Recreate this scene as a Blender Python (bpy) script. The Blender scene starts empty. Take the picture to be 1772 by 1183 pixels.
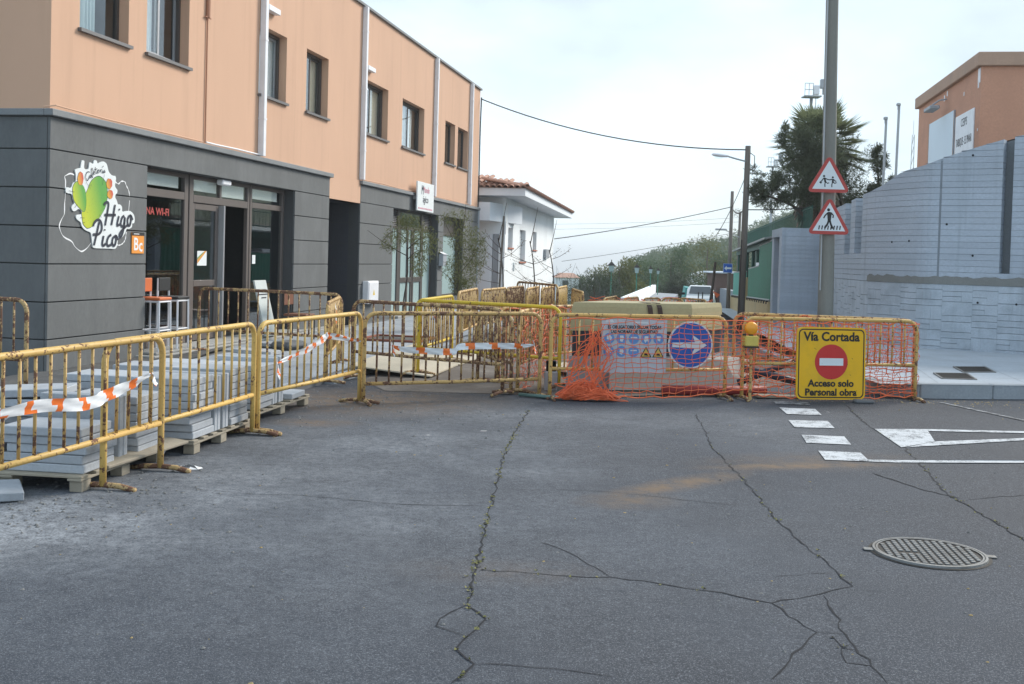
import bpy, math, random
from mathutils import Vector, Matrix
random.seed(11)
sc = bpy.context.scene
COL = sc.collection
R = math.radians
HAZE = .0007

# ------------------------------------------------------------------ camera
cam = bpy.data.cameras.new('camera')
cam.sensor_fit = 'HORIZONTAL'; cam.sensor_width = 36.0
cam.lens = 36.0 * 1850 / 1772
cam.shift_y = -(591.5 - 495) / 1772
cam.clip_start = 0.05; cam.clip_end = 30000
PITCH, ROLL = 0.026, 0.028
F_ = Vector((0, math.cos(PITCH), -math.sin(PITCH)))
R0 = Vector((1, 0, 0)); U0 = Vector((0, math.sin(PITCH), math.cos(PITCH)))
RR = R0 * math.cos(ROLL) + U0 * math.sin(ROLL)
UU = U0 * math.cos(ROLL) - R0 * math.sin(ROLL)
camo = bpy.data.objects.new('camera', cam); COL.objects.link(camo)
camo.matrix_world = Matrix(((RR.x, UU.x, -F_.x, 0), (RR.y, UU.y, -F_.y, 0), (RR.z, UU.z, -F_.z, 1.65), (0, 0, 0, 1)))
sc.camera = camo

# ------------------------------------------------------------------ sky and sun
SUN_EL, SUN_AZ = R(33), R(50)            # azimuth measured from +Y towards +X
sund = Vector((math.sin(SUN_AZ) * math.cos(SUN_EL), math.cos(SUN_AZ) * math.cos(SUN_EL), math.sin(SUN_EL)))
w = bpy.data.worlds.new('World'); sc.world = w; w.use_nodes = True
wt = w.node_tree; wt.nodes.clear()
def wn(t, **k):
    n = wt.nodes.new(t)
    for a, b in k.items(): setattr(n, a, b)
    return n
out = wn('ShaderNodeOutputWorld'); bg = wn('ShaderNodeBackground'); bg.inputs['Strength'].default_value = 0.15
sky = wn('ShaderNodeTexSky', sky_type='NISHITA', sun_disc=False, sun_elevation=SUN_EL, sun_rotation=SUN_AZ, altitude=300, air_density=1.0, dust_density=0.6, ozone_density=2.0)
tcw = wn('ShaderNodeTexCoord')
mp = wn('ShaderNodeMapping'); mp.inputs['Scale'].default_value = (1, 1, 2.4)
cn = wn('ShaderNodeTexNoise'); cn.inputs['Scale'].default_value = 1.7; cn.inputs['Detail'].default_value = 7; cn.inputs['Roughness'].default_value = 0.52
cr = wn('ShaderNodeValToRGB'); cr.color_ramp.elements[0].position = 0.30; cr.color_ramp.elements[1].position = 0.62
cr.color_ramp.elements[0].color = (0.42, 0.42, 0.42, 1); cr.color_ramp.elements[1].color = (1, 1, 1, 1)
dp = wn('ShaderNodeVectorMath', operation='DOT_PRODUCT'); dp.inputs[1].default_value = sund
mr = wn('ShaderNodeMapRange'); mr.inputs['From Min'].default_value = -0.6; mr.inputs['From Max'].default_value = 1.0
mr.inputs['To Min'].default_value = 7.5; mr.inputs['To Max'].default_value = 4.7  # clouds brighter away from the sun: added fill light for camera-facing surfaces
cc = wn('ShaderNodeVectorMath', operation='SCALE'); cc.inputs[0].default_value = (0.76, 0.90, 1.0)
mx = wn('ShaderNodeMix', data_type='RGBA')
L = wt.links.new
L(tcw.outputs['Generated'], mp.inputs[0]); L(mp.outputs[0], cn.inputs[0]); L(cn.outputs['Fac'], cr.inputs[0])
L(tcw.outputs['Generated'], dp.inputs[0]); L(dp.outputs['Value'], mr.inputs[0]); 
mr2 = wn('ShaderNodeMapRange'); mr2.inputs['From Min'].default_value = -0.7; mr2.inputs['From Max'].default_value = 0.35; mr2.inputs['To Min'].default_value = 0.45; mr2.inputs['To Max'].default_value = 1.0
cm = wn('ShaderNodeMath', operation='MULTIPLY'); L(dp.outputs['Value'], mr2.inputs[0]); L(mr2.outputs[0], cm.inputs[1]); L(cr.outputs[0], cm.inputs[0])
cn2 = wn('ShaderNodeTexNoise'); cn2.inputs['Scale'].default_value = 2.6; cn2.inputs['Detail'].default_value = 6; cn2.inputs['Roughness'].default_value = 0.5
mp2 = wn('ShaderNodeMapping'); mp2.inputs['Scale'].default_value = (1, 1, 2.0); mp2.inputs['Location'].default_value = (3.1, 1.7, 0.4)
L(tcw.outputs['Generated'], mp2.inputs[0]); L(mp2.outputs[0], cn2.inputs[0])
mr3 = wn('ShaderNodeMapRange'); mr3.inputs['From Min'].default_value = 0.34; mr3.inputs['From Max'].default_value = 0.62; mr3.inputs['To Min'].default_value = 0.66; mr3.inputs['To Max'].default_value = 1.12
L(cn2.outputs['Fac'], mr3.inputs[0]); cm2 = wn('ShaderNodeMath', operation='MULTIPLY'); L(mr.outputs[0], cm2.inputs[0]); L(mr3.outputs[0], cm2.inputs[1])
L(cm2.outputs[0], cc.inputs['Scale']); L(cm.outputs[0], mx.inputs[0]); L(sky.outputs[0], mx.inputs[6]); L(cc.outputs[0], mx.inputs[7])
L(mx.outputs[2], bg.inputs[0]); L(bg.outputs[0], out.inputs[0])
sl = bpy.data.lights.new('sun', 'SUN'); sl.energy = 2.8; sl.angle = R(22); sl.color = (1.0, 0.94, 0.85)
so = bpy.data.objects.new('sun', sl); COL.objects.link(so)
so.rotation_euler = (-sund).to_track_quat('-Z', 'Y').to_euler(); so.location = (20, 20, 30)
vs = sc.view_settings
vs.view_transform = 'Standard'; vs.look = 'None'; vs.gamma = 1; vs.exposure = 0.66; vs.use_curve_mapping = False
sc.cycles.use_denoising = True
sc.cycles.max_bounces = 8; sc.cycles.transparent_max_bounces = 16

# ------------------------------------------------------------------ helpers: materials
MATS = {}
def newmat(name):
    m = bpy.data.materials.new(name); m.use_nodes = True
    MATS[name] = m
    nt = m.node_tree; b = nt.nodes['Principled BSDF']
    return m, nt, b
def node(nt, t, **k):
    n = nt.nodes.new(t)
    for a, b in k.items():
        if a in n.inputs: n.inputs[a].default_value = b
        else: setattr(n, a, b)
    return n
def pos(nt, scale=(1, 1, 1)):
    g = node(nt, 'ShaderNodeNewGeometry'); mpp = node(nt, 'ShaderNodeMapping')
    mpp.inputs['Scale'].default_value = scale
    nt.links.new(g.outputs['Position'], mpp.inputs[0]); return mpp.outputs[0]
def noise(nt, vec, scale, detail=4, rough=.55):
    n = node(nt, 'ShaderNodeTexNoise'); n.inputs['Scale'].default_value = scale; n.inputs['Detail'].default_value = detail; n.inputs['Roughness'].default_value = rough
    nt.links.new(vec, n.inputs[0]); return n.outputs['Fac']
def ramp(nt, fac, p0, p1, c0=(0, 0, 0, 1), c1=(1, 1, 1, 1)):
    r = node(nt, 'ShaderNodeValToRGB'); e = r.color_ramp.elements
    e[0].position = p0; e[1].position = p1; e[0].color = c0; e[1].color = c1
    nt.links.new(fac, r.inputs[0]); return r.outputs[0]
def mixc(nt, fac, a, b, blend='MIX'):
    m = node(nt, 'ShaderNodeMix', data_type='RGBA', blend_type=blend)
    for s, v in ((0, fac), (6, a), (7, b)):
        if hasattr(v, 'links'): nt.links.new(v, m.inputs[s])
        else: m.inputs[s].default_value = v if s == 0 else (*v, 1) if len(v) == 3 else v
    return m.outputs[2]
def math_(nt, op, a, b=None, clamp=False):
    m = node(nt, 'ShaderNodeMath', operation=op, use_clamp=clamp)
    for i, v in enumerate((a, b)):
        if v is None: continue
        if hasattr(v, 'links'): nt.links.new(v, m.inputs[i])
        else: m.inputs[i].default_value = v
    return m.outputs[0]
def bump(nt, b, h, strength, dist=.01):
    bp = node(nt, 'ShaderNodeBump'); bp.inputs['Strength'].default_value = strength; bp.inputs['Distance'].default_value = dist
    nt.links.new(h, bp.inputs['Height']); nt.links.new(bp.outputs[0], b.inputs['Normal'])
def sc_(c, k): return tuple(min(1, x * k) for x in c)
def M(name, col, rough=.8, var=.12, scale=3., bmp=.0, bscale=90., metal=0., spec=.35, stretch=(1, 1, 1), dirt=None, dirt_amt=.3, objrand=0., streak=0.):
    m, nt, b = newmat(name)
    p = pos(nt, stretch)
    n1 = noise(nt, p, scale, 5)
    c = mixc(nt, ramp(nt, n1, .25, .75), sc_(col, 1 - var), sc_(col, 1 + var))
    n2 = noise(nt, p, scale * 17, 2)
    c = mixc(nt, ramp(nt, n2, .3, .75), c, sc_(col, .88), 'MIX') if var > 0.05 else c
    if dirt:
        n3 = noise(nt, p, scale * .7, 7, .65)
        c = mixc(nt, math_(nt, 'MULTIPLY', ramp(nt, n3, .5, .72), dirt_amt), c, dirt)
    if streak:
        ns = noise(nt, pos(nt, (5, 5, .22)), 1.0, 6, .6)
        c = mixc(nt, math_(nt, 'MULTIPLY', ramp(nt, ns, .52, .72), streak), c, sc_(col, .62))
    if objrand:
        oi = node(nt, 'ShaderNodeObjectInfo')
        k = math_(nt, 'MULTIPLY_ADD', oi.outputs['Random'], objrand); nt.nodes[-1].inputs[2].default_value = 1 - objrand / 2
        c = mixc(nt, 1.0, c, (1, 1, 1), 'MULTIPLY'); mm = nt.nodes[-1]
        cmb = node(nt, 'ShaderNodeCombineColor'); [nt.links.new(k, cmb.inputs[i]) for i in range(3)]
        nt.links.new(cmb.outputs[0], mm.inputs[7])
    nt.links.new(c, b.inputs['Base Color'])
    b.inputs['Roughness'].default_value = rough; b.inputs['Metallic'].default_value = metal
    b.inputs['Specular IOR Level'].default_value = spec
    if bmp: bump(nt, b, noise(nt, p, bscale, 3), bmp)
    return m
def flat(name, col, rough=.5, metal=0, spec=.4, emit=0):
    m, nt, b = newmat(name)
    p = pos(nt); c = mixc(nt, noise(nt, p, 9, 4), sc_(col, .9), sc_(col, 1.06))
    nt.links.new(c, b.inputs['Base Color']); b.inputs['Roughness'].default_value = rough; b.inputs['Metallic'].default_value = metal
    b.inputs['Specular IOR Level'].default_value = spec
    if emit: b.inputs['Emission Color'].default_value = (*col, 1); b.inputs['Emission Strength'].default_value = emit
    return m
def rusty(name, paint, thr, rust=(.10, .050, .034)):
    m, nt, b = newmat(name)
    oi = node(nt, 'ShaderNodeObjectInfo')
    off = node(nt, 'ShaderNodeVectorMath', operation='ADD'); cmb = node(nt, 'ShaderNodeCombineXYZ')
    k = math_(nt, 'MULTIPLY', oi.outputs['Random'], 37.); [nt.links.new(k, cmb.inputs[i]) for i in range(3)]
    nt.links.new(pos(nt), off.inputs[0]); nt.links.new(cmb.outputs[0], off.inputs[1])
    p = off.outputs[0]
    n1 = noise(nt, p, 11, 4, .6); n2 = noise(nt, p, 46, 3, .6)
    mixn = math_(nt, 'ADD', math_(nt, 'MULTIPLY', n1, .62), math_(nt, 'MULTIPLY', n2, .38))
    fac = ramp(nt, mixn, thr, thr + .035)
    pc = mixc(nt, noise(nt, p, 5, 4), sc_(paint, .82), sc_(paint, 1.12))
    pc = mixc(nt, ramp(nt, n2, .55, .8), pc, sc_(paint, .62))
    rc = mixc(nt, noise(nt, p, 60, 3), rust, (.20, .105, .065))
    nt.links.new(mixc(nt, fac, pc, rc), b.inputs['Base Color'])
    nt.links.new(ramp(nt, fac, 0, 1, (.5, .5, .5, 1), (.9, .9, .9, 1)), b.inputs['Roughness'])
    b.inputs['Specular IOR Level'].default_value = .3
    bump(nt, b, math_(nt, 'ADD', math_(nt, 'MULTIPLY', fac, .6), n2), .35, .004)
    return m
def glass(name, tint, refl=1.0, thru=.9):
    m, nt, b = newmat(name); nt.nodes.remove(b)
    o = nt.nodes['Material Output']
    tr = node(nt, 'ShaderNodeBsdfTransparent'); tr.inputs[0].default_value = (*tint, 1)
    gl = node(nt, 'ShaderNodeBsdfGlossy'); gl.inputs[0].default_value = (.95 * refl, .97 * refl, 1.0 * refl, 1); gl.inputs['Roughness'].default_value = .015
    ge = node(nt, 'ShaderNodeNewGeometry'); dt = node(nt, 'ShaderNodeVectorMath', operation='DOT_PRODUCT')
    nt.links.new(ge.outputs['Incoming'], dt.inputs[0]); nt.links.new(ge.outputs['Normal'], dt.inputs[1])
    sch = math_(nt, 'POWER', math_(nt, 'SUBTRACT', 1., math_(nt, 'ABSOLUTE', dt.outputs['Value']), True), 4.2)
    rf_ = math_(nt, 'ADD', math_(nt, 'MULTIPLY', sch, .9), .07, True)
    bp = node(nt, 'ShaderNodeBump'); bp.inputs['Strength'].default_value = .03; bp.inputs['Distance'].default_value = .02
    nt.links.new(noise(nt, pos(nt), 1.4, 2), bp.inputs['Height']); nt.links.new(bp.outputs[0], gl.inputs['Normal'])
    mxs = node(nt, 'ShaderNodeMixShader')
    nt.links.new(rf_, mxs.inputs[0]); nt.links.new(tr.outputs[0], mxs.inputs[1]); nt.links.new(gl.outputs[0], mxs.inputs[2])
    nt.links.new(mxs.outputs[0], o.inputs[0])
    return m
def paint_worn(name, col, under, thr=.42, scale=7):
    m, nt, b = newmat(name); p = pos(nt)
    n = math_(nt, 'ADD', math_(nt, 'MULTIPLY', noise(nt, p, scale, 6, .7), .6), math_(nt, 'MULTIPLY', noise(nt, p, 70, 3, .6), .4))
    fac = ramp(nt, n, thr - .07, thr + .04)
    c = mixc(nt, noise(nt, p, 20, 4), sc_(col, .8), col)
    nt.links.new(mixc(nt, fac, under, c), b.inputs['Base Color']); b.inputs['Roughness'].default_value = .8; b.inputs['Specular IOR Level'].default_value = .2
    return m

# ------------------------------------------------------------------ helpers: objects
PM = {}
def props(o, label=None, cat=None, group=None, kind=None):
    if label: o['label'] = label
    if cat: o['category'] = cat
    if group: o['group'] = group
    if kind: o['kind'] = kind
    return o
def thing(name, label, cat, loc=(0, 0, 0), rz=0., group=None, rx=0., ry=0.):
    o = bpy.data.objects.new(name, None); COL.objects.link(o)
    o.empty_display_size = .2
    o.location = loc; o.rotation_euler = (rx, ry, rz)
    PM[o.name] = Matrix.Translation(Vector(loc)) @ o.rotation_euler.to_matrix().to_4x4()
    return props(o, label, cat, group)
def frame(o): return PM[o.name]
class MB:
    def __init__(s): s.v = []; s.f = []; s.m = []
    def add(s, vs, fs, mi=0):
        n = len(s.v); s.v += [Vector(v) for v in vs]; s.f += [tuple(i + n for i in f) for f in fs]; s.m += [mi] * len(fs); return s
    def box(s, x0, x1, y0, y1, z0, z1, mi=0):
        return s.add([(x0, y0, z0), (x1, y0, z0), (x1, y1, z0), (x0, y1, z0), (x0, y0, z1), (x1, y0, z1), (x1, y1, z1), (x0, y1, z1)],
                     [(0, 3, 2, 1), (4, 5, 6, 7), (0, 1, 5, 4), (1, 2, 6, 5), (2, 3, 7, 6), (3, 0, 4, 7)], mi)
    def bbox(s, x0, x1, y0, y1, z0, z1, b=.004, mi=0):      # box with chamfered edges
        pts = []
        for sx, X, x in ((-1, x0, x0 + b), (1, x1, x1 - b)):
            for sy, Y, y in ((-1, y0, y0 + b), (1, y1, y1 - b)):
                for sz, Z, z in ((-1, z0, z0 + b), (1, z1, z1 - b)):
                    pts += [(X, y, z), (x, Y, z), (x, y, Z)]
        idx = lambda i, j, k, a: ((i * 2 + j) * 2 + k) * 3 + a
        fs = []
        for i in (0, 1): fs.append((idx(i, 0, 0, 0), idx(i, 1, 0, 0), idx(i, 1, 1, 0), idx(i, 0, 1, 0)))
        for j in (0, 1): fs.append((idx(0, j, 0, 1), idx(1, j, 0, 1), idx(1, j, 1, 1), idx(0, j, 1, 1)))
        for k in (0, 1): fs.append((idx(0, 0, k, 2), idx(1, 0, k, 2), idx(1, 1, k, 2), idx(0, 1, k, 2)))
        for i in (0, 1):
            for j in (0, 1): fs.append((idx(i, j, 0, 0), idx(i, j, 1, 0), idx(i, j, 1, 1), idx(i, j, 0, 1)))
            for k in (0, 1): fs.append((idx(i, 0, k, 0), idx(i, 1, k, 0), idx(i, 1, k, 2), idx(i, 0, k, 2)))
        for j in (0, 1):
            for k in (0, 1): fs.append((idx(0, j, k, 1), idx(1, j, k, 1), idx(1, j, k, 2), idx(0, j, k, 2)))
        for i in (0, 1):
            for j in (0, 1):
                for k in (0, 1): fs.append((idx(i, j, k, 0), idx(i, j, k, 1), idx(i, j, k, 2)))
        return s.add(pts, fs, mi)
    def quad(s, a, b, c, d, mi=0): return s.add([a, b, c, d], [(0, 1, 2, 3)], mi)
    def tube(s, path, r, n=6, mi=0, caps=True):
        P = [Vector(p) for p in path]; rs = r if isinstance(r, (list, tuple)) else [r] * len(P)
        t0 = (P[1] - P[0]).normalized()
        ref = Vector((0, 0, 1)) if abs(t0.z) < .9 else Vector((1, 0, 0))
        a = t0.cross(ref).normalized(); base = len(s.v)
        for i, p in enumerate(P):
            t = (P[min(i + 1, len(P) - 1)] - P[max(i - 1, 0)]).normalized()
            a = (a - t * a.dot(t)); a = a.normalized() if a.length > 1e-6 else t.orthogonal().normalized()
            b = t.cross(a)
            for k in range(n):
                an = 2 * math.pi * k / n
                s.v.append(p + (a * math.cos(an) + b * math.sin(an)) * rs[i])
        for i in range(len(P) - 1):
            for k in range(n):
                s.f.append((base + i * n + k, base + i * n + (k + 1) % n, base + (i + 1) * n + (k + 1) % n, base + (i + 1) * n + k)); s.m.append(mi)
        if caps:
            s.f.append(tuple(base + k for k in reversed(range(n)))); s.m.append(mi)
            e = base + (len(P) - 1) * n
            s.f.append(tuple(e + k for k in range(n))); s.m.append(mi)
        return s
    def prism(s, poly, mat, depth, mi=0):        # polygon in the XY of mat, pushed along its Z
        n = len(poly)
        vs = [mat @ Vector((x, y, 0)) for x, y in poly] + [mat @ Vector((x, y, depth)) for x, y in poly]
        fs = [tuple(reversed(range(n))), tuple(range(n, 2 * n))] + [(i, (i + 1) % n, n + (i + 1) % n, n + i) for i in range(n)]
        return s.add(vs, fs, mi)
    def ribbon(s, pts, wd, mat, z=0., mi=0, sub=4):
        P = smooth2(pts, sub) if sub > 1 and len(pts) > 2 else [Vector(p) for p in pts]
        vs = []
        for i, p in enumerate(P):
            t = (P[min(i + 1, len(P) - 1)] - P[max(i - 1, 0)]); t = t.normalized() if t.length > 1e-9 else Vector((1, 0))
            nn = Vector((-t.y, t.x)); ww = wd(i / (len(P) - 1)) if callable(wd) else wd
            for sg in (-.5, .5):
                q = p + nn * ww * sg; vs.append(mat @ Vector((q.x, q.y, z)))
        return s.add(vs, [(2 * i, 2 * i + 1, 2 * i + 3, 2 * i + 2) for i in range(len(P) - 1)], mi)
    def build(s, name, mats, parent=None, local=False, smooth=False, label=None, cat=None, group=None, kind=None, origin=None):
        vs = s.v
        if parent is not None and not local:
            inv = PM[parent.name].inverted(); vs = [inv @ v for v in vs]
        if origin is not None:
            o_ = Vector(origin); vs = [v - o_ for v in vs]
        me = bpy.data.meshes.new(name); me.from_pydata([tuple(v) for v in vs], [], s.f)
        for mt in (mats if isinstance(mats, (list, tuple)) else [mats]): me.materials.append(MATS[mt] if isinstance(mt, str) else mt)
        if len(me.materials) > 1: me.polygons.foreach_set('material_index', s.m)
        if smooth: me.polygons.foreach_set('use_smooth', [True] * len(me.polygons))
        me.update()
        o = bpy.data.objects.new(name, me); COL.objects.link(o)
        if origin is not None: o.location = origin
        if parent is not None: o.parent = parent; PM[o.name] = PM[parent.name]
        else: PM[o.name] = Matrix.Translation(Vector(origin)) if origin is not None else Matrix.Identity(4)
        return props(o, label, cat, group, kind)
def smooth2(pts, sub=4):
    P = [Vector(p) for p in pts]; outp = []
    for i in range(len(P) - 1):
        p0, p1, p2, p3 = P[max(i - 1, 0)], P[i], P[i + 1], P[min(i + 2, len(P) - 1)]
        for k in range(sub):
            t = k / sub
            outp.append(.5 * ((2 * p1) + (p2 - p0) * t + (2 * p0 - 5 * p1 + 4 * p2 - p3) * t * t + (3 * p1 - p0 - 3 * p2 + p3) * t ** 3))
    outp.append(P[-1]); return outp
def copyobj(o, parent=None, loc=None, rot=None):
    c = o.copy(); COL.objects.link(c)
    if parent is not None: c.parent = parent; PM[c.name] = PM[parent.name]
    if loc is not None: c.location = loc
    if rot is not None: c.rotation_euler = rot
    return c
def plane_mat(origin, right, up):
    r, u = Vector(right).normalized(), Vector(up).normalized(); n = r.cross(u)
    o = Vector(origin)
    return Matrix(((r.x, u.x, n.x, o.x), (r.y, u.y, n.y, o.y), (r.z, u.z, n.z, o.z), (0, 0, 0, 1)))
def text(body, size, mat, material, parent, name='lettering', sx=1., bold=0., shear=0., local=False, ext=.001):
    cu = bpy.data.curves.new('t', 'FONT'); cu.body = body; cu.size = size; cu.align_x = 'CENTER'; cu.align_y = 'CENTER'; cu.offset = bold; cu.shear = shear; cu.extrude = ext; cu.resolution_u = 3
    o = bpy.data.objects.new('t', cu); COL.objects.link(o)
    me0 = bpy.data.meshes.new_from_object(o.evaluated_get(bpy.context.evaluated_depsgraph_get()))
    bpy.data.objects.remove(o)
    mb = MB(); mb.add([mat @ Vector((v.co.x * sx, v.co.y, v.co.z)) for v in me0.vertices], [tuple(p.vertices) for p in me0.polygons])
    return mb.build(name, material, parent, local=local)
def holes_wall(mb, u0, u1, z0, z1, holes, v0, depth, mi=0, mr=None):
    mr = mi if mr is None else mr
    us = sorted({u0, u1, *[h[0] for h in holes], *[h[1] for h in holes]}); zs = sorted({z0, z1, *[h[2] for h in holes], *[h[3] for h in holes]})
    us = [a for a in us if u0 <= a <= u1]; zs = [a for a in zs if z0 <= a <= z1]
    for i in range(len(us) - 1):
        for j in range(len(zs) - 1):
            cu, cz = (us[i] + us[i + 1]) / 2, (zs[j] + zs[j + 1]) / 2
            if any(h[0] < cu < h[1] and h[2] < cz < h[3] for h in holes): continue
            mb.quad((us[i], v0, zs[j]), (us[i + 1], v0, zs[j]), (us[i + 1], v0, zs[j + 1]), (us[i], v0, zs[j + 1]), mi)
    for a, b, c, d in holes:
        e = v0 + depth
        mb.quad((a, v0, c), (a, v0, d), (a, e, d), (a, e, c), mr); mb.quad((b, v0, d), (b, v0, c), (b, e, c), (b, e, d), mr)
        mb.quad((a, v0, d), (b, v0, d), (b, e, d), (a, e, d), mr); mb.quad((b, v0, c), (a, v0, c), (a, e, c), (b, e, c), mr)
def frustum_quads(mb, pts_bot, pts_top, mi=0):
    n = len(pts_bot); mb.add(list(pts_bot) + list(pts_top), [tuple(reversed(range(n))), tuple(range(n, 2 * n))] + [(i, (i + 1) % n, n + (i + 1) % n, n + i) for i in range(n)], mi)
LOGO_BACK=[(0.59, 2.66), (0.61, 2.75), (0.64, 2.76), (0.67, 2.75), (0.67, 2.66), (0.76, 2.66), (0.78, 2.73), (0.8, 2.75), (0.84, 2.74), (0.87, 2.74), (0.88, 2.77), (0.91, 2.79), (0.95, 2.78), (0.97, 2.75), (1.02, 2.77), (1.1, 2.79), (1.17, 2.77), (1.2, 2.73), (1.23, 2.67), (1.29, 2.63), (1.35, 2.62), (1.39, 2.62), (1.41, 2.59), (1.4, 2.54), (1.39, 2.49), (1.41, 2.46), (1.45, 2.43), (1.44, 2.39), (1.41, 2.37), (1.4, 2.33), (1.44, 2.29), (1.47, 2.24), (1.52, 2.24), (1.57, 2.21), (1.58, 2.15), (1.64, 2.15), (1.7, 2.16), (1.79, 2.16), (1.87, 2.12), (1.9, 2.06), (1.89, 2.0), (1.84, 1.99), (1.83, 1.94), (1.75, 1.91), (1.7, 1.91), (1.65, 1.84), (1.57, 1.78), (1.51, 1.78), (1.48, 1.74), (1.47, 1.68), (1.42, 1.63), (1.28, 1.63), (1.15, 1.63), (1.01, 1.63), (0.9, 1.64), (0.88, 1.69), (0.86, 1.77), (0.84, 1.83), (0.77, 1.85), (0.7, 1.87), (0.64, 1.91), (0.61, 1.96), (0.54, 1.99), (0.51, 2.02), (0.52, 2.05), (0.59, 2.06), (0.63, 2.07), (0.62, 2.11), (0.56, 2.13), (0.49, 2.1), (0.44, 2.1), (0.41, 2.14), (0.43, 2.17), (0.47, 2.2), (0.44, 2.25), (0.41, 2.31), (0.3, 2.32), (0.28, 2.35), (0.3, 2.39), (0.39, 2.39), (0.43, 2.45), (0.49, 2.48), (0.49, 2.56), (0.47, 2.62), (0.51, 2.64)]
LOGO_PAD1=[(0.71, 2.33), (0.76, 2.41), (0.81, 2.49), (0.89, 2.55), (0.97, 2.58), (1.04, 2.58), (1.13, 2.54), (1.18, 2.49), (1.2, 2.42), (1.21, 2.35), (1.2, 2.29), (1.17, 2.2), (1.12, 2.13), (1.04, 2.05), (0.96, 1.98), (0.87, 1.92), (0.77, 1.89), (0.71, 1.91), (0.66, 1.95), (0.64, 2.02), (0.63, 2.09), (0.67, 2.12), (0.71, 2.18), (0.72, 2.26)]
LOGO_PAD2=[(0.42, 2.37), (0.43, 2.41), (0.47, 2.46), (0.53, 2.48), (0.6, 2.46), (0.66, 2.42), (0.7, 2.36), (0.72, 2.27), (0.72, 2.19), (0.7, 2.12), (0.66, 2.1), (0.58, 2.14), (0.5, 2.19), (0.44, 2.26)]
LOGO_F1=[(0.65, 2.53), (0.64, 2.49), (0.63, 2.46), (0.61, 2.44), (0.59, 2.44), (0.56, 2.44), (0.54, 2.46), (0.53, 2.48), (0.52, 2.52), (0.53, 2.55), (0.54, 2.58), (0.56, 2.6), (0.58, 2.61), (0.61, 2.6), (0.63, 2.59), (0.64, 2.56)]
LOGO_F2=[(1.31, 2.51), (1.31, 2.48), (1.29, 2.46), (1.27, 2.44), (1.24, 2.43), (1.22, 2.44), (1.19, 2.45), (1.18, 2.47), (1.17, 2.5), (1.18, 2.53), (1.19, 2.55), (1.21, 2.57), (1.24, 2.57), (1.27, 2.57), (1.29, 2.56), (1.31, 2.54)]
LOGO_F3=[(1.34, 2.37), (1.33, 2.35), (1.32, 2.32), (1.3, 2.31), (1.27, 2.3), (1.24, 2.31), (1.22, 2.32), (1.2, 2.34), (1.2, 2.36), (1.2, 2.38), (1.22, 2.4), (1.24, 2.42), (1.27, 2.42), (1.29, 2.42), (1.32, 2.41), (1.33, 2.39)]
LOGO_ISLAND=[[(0.47, 2.56), (0.39, 2.57), (0.3, 2.54), (0.27, 2.52), (0.29, 2.47), (0.29, 2.37), (0.29, 2.27), (0.28, 2.18), (0.28, 2.09), (0.27, 2.04), (0.22, 1.98), (0.18, 1.91), (0.19, 1.86), (0.24, 1.79), (0.31, 1.75), (0.44, 1.71), (0.52, 1.64), (0.63, 1.59), (0.69, 1.59), (0.78, 1.63), (0.87, 1.7)], [(1.4, 2.55), (1.49, 2.52), (1.56, 2.56), (1.65, 2.56), (1.69, 2.51), (1.75, 2.45), (1.78, 2.37)], [(1.78, 2.31), (1.76, 2.16)], [(1.71, 1.87), (1.69, 1.77), (1.63, 1.71), (1.54, 1.68), (1.47, 1.69)]]
LOGO_BIG=[[(1.12, 2.21), (1.17, 2.25), (1.23, 2.24), (1.22, 2.16), (1.16, 1.94)], [(1.39, 2.23), (1.35, 2.08), (1.31, 1.95)], [(1.14, 2.08), (1.41, 2.09)], [(1.49, 2.08), (1.45, 1.97), (1.47, 1.95), (1.51, 1.97)], [(1.49, 2.18), (1.5, 2.16)], [(1.62, 2.09), (1.57, 2.06), (1.54, 1.98), (1.57, 1.94), (1.62, 1.97), (1.64, 2.07), (1.63, 1.97), (1.59, 1.85), (1.54, 1.79), (1.51, 1.81), (1.54, 1.86), (1.64, 1.93), (1.73, 1.97)], [(1.75, 2.1), (1.71, 2.04), (1.72, 1.97), (1.76, 1.96), (1.79, 2.01), (1.79, 2.08), (1.75, 2.1)], [(1.76, 2.1), (1.8, 2.09), (1.84, 2.04)], [(1.02, 1.98), (0.97, 1.83), (0.91, 1.67)], [(0.88, 1.92), (0.92, 1.98), (1.0, 2.01), (1.07, 1.97), (1.08, 1.88), (1.01, 1.82), (0.88, 1.81)], [(1.13, 1.8), (1.1, 1.69), (1.14, 1.67), (1.18, 1.7)], [(1.15, 1.89), (1.15, 1.87)], [(1.31, 1.82), (1.25, 1.79), (1.21, 1.72), (1.23, 1.67), (1.3, 1.68), (1.33, 1.71)], [(1.42, 1.81), (1.35, 1.77), (1.34, 1.7), (1.38, 1.67), (1.42, 1.71), (1.43, 1.78), (1.41, 1.81)], [(1.41, 1.81), (1.45, 1.79), (1.47, 1.75)]]
LOGO_SMALL=[[(0.78, 2.62), (0.73, 2.62), (0.69, 2.56), (0.71, 2.52), (0.74, 2.51), (0.77, 2.55)], [(0.8, 2.59), (0.77, 2.55), (0.8, 2.55), (0.82, 2.59), (0.82, 2.56)], [(0.85, 2.64), (0.83, 2.68), (0.82, 2.63), (0.84, 2.55), (0.86, 2.61)], [(0.86, 2.61), (0.89, 2.63), (0.87, 2.64), (0.86, 2.61), (0.89, 2.6)], [(0.91, 2.7), (0.92, 2.62), (0.95, 2.63)], [(0.88, 2.66), (0.95, 2.68)], [(0.96, 2.64), (0.98, 2.66), (0.97, 2.67), (0.96, 2.63), (0.99, 2.63)], [(1.01, 2.68), (1.02, 2.64), (1.03, 2.67), (1.05, 2.68)], [(1.06, 2.68), (1.07, 2.64), (1.09, 2.65)], [(1.07, 2.71), (1.09, 2.73)], [(1.12, 2.68), (1.09, 2.65), (1.11, 2.64), (1.13, 2.67), (1.13, 2.64)]]
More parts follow.
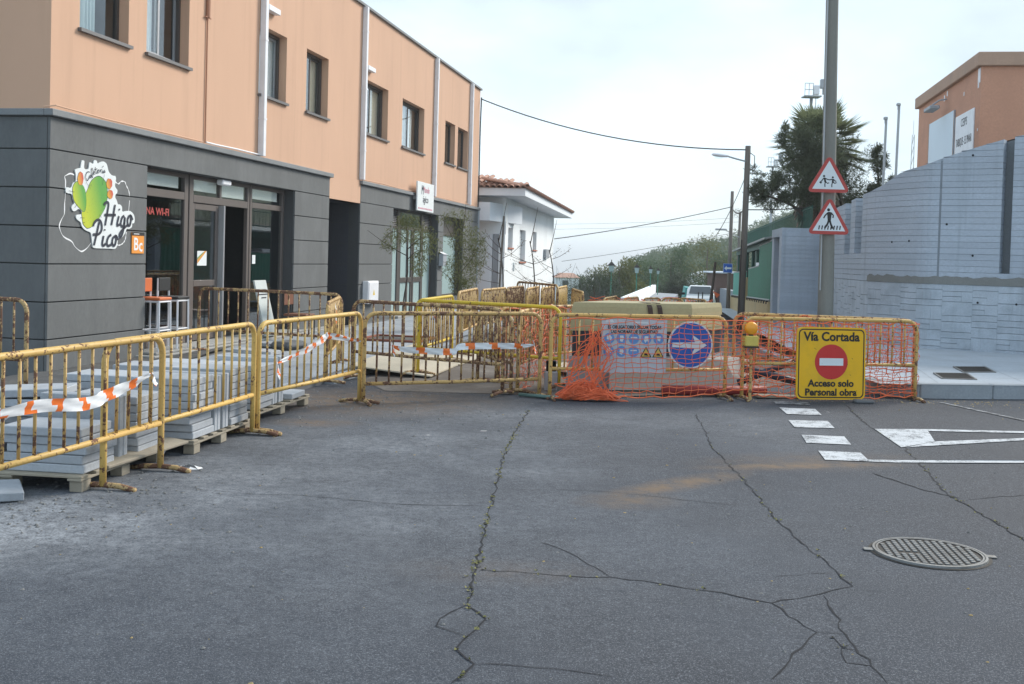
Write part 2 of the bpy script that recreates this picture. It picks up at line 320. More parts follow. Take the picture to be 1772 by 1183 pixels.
LOGO_SPINES=[[(0.7, 2.49), (0.8, 2.41)], [(0.81, 2.47), (0.82, 2.44)], [(1.12, 2.62), (1.07, 2.47)], [(0.33, 2.35), (0.45, 2.34)], [(0.46, 2.14), (0.52, 2.19)], [(0.59, 2.02), (0.68, 2.02)], [(0.65, 1.96), (0.69, 1.96)], [(1.02, 2.08), (1.07, 2.04)]]
CRACKS=[[(0.22, 11.61), (0.08, 10.21), (0.03, 9.56), (-0.03, 8.85), (-0.07, 7.72), (-0.11, 6.99), (-0.13, 6.26), (-0.14, 5.78), (-0.16, 5.51), (-0.17, 5.03)], [(-0.17, 5.03), (-0.12, 4.94), (-0.08, 4.85), (-0.12, 4.7), (-0.16, 4.58), (-0.19, 4.45), (-0.15, 4.36), (-0.11, 4.29), (-0.15, 4.18), (-0.19, 4.09)], [(-0.17, 5.03), (-0.24, 4.92), (-0.29, 4.82), (-0.29, 4.72), (-0.17, 4.62)], [(-0.11, 4.29), (0.04, 4.29), (0.31, 4.25), (0.44, 4.21)], [(-2.22, 7.34), (-1.81, 7.21), (-1.38, 7.23), (-0.93, 7.11), (-0.67, 7.06), (-0.14, 7.09)], [(-0.12, 5.62), (0.04, 5.61), (0.27, 5.56), (0.56, 5.56), (0.72, 5.51), (0.87, 5.44), (1.1, 5.35), (1.32, 5.2), (1.46, 5.27), (1.62, 5.37), (1.81, 5.5)], [(2.07, 11.75), (1.83, 9.41), (1.82, 8.17), (1.76, 7.02), (1.77, 6.33), (1.8, 5.86), (1.81, 5.5)], [(1.32, 5.2), (1.35, 5.01), (1.42, 4.8), (1.3, 4.59), (1.21, 4.45), (1.08, 4.23)], [(1.42, 4.8), (1.55, 4.78)], [(1.48, 4.75), (1.48, 4.61), (1.54, 4.58)], [(1.48, 4.61), (1.44, 4.44), (1.54, 4.41), (1.54, 4.21)], [(1.61, 5.34), (1.55, 4.78), (1.54, 4.41)], [(4.04, 12.85), (3.78, 11.24), (3.7, 10.0), (3.48, 8.86), (3.26, 7.85), (3.24, 7.23), (3.2, 6.55), (3.12, 5.99)], [(2.95, 8.6), (3.11, 8.03), (3.29, 7.72)], [(3.31, 7.65), (3.58, 7.8), (3.94, 7.94)], [(0.19, 6.23), (0.32, 6.08), (0.41, 5.93), (0.56, 5.56)], [(-0.13, 7.59), (0.04, 7.63), (0.68, 7.62), (1.45, 7.32), (1.71, 7.25)], [(0.85, 9.12), (1.36, 9.2), (1.66, 9.19)], [(1.43, 5.63), (1.71, 5.72), (1.77, 5.72)], [(1.79, 5.45), (1.97, 5.42)]]

# ================================================================== SETTING
def lerp(a, b, t): return a + (b - a) * t
def interp(tab, x):
    if x <= tab[0][0]: return tab[0][1]
    for (a, va), (b, vb) in zip(tab, tab[1:]):
        if x <= b: return lerp(va, vb, (x - a) / (b - a))
    return tab[-1][1]
def zr(Y): return 0. if Y < 16 else -.024 * (Y - 16) if Y < 90 else -1.776 - .035 * (Y - 90)
TH = R(11.1213)
FD = Vector((math.sin(TH), math.cos(TH), 0)); FN = Vector((math.cos(TH), -math.sin(TH), 0)); FP = Vector((-5.7587, 13.2315, 0))
def fac(u, n, z=0.): return FP + FD * u + FN * n + Vector((0, 0, z))

# --- asphalt: base tone, aggregate, cement dust, soil stains, tyre-darkened lanes
m, nt, b = newmat('asphalt')
p = pos(nt)
def blob(cx, cy, rx, ry, rot=0., soft=1.0):
    mpn = node(nt, 'ShaderNodeMapping', vector_type='TEXTURE'); mpn.inputs['Location'].default_value = (cx, cy, 0); mpn.inputs['Rotation'].default_value = (0, 0, rot); mpn.inputs['Scale'].default_value = (rx, ry, 1e6)
    nt.links.new(p, mpn.inputs[0])
    ln = node(nt, 'ShaderNodeVectorMath', operation='LENGTH'); nt.links.new(mpn.outputs[0], ln.inputs[0])
    return math_(nt, 'SUBTRACT', 1., ln.outputs['Value'], True)
def addm(*a):
    r = a[0]
    for x in a[1:]: r = math_(nt, 'MAXIMUM', r, x)
    return r
fine = noise(nt, p, 170, 2, .6); sp2 = noise(nt, p, 95, 2, .6); mid = noise(nt, p, 38, 4, .6); big = noise(nt, p, .9, 6, .6); huge = noise(nt, p, .32, 3, .5)
c = mixc(nt, ramp(nt, big, .3, .7), (.024, .029, .039), (.042, .050, .065))
c = mixc(nt, math_(nt, 'MULTIPLY', ramp(nt, huge, .42, .6), .75), c, (.027, .030, .038))
c = mixc(nt, ramp(nt, mid, .56, .74), c, (.068, .076, .089))
c = mixc(nt, ramp(nt, fine, .575, .68), c, (.16, .168, .185))
c = mixc(nt, ramp(nt, fine, .30, .40, (1, 1, 1, 1), (0, 0, 0, 1)), c, (.014, .016, .020))
c = mixc(nt, ramp(nt, sp2, .585, .67), c, (.115, .124, .142))
c = mixc(nt, ramp(nt, sp2, .30, .37, (1, 1, 1, 1), (0, 0, 0, 1)), c, (.020, .022, .028))
dust = addm(blob(-2.9, 6.2, 1.8, 1.5), math_(nt, 'MULTIPLY', blob(-1.4, 6.6, 4.2, 3.6, .1), .34), math_(nt, 'MULTIPLY', blob(-.9, 6.6, 2.0, 1.3, .15), .42), math_(nt, 'MULTIPLY', blob(.2, 8.3, 1.4, 1.0, .15), .35), math_(nt, 'MULTIPLY', blob(-2.1, 7.6, 2.6, 2.4, .3), .62), math_(nt, 'MULTIPLY', blob(-1.0, 9.3, 3.0, 2.2, .2), .5), math_(nt, 'MULTIPLY', blob(.4, 11.2, 4.0, 1.5), .38), math_(nt, 'MULTIPLY', blob(-4.2, 11., 2.4, 4.), .6), math_(nt, 'MULTIPLY', blob(2.6, 11.0, 1.6, 2.4), .3))
dn = math_(nt, 'MULTIPLY', dust, ramp(nt, noise(nt, p, 1.9, 9, .7), .18, .80))
dn = math_(nt, 'MULTIPLY', dn, ramp(nt, math_(nt, 'ADD', math_(nt, 'MULTIPLY', noise(nt, p, 75, 3), .5), math_(nt, 'MULTIPLY', noise(nt, p, 14, 5, .65), .5)), .38, .60, (.18, .18, .18, 1)))
c = mixc(nt, math_(nt, 'MULTIPLY', dn, 1.9, True), c, (.29, .31, .335))
soil = addm(blob(1.25, 7.9, 1.05, .22, .72), blob(2.45, 8.83, 1.15, .22, .28), math_(nt, 'MULTIPLY', blob(2.6, 9.05, 1.3, .5, .3), .45), math_(nt, 'MULTIPLY', blob(.85, 7.35, .45, .32, .3), .6), math_(nt, 'MULTIPLY', blob(-1.6, 12.0, 1.9, 1.4, .2), .85), math_(nt, 'MULTIPLY', blob(-1.9, 10.4, .55, .35), .7), math_(nt, 'MULTIPLY', blob(.0, 5.6, .7, .3), .22))
sn = math_(nt, 'MULTIPLY', soil, ramp(nt, noise(nt, p, 6, 7, .7), .3, .6))
c = mixc(nt, math_(nt, 'MULTIPLY', sn, 1.35, True), c, (.15, .105, .07))
c = mixc(nt, ramp(nt, noise(nt, p, 3.1, 3, .5), .735, .76), c, (.30, .30, .30))
nt.links.new(c, b.inputs['Base Color']); b.inputs['Roughness'].default_value = .86; b.inputs['Specular IOR Level'].default_value = .32
bump(nt, b, math_(nt, 'ADD', math_(nt, 'MULTIPLY', fine, .8), math_(nt, 'MULTIPLY', mid, .7)), .55, .006)

M('paver', (.34, .37, .40), .85, .10, 2.2, .25, 120, dirt=(.2, .2, .2), dirt_amt=.35, objrand=.10)
M('joint', (.16, .165, .17), .95, .1)
M('kerb_stone', (.30, .325, .35), .85, .14, 2., .3, 110, dirt=(.14, .14, .14), dirt_amt=.5)
M('right_paving', (.42, .46, .50), .82, .08, 1.1, .25, 120, dirt=(.27, .28, .29), dirt_amt=.5, objrand=.05)
M('dirt', (.135, .115, .098), .98, .3, 3., .9, 26, dirt=(.22, .20, .18), dirt_amt=.7)
M('dark_dirt', (.085, .085, .085), .95, .35, 3.5, .8, 30, dirt=(.2, .19, .17), dirt_amt=.6)
M('grass_land', (.06, .085, .03), .95, .3, .2, dirt=(.13, .11, .06), dirt_amt=.6)
M('crack', (.022, .023, .027), 1., .3, 8)
M('moss', (.20, .19, .075), 1., .3, 8)
paint_worn('road_paint', (.56, .58, .60), (.07, .075, .083), .465, 5)
paint_worn('faint_paint', (.34, .35, .36), (.06, .062, .067), .52, 8)
M('cast_iron', (.215, .215, .21), .6, .25, 8, .3, 60, .55, dirt=(.09, .07, .05), dirt_amt=.6)
M('iron_dark', (.045, .04, .035), .8, .3, 8, .3, 60, .2)
M('sea_water', (.10, .15, .19), .35, .1, .01)

mb = MB()
YS = [-12 + .5 * i for i in range(57)] + [17 + 2 * i for i in range(45)]
XL = lambda Y: -24 if Y < 16.4 else max(-6.4 + .1966 * (Y - 16), -6.4) if Y < 36 else lerp(-2.5, 9.0, (Y - 36) / 44)
XR = lambda Y: 24 if Y < 16.4 else 6.9 + .167 * (Y - 31) + 1.2
NX = 48
for j, Y in enumerate(YS):
    for i in range(NX + 1):
        X = lerp(XL(Y), XR(Y), i / NX)
        mb.v.append(Vector((X, Y, zr(Y) + (.006 * math.sin(X * 1.3 + Y * .7) if Y < 15 else 0))))
for j in range(len(YS) - 1):
    for i in range(NX):
        a = j * (NX + 1) + i; mb.f.append((a, a + 1, a + NX + 2, a + NX + 1)); mb.m.append(0)
road = mb.build('road', 'asphalt', kind='structure', smooth=True)

def roadz(X, Y): return zr(Y) + (.006 * math.sin(X * 1.3 + Y * .7) if Y < 15 else 0)
# cracks: jagged thin strips, a few with moss
ID = Matrix.Identity(4)
rnd = random.Random(5)
def jag(pts, amp, step=.07):
    o = []
    for (x0, y0), (x1, y1) in zip(pts, pts[1:]):
        n = max(1, int(math.hypot(x1 - x0, y1 - y0) / step))
        for k in range(n):
            t = k / n; a = amp if k else amp * .3
            o.append((lerp(x0, x1, t) + rnd.uniform(-a, a), lerp(y0, y1, t) + rnd.uniform(-a, a)))
    o.append(pts[-1]); return o
WID = [.009, .010, .006, .006, .006, .010, .008, .010, .008, .007, .008, .009, .013, .016, .008, .006, .005, .004, .004, .004]
for k, (cp, wd) in enumerate(zip(CRACKS, WID)):
    mb = MB(); P = [Vector(q) for q in jag(cp, .016)]
    vs = []
    for i, q in enumerate(P):
        t = (P[min(i + 1, len(P) - 1)] - P[max(i - 1, 0)]).normalized(); nn = Vector((-t.y, t.x)); ww = wd * rnd.uniform(.45, 1.5) * (.4 if i in (0, len(P) - 1) else 1)
        for sg in (-.5, .5):
            e = q + nn * ww * sg; vs.append((e.x, e.y, roadz(e.x, e.y) + .003))
    mb.add(vs, [(2 * i, 2 * i + 1, 2 * i + 3, 2 * i + 2) for i in range(len(P) - 1)])
    mb.build('crack', 'crack', road)
mb = MB()                                           # moss and tiny weeds in the long cracks
for k, dens in ((0, 130), (1, 14), (5, 9), (6, 22), (12, 40), (9, 3)):
    cp = CRACKS[k]
    for _ in range(dens):
        i = rnd.randrange(len(cp) - 1); t = rnd.random()
        x = lerp(cp[i][0], cp[i + 1][0], t) + rnd.gauss(0, .014); y = lerp(cp[i][1], cp[i + 1][1], t) + rnd.gauss(0, .02); z = roadz(x, y)
        for q in range(3):
            a = rnd.uniform(0, 6.28); l = rnd.uniform(.006, .018)
            mb.add([(x, y, z + .002), (x + math.cos(a) * l, y + math.sin(a) * l, z + rnd.uniform(.004, .016)), (x + math.cos(a + 1.2) * l, y + math.sin(a + 1.2) * l, z + rnd.uniform(.003, .010))], [(0, 1, 2)])
mb.build('crack_weeds', 'moss', label='sparse yellow-green moss growing along the road cracks', cat='moss', kind='stuff')
# pebbles, grit and crumbs lying on the road
M('grit', (.17, .17, .165), .95, .35, 30, objrand=0)
M('leaf_litter', (.33, .25, .12), .95, .35, 30)
mb = MB()
def pebble(x, y, r, mi=0):
    z = roadz(x, y); a0 = rnd.uniform(0, 6); n = 5
    ring = [(x + math.cos(a0 + i * 1.2566) * r * rnd.uniform(.7, 1.3), y + math.sin(a0 + i * 1.2566) * r * rnd.uniform(.7, 1.3), z + .001) for i in range(n)]
    mb.add(ring + [(x + rnd.uniform(-.3, .3) * r, y + rnd.uniform(-.3, .3) * r, z + r * rnd.uniform(.4, .9))], [(i, (i + 1) % n, n) for i in range(n)], mi)
for _ in range(900):
    x, y = rnd.uniform(-5, 6.5), rnd.uniform(3.2, 13.6)
    pebble(x, y, rnd.choice((.004, .006, .008, .012)), 0 if rnd.random() < .8 else 1)
for _ in range(520): pebble(rnd.gauss(-1.8, .8), rnd.gauss(11.6, .9), rnd.choice((.006, .008, .012, .018)))
for _ in range(500): pebble(rnd.uniform(1.2, 7.5), rnd.gauss(13.35, .16) + .0, rnd.choice((.006, .01, .015)), rnd.choice((0, 1, 1)))
for _ in range(500): pebble(rnd.gauss(-2.9, .6), rnd.gauss(6.9, .6), rnd.choice((.004, .008, .014)))
mb.build('road_grit', ['grit', 'leaf_litter'], label='scattered grit, crumbs and dry leaf bits on the asphalt', cat='grit', kind='stuff')
# painted markings
def marking(pts, mat='road_paint'):
    mb = MB(); mb.add([(x, y, roadz(x, y) + .007) for x, y in pts], [tuple(range(len(pts)))]); mb.build('painted_marking', mat, road)
marking([(3.14, 12.37), (3.54, 12.31), (3.48, 11.84), (3.10, 11.86)]); marking([(3.00, 11.41), (3.42, 11.41), (3.35, 10.93), (2.94, 10.93)])
marking([(2.88, 10.45), (3.29, 10.42), (3.21, 9.95), (2.80, 9.98)]); marking([(2.79, 9.56), (3.16, 9.53), (3.10, 9.10), (2.72, 9.11)])
marking([(3.20, 12.92), (3.62, 12.90), (3.58, 12.66), (3.18, 12.68)], 'faint_paint')
marking([(3.10, 9.19), (3.32, 9.20), (4.48, 9.32), (7.5, 9.62), (7.5, 9.52), (4.48, 9.22), (3.32, 9.09), (3.10, 9.10)])
marking([(3.76, 10.93), (4.32, 10.99), (4.10, 10.22), (3.65, 9.87)])
marking([(4.32, 10.99), (5.33, 11.02), (9.0, 11.3), (9.0, 11.17), (5.28, 10.89), (4.29, 10.87)]); marking([(3.70, 9.88), (4.12, 10.24), (5.11, 10.56), (9.0, 11.9), (9.0, 11.75), (5.06, 10.43)])
marking([(5.36, 13.34), (5.44, 13.30), (5.80, 11.86), (6.6, 9.6), (6.53, 9.58), (5.72, 11.86)], 'faint_paint')

# manhole: round cover with a chequer of raised pads, ring and two ears
mh = thing('manhole_cover', 'round cast iron manhole cover with two side lugs set in the asphalt', 'manhole', (2.465, 6.165, .006), R(-8))
mb = MB(); n = 48; r0, r1, r2 = .285, .300, .318
ring = lambda r, z: [(math.cos(6.2832 * i / n) * r, math.sin(6.2832 * i / n) * r, z) for i in range(n)]
mb.add(ring(r2, .001) + ring(r2 - .004, .014) + ring(r1, .014) + ring(r1, .003), [(k * n + i, k * n + (i + 1) % n, (k + 1) * n + (i + 1) % n, (k + 1) * n + i) for k in range(3) for i in range(n)])
mb.build('rim', 'cast_iron', mh, local=True)
mb = MB(); mb.add(ring(r2 + .018, .0015) + ring(r2 - .001, .0025), [(i, (i + 1) % n, n + (i + 1) % n, n + i) for i in range(n)]); mb.build('sealed_gap', 'iron_dark', mh, local=True)
mb = MB(); mb.add(ring(r1 - .006, .006), [tuple(range(n))]); mb.build('disc', 'iron_dark', mh, local=True)
mb = MB()
for i in range(-7, 8):
    for j in range(-7, 8):
        x, y = i * .040, j * .040
        if math.hypot(x, y) < .272 and not (abs(x + .12) < .05 and abs(y + .04) < .03): mb.bbox(x - .0135, x + .0135, y - .0135, y + .0135, .005, .013, .003)
mb.add(ring(r1 - .004, .0125) + ring(r0, .0125), [(i, (i + 1) % n, n + (i + 1) % n, n + i) for i in range(n)])
mb.build('tread_pads', 'cast_iron', mh, local=True)['kind'] = 'stuff'
for sg in (-1, 1):
    mb = MB(); mb.bbox(sg * .342 - .028, sg * .342 + .028, -.028, .028, .001, .008, .003); mb.build('lug', 'cast_iron', mh, local=True)
# small round lid half hidden by the sign
# --- left pavement of pale slabs with kerb
base = MB()
UA, UB = 1.2, 25.5
base.add([fac(-1.6, 3.3, .055), fac(UB, 3.3, .055), fac(UB, 0., .055), fac(-1.6, 0., .055), fac(-1.6, 3.3, -.8), fac(UB, 3.3, -.8), fac(UB, 0., -.8), fac(-1.6, 0., -.8)], [(0, 1, 2, 3), (4, 5, 1, 0), (7, 4, 0, 3), (5, 6, 2, 1)])
lp = base.build('left_pavement', 'joint', kind='structure')
mb = MB(); mb.bbox(-.295, .295, -.195, .195, 0, .022, .004); slab0 = None
rz = math.pi / 2 - TH
for i in range(38):
    for j in range(7):
        u, nn_ = -1.3 + i * .6, .45 + j * .4 + .1
        l = fac(u + (.3 if j % 2 else 0), nn_, .055 + rnd.uniform(0, .003))
        if l.x < -4.5 and l.y < 18.8: continue
        if slab0 is None: slab0 = mb.build('paving_slab', 'paver', lp, local=True); s_ = slab0
        else: s_ = copyobj(slab0, lp)
        s_.location = l; s_.rotation_euler = (0, 0, rz)
for i in range(11):
    mb = MB(); mb.bbox(0, .99, -.07, .07, -.12, .09, .01); k_ = mb.build('kerb_stone', 'kerb_stone', lp, local=True); k_.location = fac(.9 + i, 3.37, 0); k_.rotation_euler = (0, 0, rz)
mb = MB()          # torn-up ground in front of the café
for i in range(25):
    for j in range(17):
        u_ = -4 + i * .42; nmax = max(.06, (-4.55 - (-5.7587 + math.sin(TH) * u_)) / math.cos(TH)); q = fac(u_, lerp(.0, nmax, j / 16), .088 + .012 * rnd.random() - .04 * max(0, (j - 14) / 2) * (u_ < -1.5) + .008 * math.sin(i * 1.7 + j))
        mb.v.append(q)
for i in range(24):
    for j in range(16):
        a = i * 17 + j; mb.f.append((a, a + 17, a + 18, a + 1)); mb.m.append(0)
mb.build('torn_up_ground', 'dark_dirt', kind='structure', smooth=True)
mb = MB()          # dug street bed beyond the barriers
poly = [(-1.9, 13.7), (.5, 13.1), (3.2, 13.75), (4.7, 15.2), (4.9, 22), (5.2, 33), (1.6, 33), (-.6, 24), (-1.0, 18)]
NXD, NYD = 26, 40
for j in range(NYD + 1):
    Y = 12.9 + j * .5
    xl_ = interp([(12.9, -1.5), (14, -1.95), (18, -1.1), (24, -.2), (33, 1.4)], Y); xr_ = interp([(12.9, 1.2), (13.6, 2.6), (15.5, 4.6), (22, 4.9), (33, 6)], Y)
    for i in range(NXD + 1):
        X = lerp(xl_, xr_, i / NXD); edge = min(i, NXD - i, j, 6) / 6
        mb.v.append(Vector((X, Y, zr(Y) + .008 + edge * (.035 + .03 * rnd.random() + .03 * math.sin(X * 2.1 + Y)))))
for j in range(NYD):
    for i in range(NXD):
        a = j * (NXD + 1) + i; mb.f.append((a, a + 1, a + NXD + 2, a + NXD + 1)); mb.m.append(0)
mb.build('dug_street_bed', 'dirt', kind='structure', smooth=True)
# --- right pavement
WALL = [(24., 10.0, 4.75), (18., 14.0, 4.6), (13., 17.6, 4.42), (10.2, 19.62, 4.28), (9.60, 20.05, 4.24), (9.30, 20.27, 4.19), (8.84, 20.6, 4.03), (8.38, 20.83, 3.86), (8.05, 21.05, 3.71), (7.79, 21.6, 3.61), (7.60, 22.15, 3.37), (7.50, 22.6, 3.26), (7.52, 23.1, 3.24), (7.62, 23.8, 3.22), (7.78, 24.9, 3.19), (7.93, 26., 3.15), (8.12, 27.5, 3.1), (8.32, 29.1, 3.05)]
def zp(X, Y): return .178 - .0095 * max(0, Y - 14) if Y < 22 else .102 + zr(Y) - zr(22)
mb = MB()
XLP = [(13.7, 4.75), (15, 4.75), (18, 5.0), (21, 5.3), (31, 6.75), (60, 11.5)]
wallX = lambda Y: interp([(10.0, 24.), (14.0, 18.), (17.6, 13.), (19.62, 10.2), (20.05, 9.6), (20.6, 8.84), (21.05, 8.05), (21.6, 7.79), (22.6, 7.5), (24.9, 7.78), (29.1, 8.4), (31, 7.7), (60, 12.6)], Y) + .4
YP = [13.72, 14.2, 14.8, 15.5, 16.5, 17.5, 18.5, 19.5, 20, 20.6, 21, 21.5, 22, 23, 25, 27, 29, 31, 36, 44, 60]
for Y in YP:
    for i in range(13):
        xl_, xr_ = interp(XLP, Y), max(wallX(Y), interp(XLP, Y) + .4)
        t = i / 12; X = lerp(xl_, xr_, t); Yy = Y + .131 * (X - 5.29) * max(0, 1 - (Y - 13.7) / 5)
        mb.v.append(Vector((X, Yy, zp(X, Y))))
for j in range(len(YP) - 1):
    for i in range(12):
        a = j * 13 + i; mb.f.append((a, a + 1, a + 14, a + 13)); mb.m.append(0)
rp = mb.build('right_pavement', 'right_paving', kind='structure')
kx = [(4.75, 21), (4.72, 18), (4.70, 15.0), (4.78, 14.2), (5.0, 13.86), (5.29, 13.74)] + [(5.29 + i * 1.0, 13.74 + .131 * i) for i in range(1, 14)]
for (x0, y0), (x1, y1) in zip(kx, kx[1:]):
    d = Vector((x1 - x0, y1 - y0)); ln = d.length; d.normalize(); a = math.atan2(d.y, d.x)
    mb = MB(); mb.bbox(.003, ln - .003, -.012, .14, -.1, .184, .012); k_ = mb.build('kerb_stone', 'kerb_stone', rp, local=True); k_.location = (x0, y0, (zr(y0) if y0 > 16 else 0)); k_.rotation_euler = (0, 0, a)
mb = MB(); G4 = [(5.0, 14.02)]
for (a, c_) in (((4.95, 14.6), (11, 15.35)), ((4.9, 15.75), (11, 16.5)), ((4.95, 17.0), (10.6, 17.75)), ((5.6, 13.95), (6.35, 16.9)), ((6.85, 14.1), (7.6, 17.2)), ((8.1, 14.3), (8.8, 17.4))):
    mb.add([(a[0], a[1], zp(*a) + .003 if 0 else zp(a[0], a[1] - .131 * (a[0] - 5.29) * .8) + .004), (c_[0], c_[1], zp(c_[0], c_[1] - .131 * (c_[0] - 5.29) * .6) + .004), (c_[0] + .006, c_[1] + .008, zp(c_[0], c_[1] - .131 * (c_[0] - 5.29) * .6) + .004), (a[0] + .006, a[1] + .008, zp(a[0], a[1] - .131 * (a[0] - 5.29) * .8) + .004)], [(0, 1, 2, 3)])
mb.build('paving_joint', 'joint', rp)
def grate(c4, label):
    cx_, cy_ = sum(q[0] for q in c4) / 4, sum(q[1] for q in c4) / 4
    z0 = zp(cx_, cy_ - .131 * (cx_ - 5.29) * .6)
    t = thing('drain_grate', label, 'drain grate', (cx_, cy_, z0), 0)
    A, B, C_, D_ = [Vector((q[0], q[1], z0)) for q in c4]
    up = Vector((0, 0, 1)); mb = MB()
    P = lambda s_, t_, h: (A.lerp(B, s_)).lerp(D_.lerp(C_, s_), t_) + up * h
    for (s0, s1, t0, t1) in ((0, 1, 0, .05), (0, 1, .95, 1), (0, .05, .05, .95), (.95, 1, .05, .95)):
        frustum_quads(mb, [P(s0, t0, 0), P(s1, t0, 0), P(s1, t1, 0), P(s0, t1, 0)], [P(s0, t0, .016), P(s1, t0, .016), P(s1, t1, .016), P(s0, t1, .016)])
    mb.build('grate_frame', 'cast_iron', t)
    mb = MB(); mb.quad(P(.04, .04, .006), P(.96, .04, .006), P(.96, .96, .006), P(.04, .96, .006)); mb.build('pit', 'iron_dark', t)
    for i in range(12):
        s0 = .07 + i * .074; mb = MB(); frustum_quads(mb, [P(s0, .05, .007), P(s0 + .04, .05, .007), P(s0 + .04, .95, .007), P(s0, .95, .007)], [P(s0, .05, .014), P(s0 + .04, .05, .014), P(s0 + .04, .95, .014), P(s0, .95, .014)])
        mb.build('bar', 'iron_dark', t)
grate([(6.85, 16.50), (7.42, 16.65), (7.19, 15.76), (6.64, 15.62)], 'dark drain grate in the right pavement, the one nearer the concrete wall')
grate([(6.07, 15.30), (6.60, 15.38), (6.36, 14.50), (5.88, 14.52)], 'dark drain grate in the right pavement, the one nearer the kerb')

# --- land beyond, hill and sea
HP = [(-80, -9), (0, -8), (14, -7), (24, -6.0), (27, -3.2), (34, 2.2), (44, 4.1), (52, 5.8), (62, 10.5), (78, 15), (120, 24), (220, 28)]
def land(X, Y):
    if Y < 62: b0 = zr(Y) - .35
    else: b0 = zr(62) - .35 - (Y - 62) * .02
    s_ = X * 260 / max(Y, 60)
    t = min(1, max(0, (Y - 95) / 150)); t = t * t * (3 - 2 * t)
    h = interp(HP, s_)
    d = max(0, (Y - 280) / 120)
    return lerp(b0, h, t) - d * 12 + .4 * math.sin(X * .21) * math.cos(Y * .13) * t
mb = MB(); XS = [-160 + 8 * i for i in range(54)]; YL = [-30, -10, 8, 20, 35, 50, 62, 75] + [85 + 10 * i for i in range(36)]
for Y in YL:
    for X in XS:
        z = land(X, Y)
        if 2 < Y < 62: z = min(z, -.9)
        if Y <= 2: z = -.6
        mb.v.append(Vector((X, Y, z)))
for j in range(len(YL) - 1):
    for i in range(len(XS) - 1):
        a = j * len(XS) + i; mb.f.append((a, a + 1, a + len(XS) + 1, a + len(XS))); mb.m.append(0)
mb.build('terrain', 'grass_land', kind='structure', smooth=True)
mb = MB(); mb.quad((-9000, 250, -46), (9000, 250, -46), (9000, 22000, -46), (-9000, 22000, -46)); mb.build('sea', 'sea_water', kind='structure')

# ================================================================== ORANGE BUILDING ON THE LEFT
M('orange_render', (.60, .375, .255), .9, .05, .55, .16, 160, dirt=(.50, .315, .22), dirt_amt=.35, stretch=(1.2, 1.2, .6), streak=.22)
M('clad', (.135, .14, .14), .82, .10, 1.6, .18, 170, dirt=(.2, .205, .205), dirt_amt=.45, stretch=(1, 1, .45), objrand=.08, streak=.25)
M('clad_joint', (.07, .072, .075), .95, .1)
M('cornice', (.22, .23, .235), .75, .12, 3, dirt=(.12, .12, .12), dirt_amt=.4)
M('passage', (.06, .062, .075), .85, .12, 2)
M('sill_metal', (.16, .155, .155), .5, .1, 5, metal=.3)
M('alu_dark', (.075, .062, .055), .45, .1, 5, spec=.5)
M('alu_bronze', (.135, .112, .10), .42, .1, 5, spec=.5)
M('alu_grey', (.42, .42, .43), .4, .08, 5, metal=.5)
M('white_metal', (.78, .78, .80), .45, .05, 4, dirt=(.5, .5, .5), dirt_amt=.25)
M('blind_white', (.82, .84, .80), .9, .03, 3)
M('curtain', (.80, .83, .82), .9, .06, 3)
M('blind_cream', (.60, .56, .44), .9, .06, 3)
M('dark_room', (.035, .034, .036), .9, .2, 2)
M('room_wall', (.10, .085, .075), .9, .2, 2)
M('frosted', (.40, .52, .51), .25, .06, 1.2, spec=.6)
M('stone_step', (.37, .365, .345), .85, .12, 3, .2, 90, dirt=(.16, .15, .14), dirt_amt=.6)
M('grey_pvc', (.36, .38, .41), .5, .06, 4)
glass('glass', (.96, .98, .98)); glass('glass_dark', (.80, .85, .86))
bd = thing('cafe_building', 'two-storey orange building with charcoal clad ground floor and flat roof', 'building', tuple(FP), math.pi / 2 - TH)
UE, ZT, ZC, ZL = 23.4, 7.28, 3.33, 2.84
WIN = [(.59, 1.74), (2.21, 3.44), (5.98, 7.19), (8.17, 9.36), (11.62, 13.42), (14.62, 16.66), (18.93, 20.11), (20.47, 21.78)]
WZ = (4.45, 5.69)
mb = MB()
holes_wall(mb, 0, UE, ZC - .05, ZT, [(a, b_, *WZ) for a, b_ in WIN], 0, .17)
mb.quad((0, 0, ZC - .05), (0, 0, ZT), (0, 10, ZT), (0, 10, ZC - .05)); mb.quad((UE, 0, -1), (UE, 10, -1), (UE, 10, ZT), (UE, 0, ZT)); mb.quad((0, 10, -1), (0, 10, ZT), (UE, 10, ZT), (UE, 10, -1))
mb.quad((9.5, -.03, ZL - .03), (11.45, -.03, ZL - .03), (11.45, -.03, ZC), (9.5, -.03, ZC)); mb.quad((9.5, -.03, ZL - .03), (9.5, .1, ZL - .03), (11.45, .1, ZL - .03), (11.45, -.03, ZL - .03))
mb.build('upper_wall', 'orange_render', bd, local=True)
mb = MB(); mb.box(-.04, UE + .05, -.06, .25, ZT, ZT + .055); mb.box(-.04, .22, .25, 10.05, ZT, ZT + .055); mb.box(.22, UE, .25, 10.05, ZT - .4, ZT - .3); mb.build('roof_coping', 'cornice', bd, local=True)
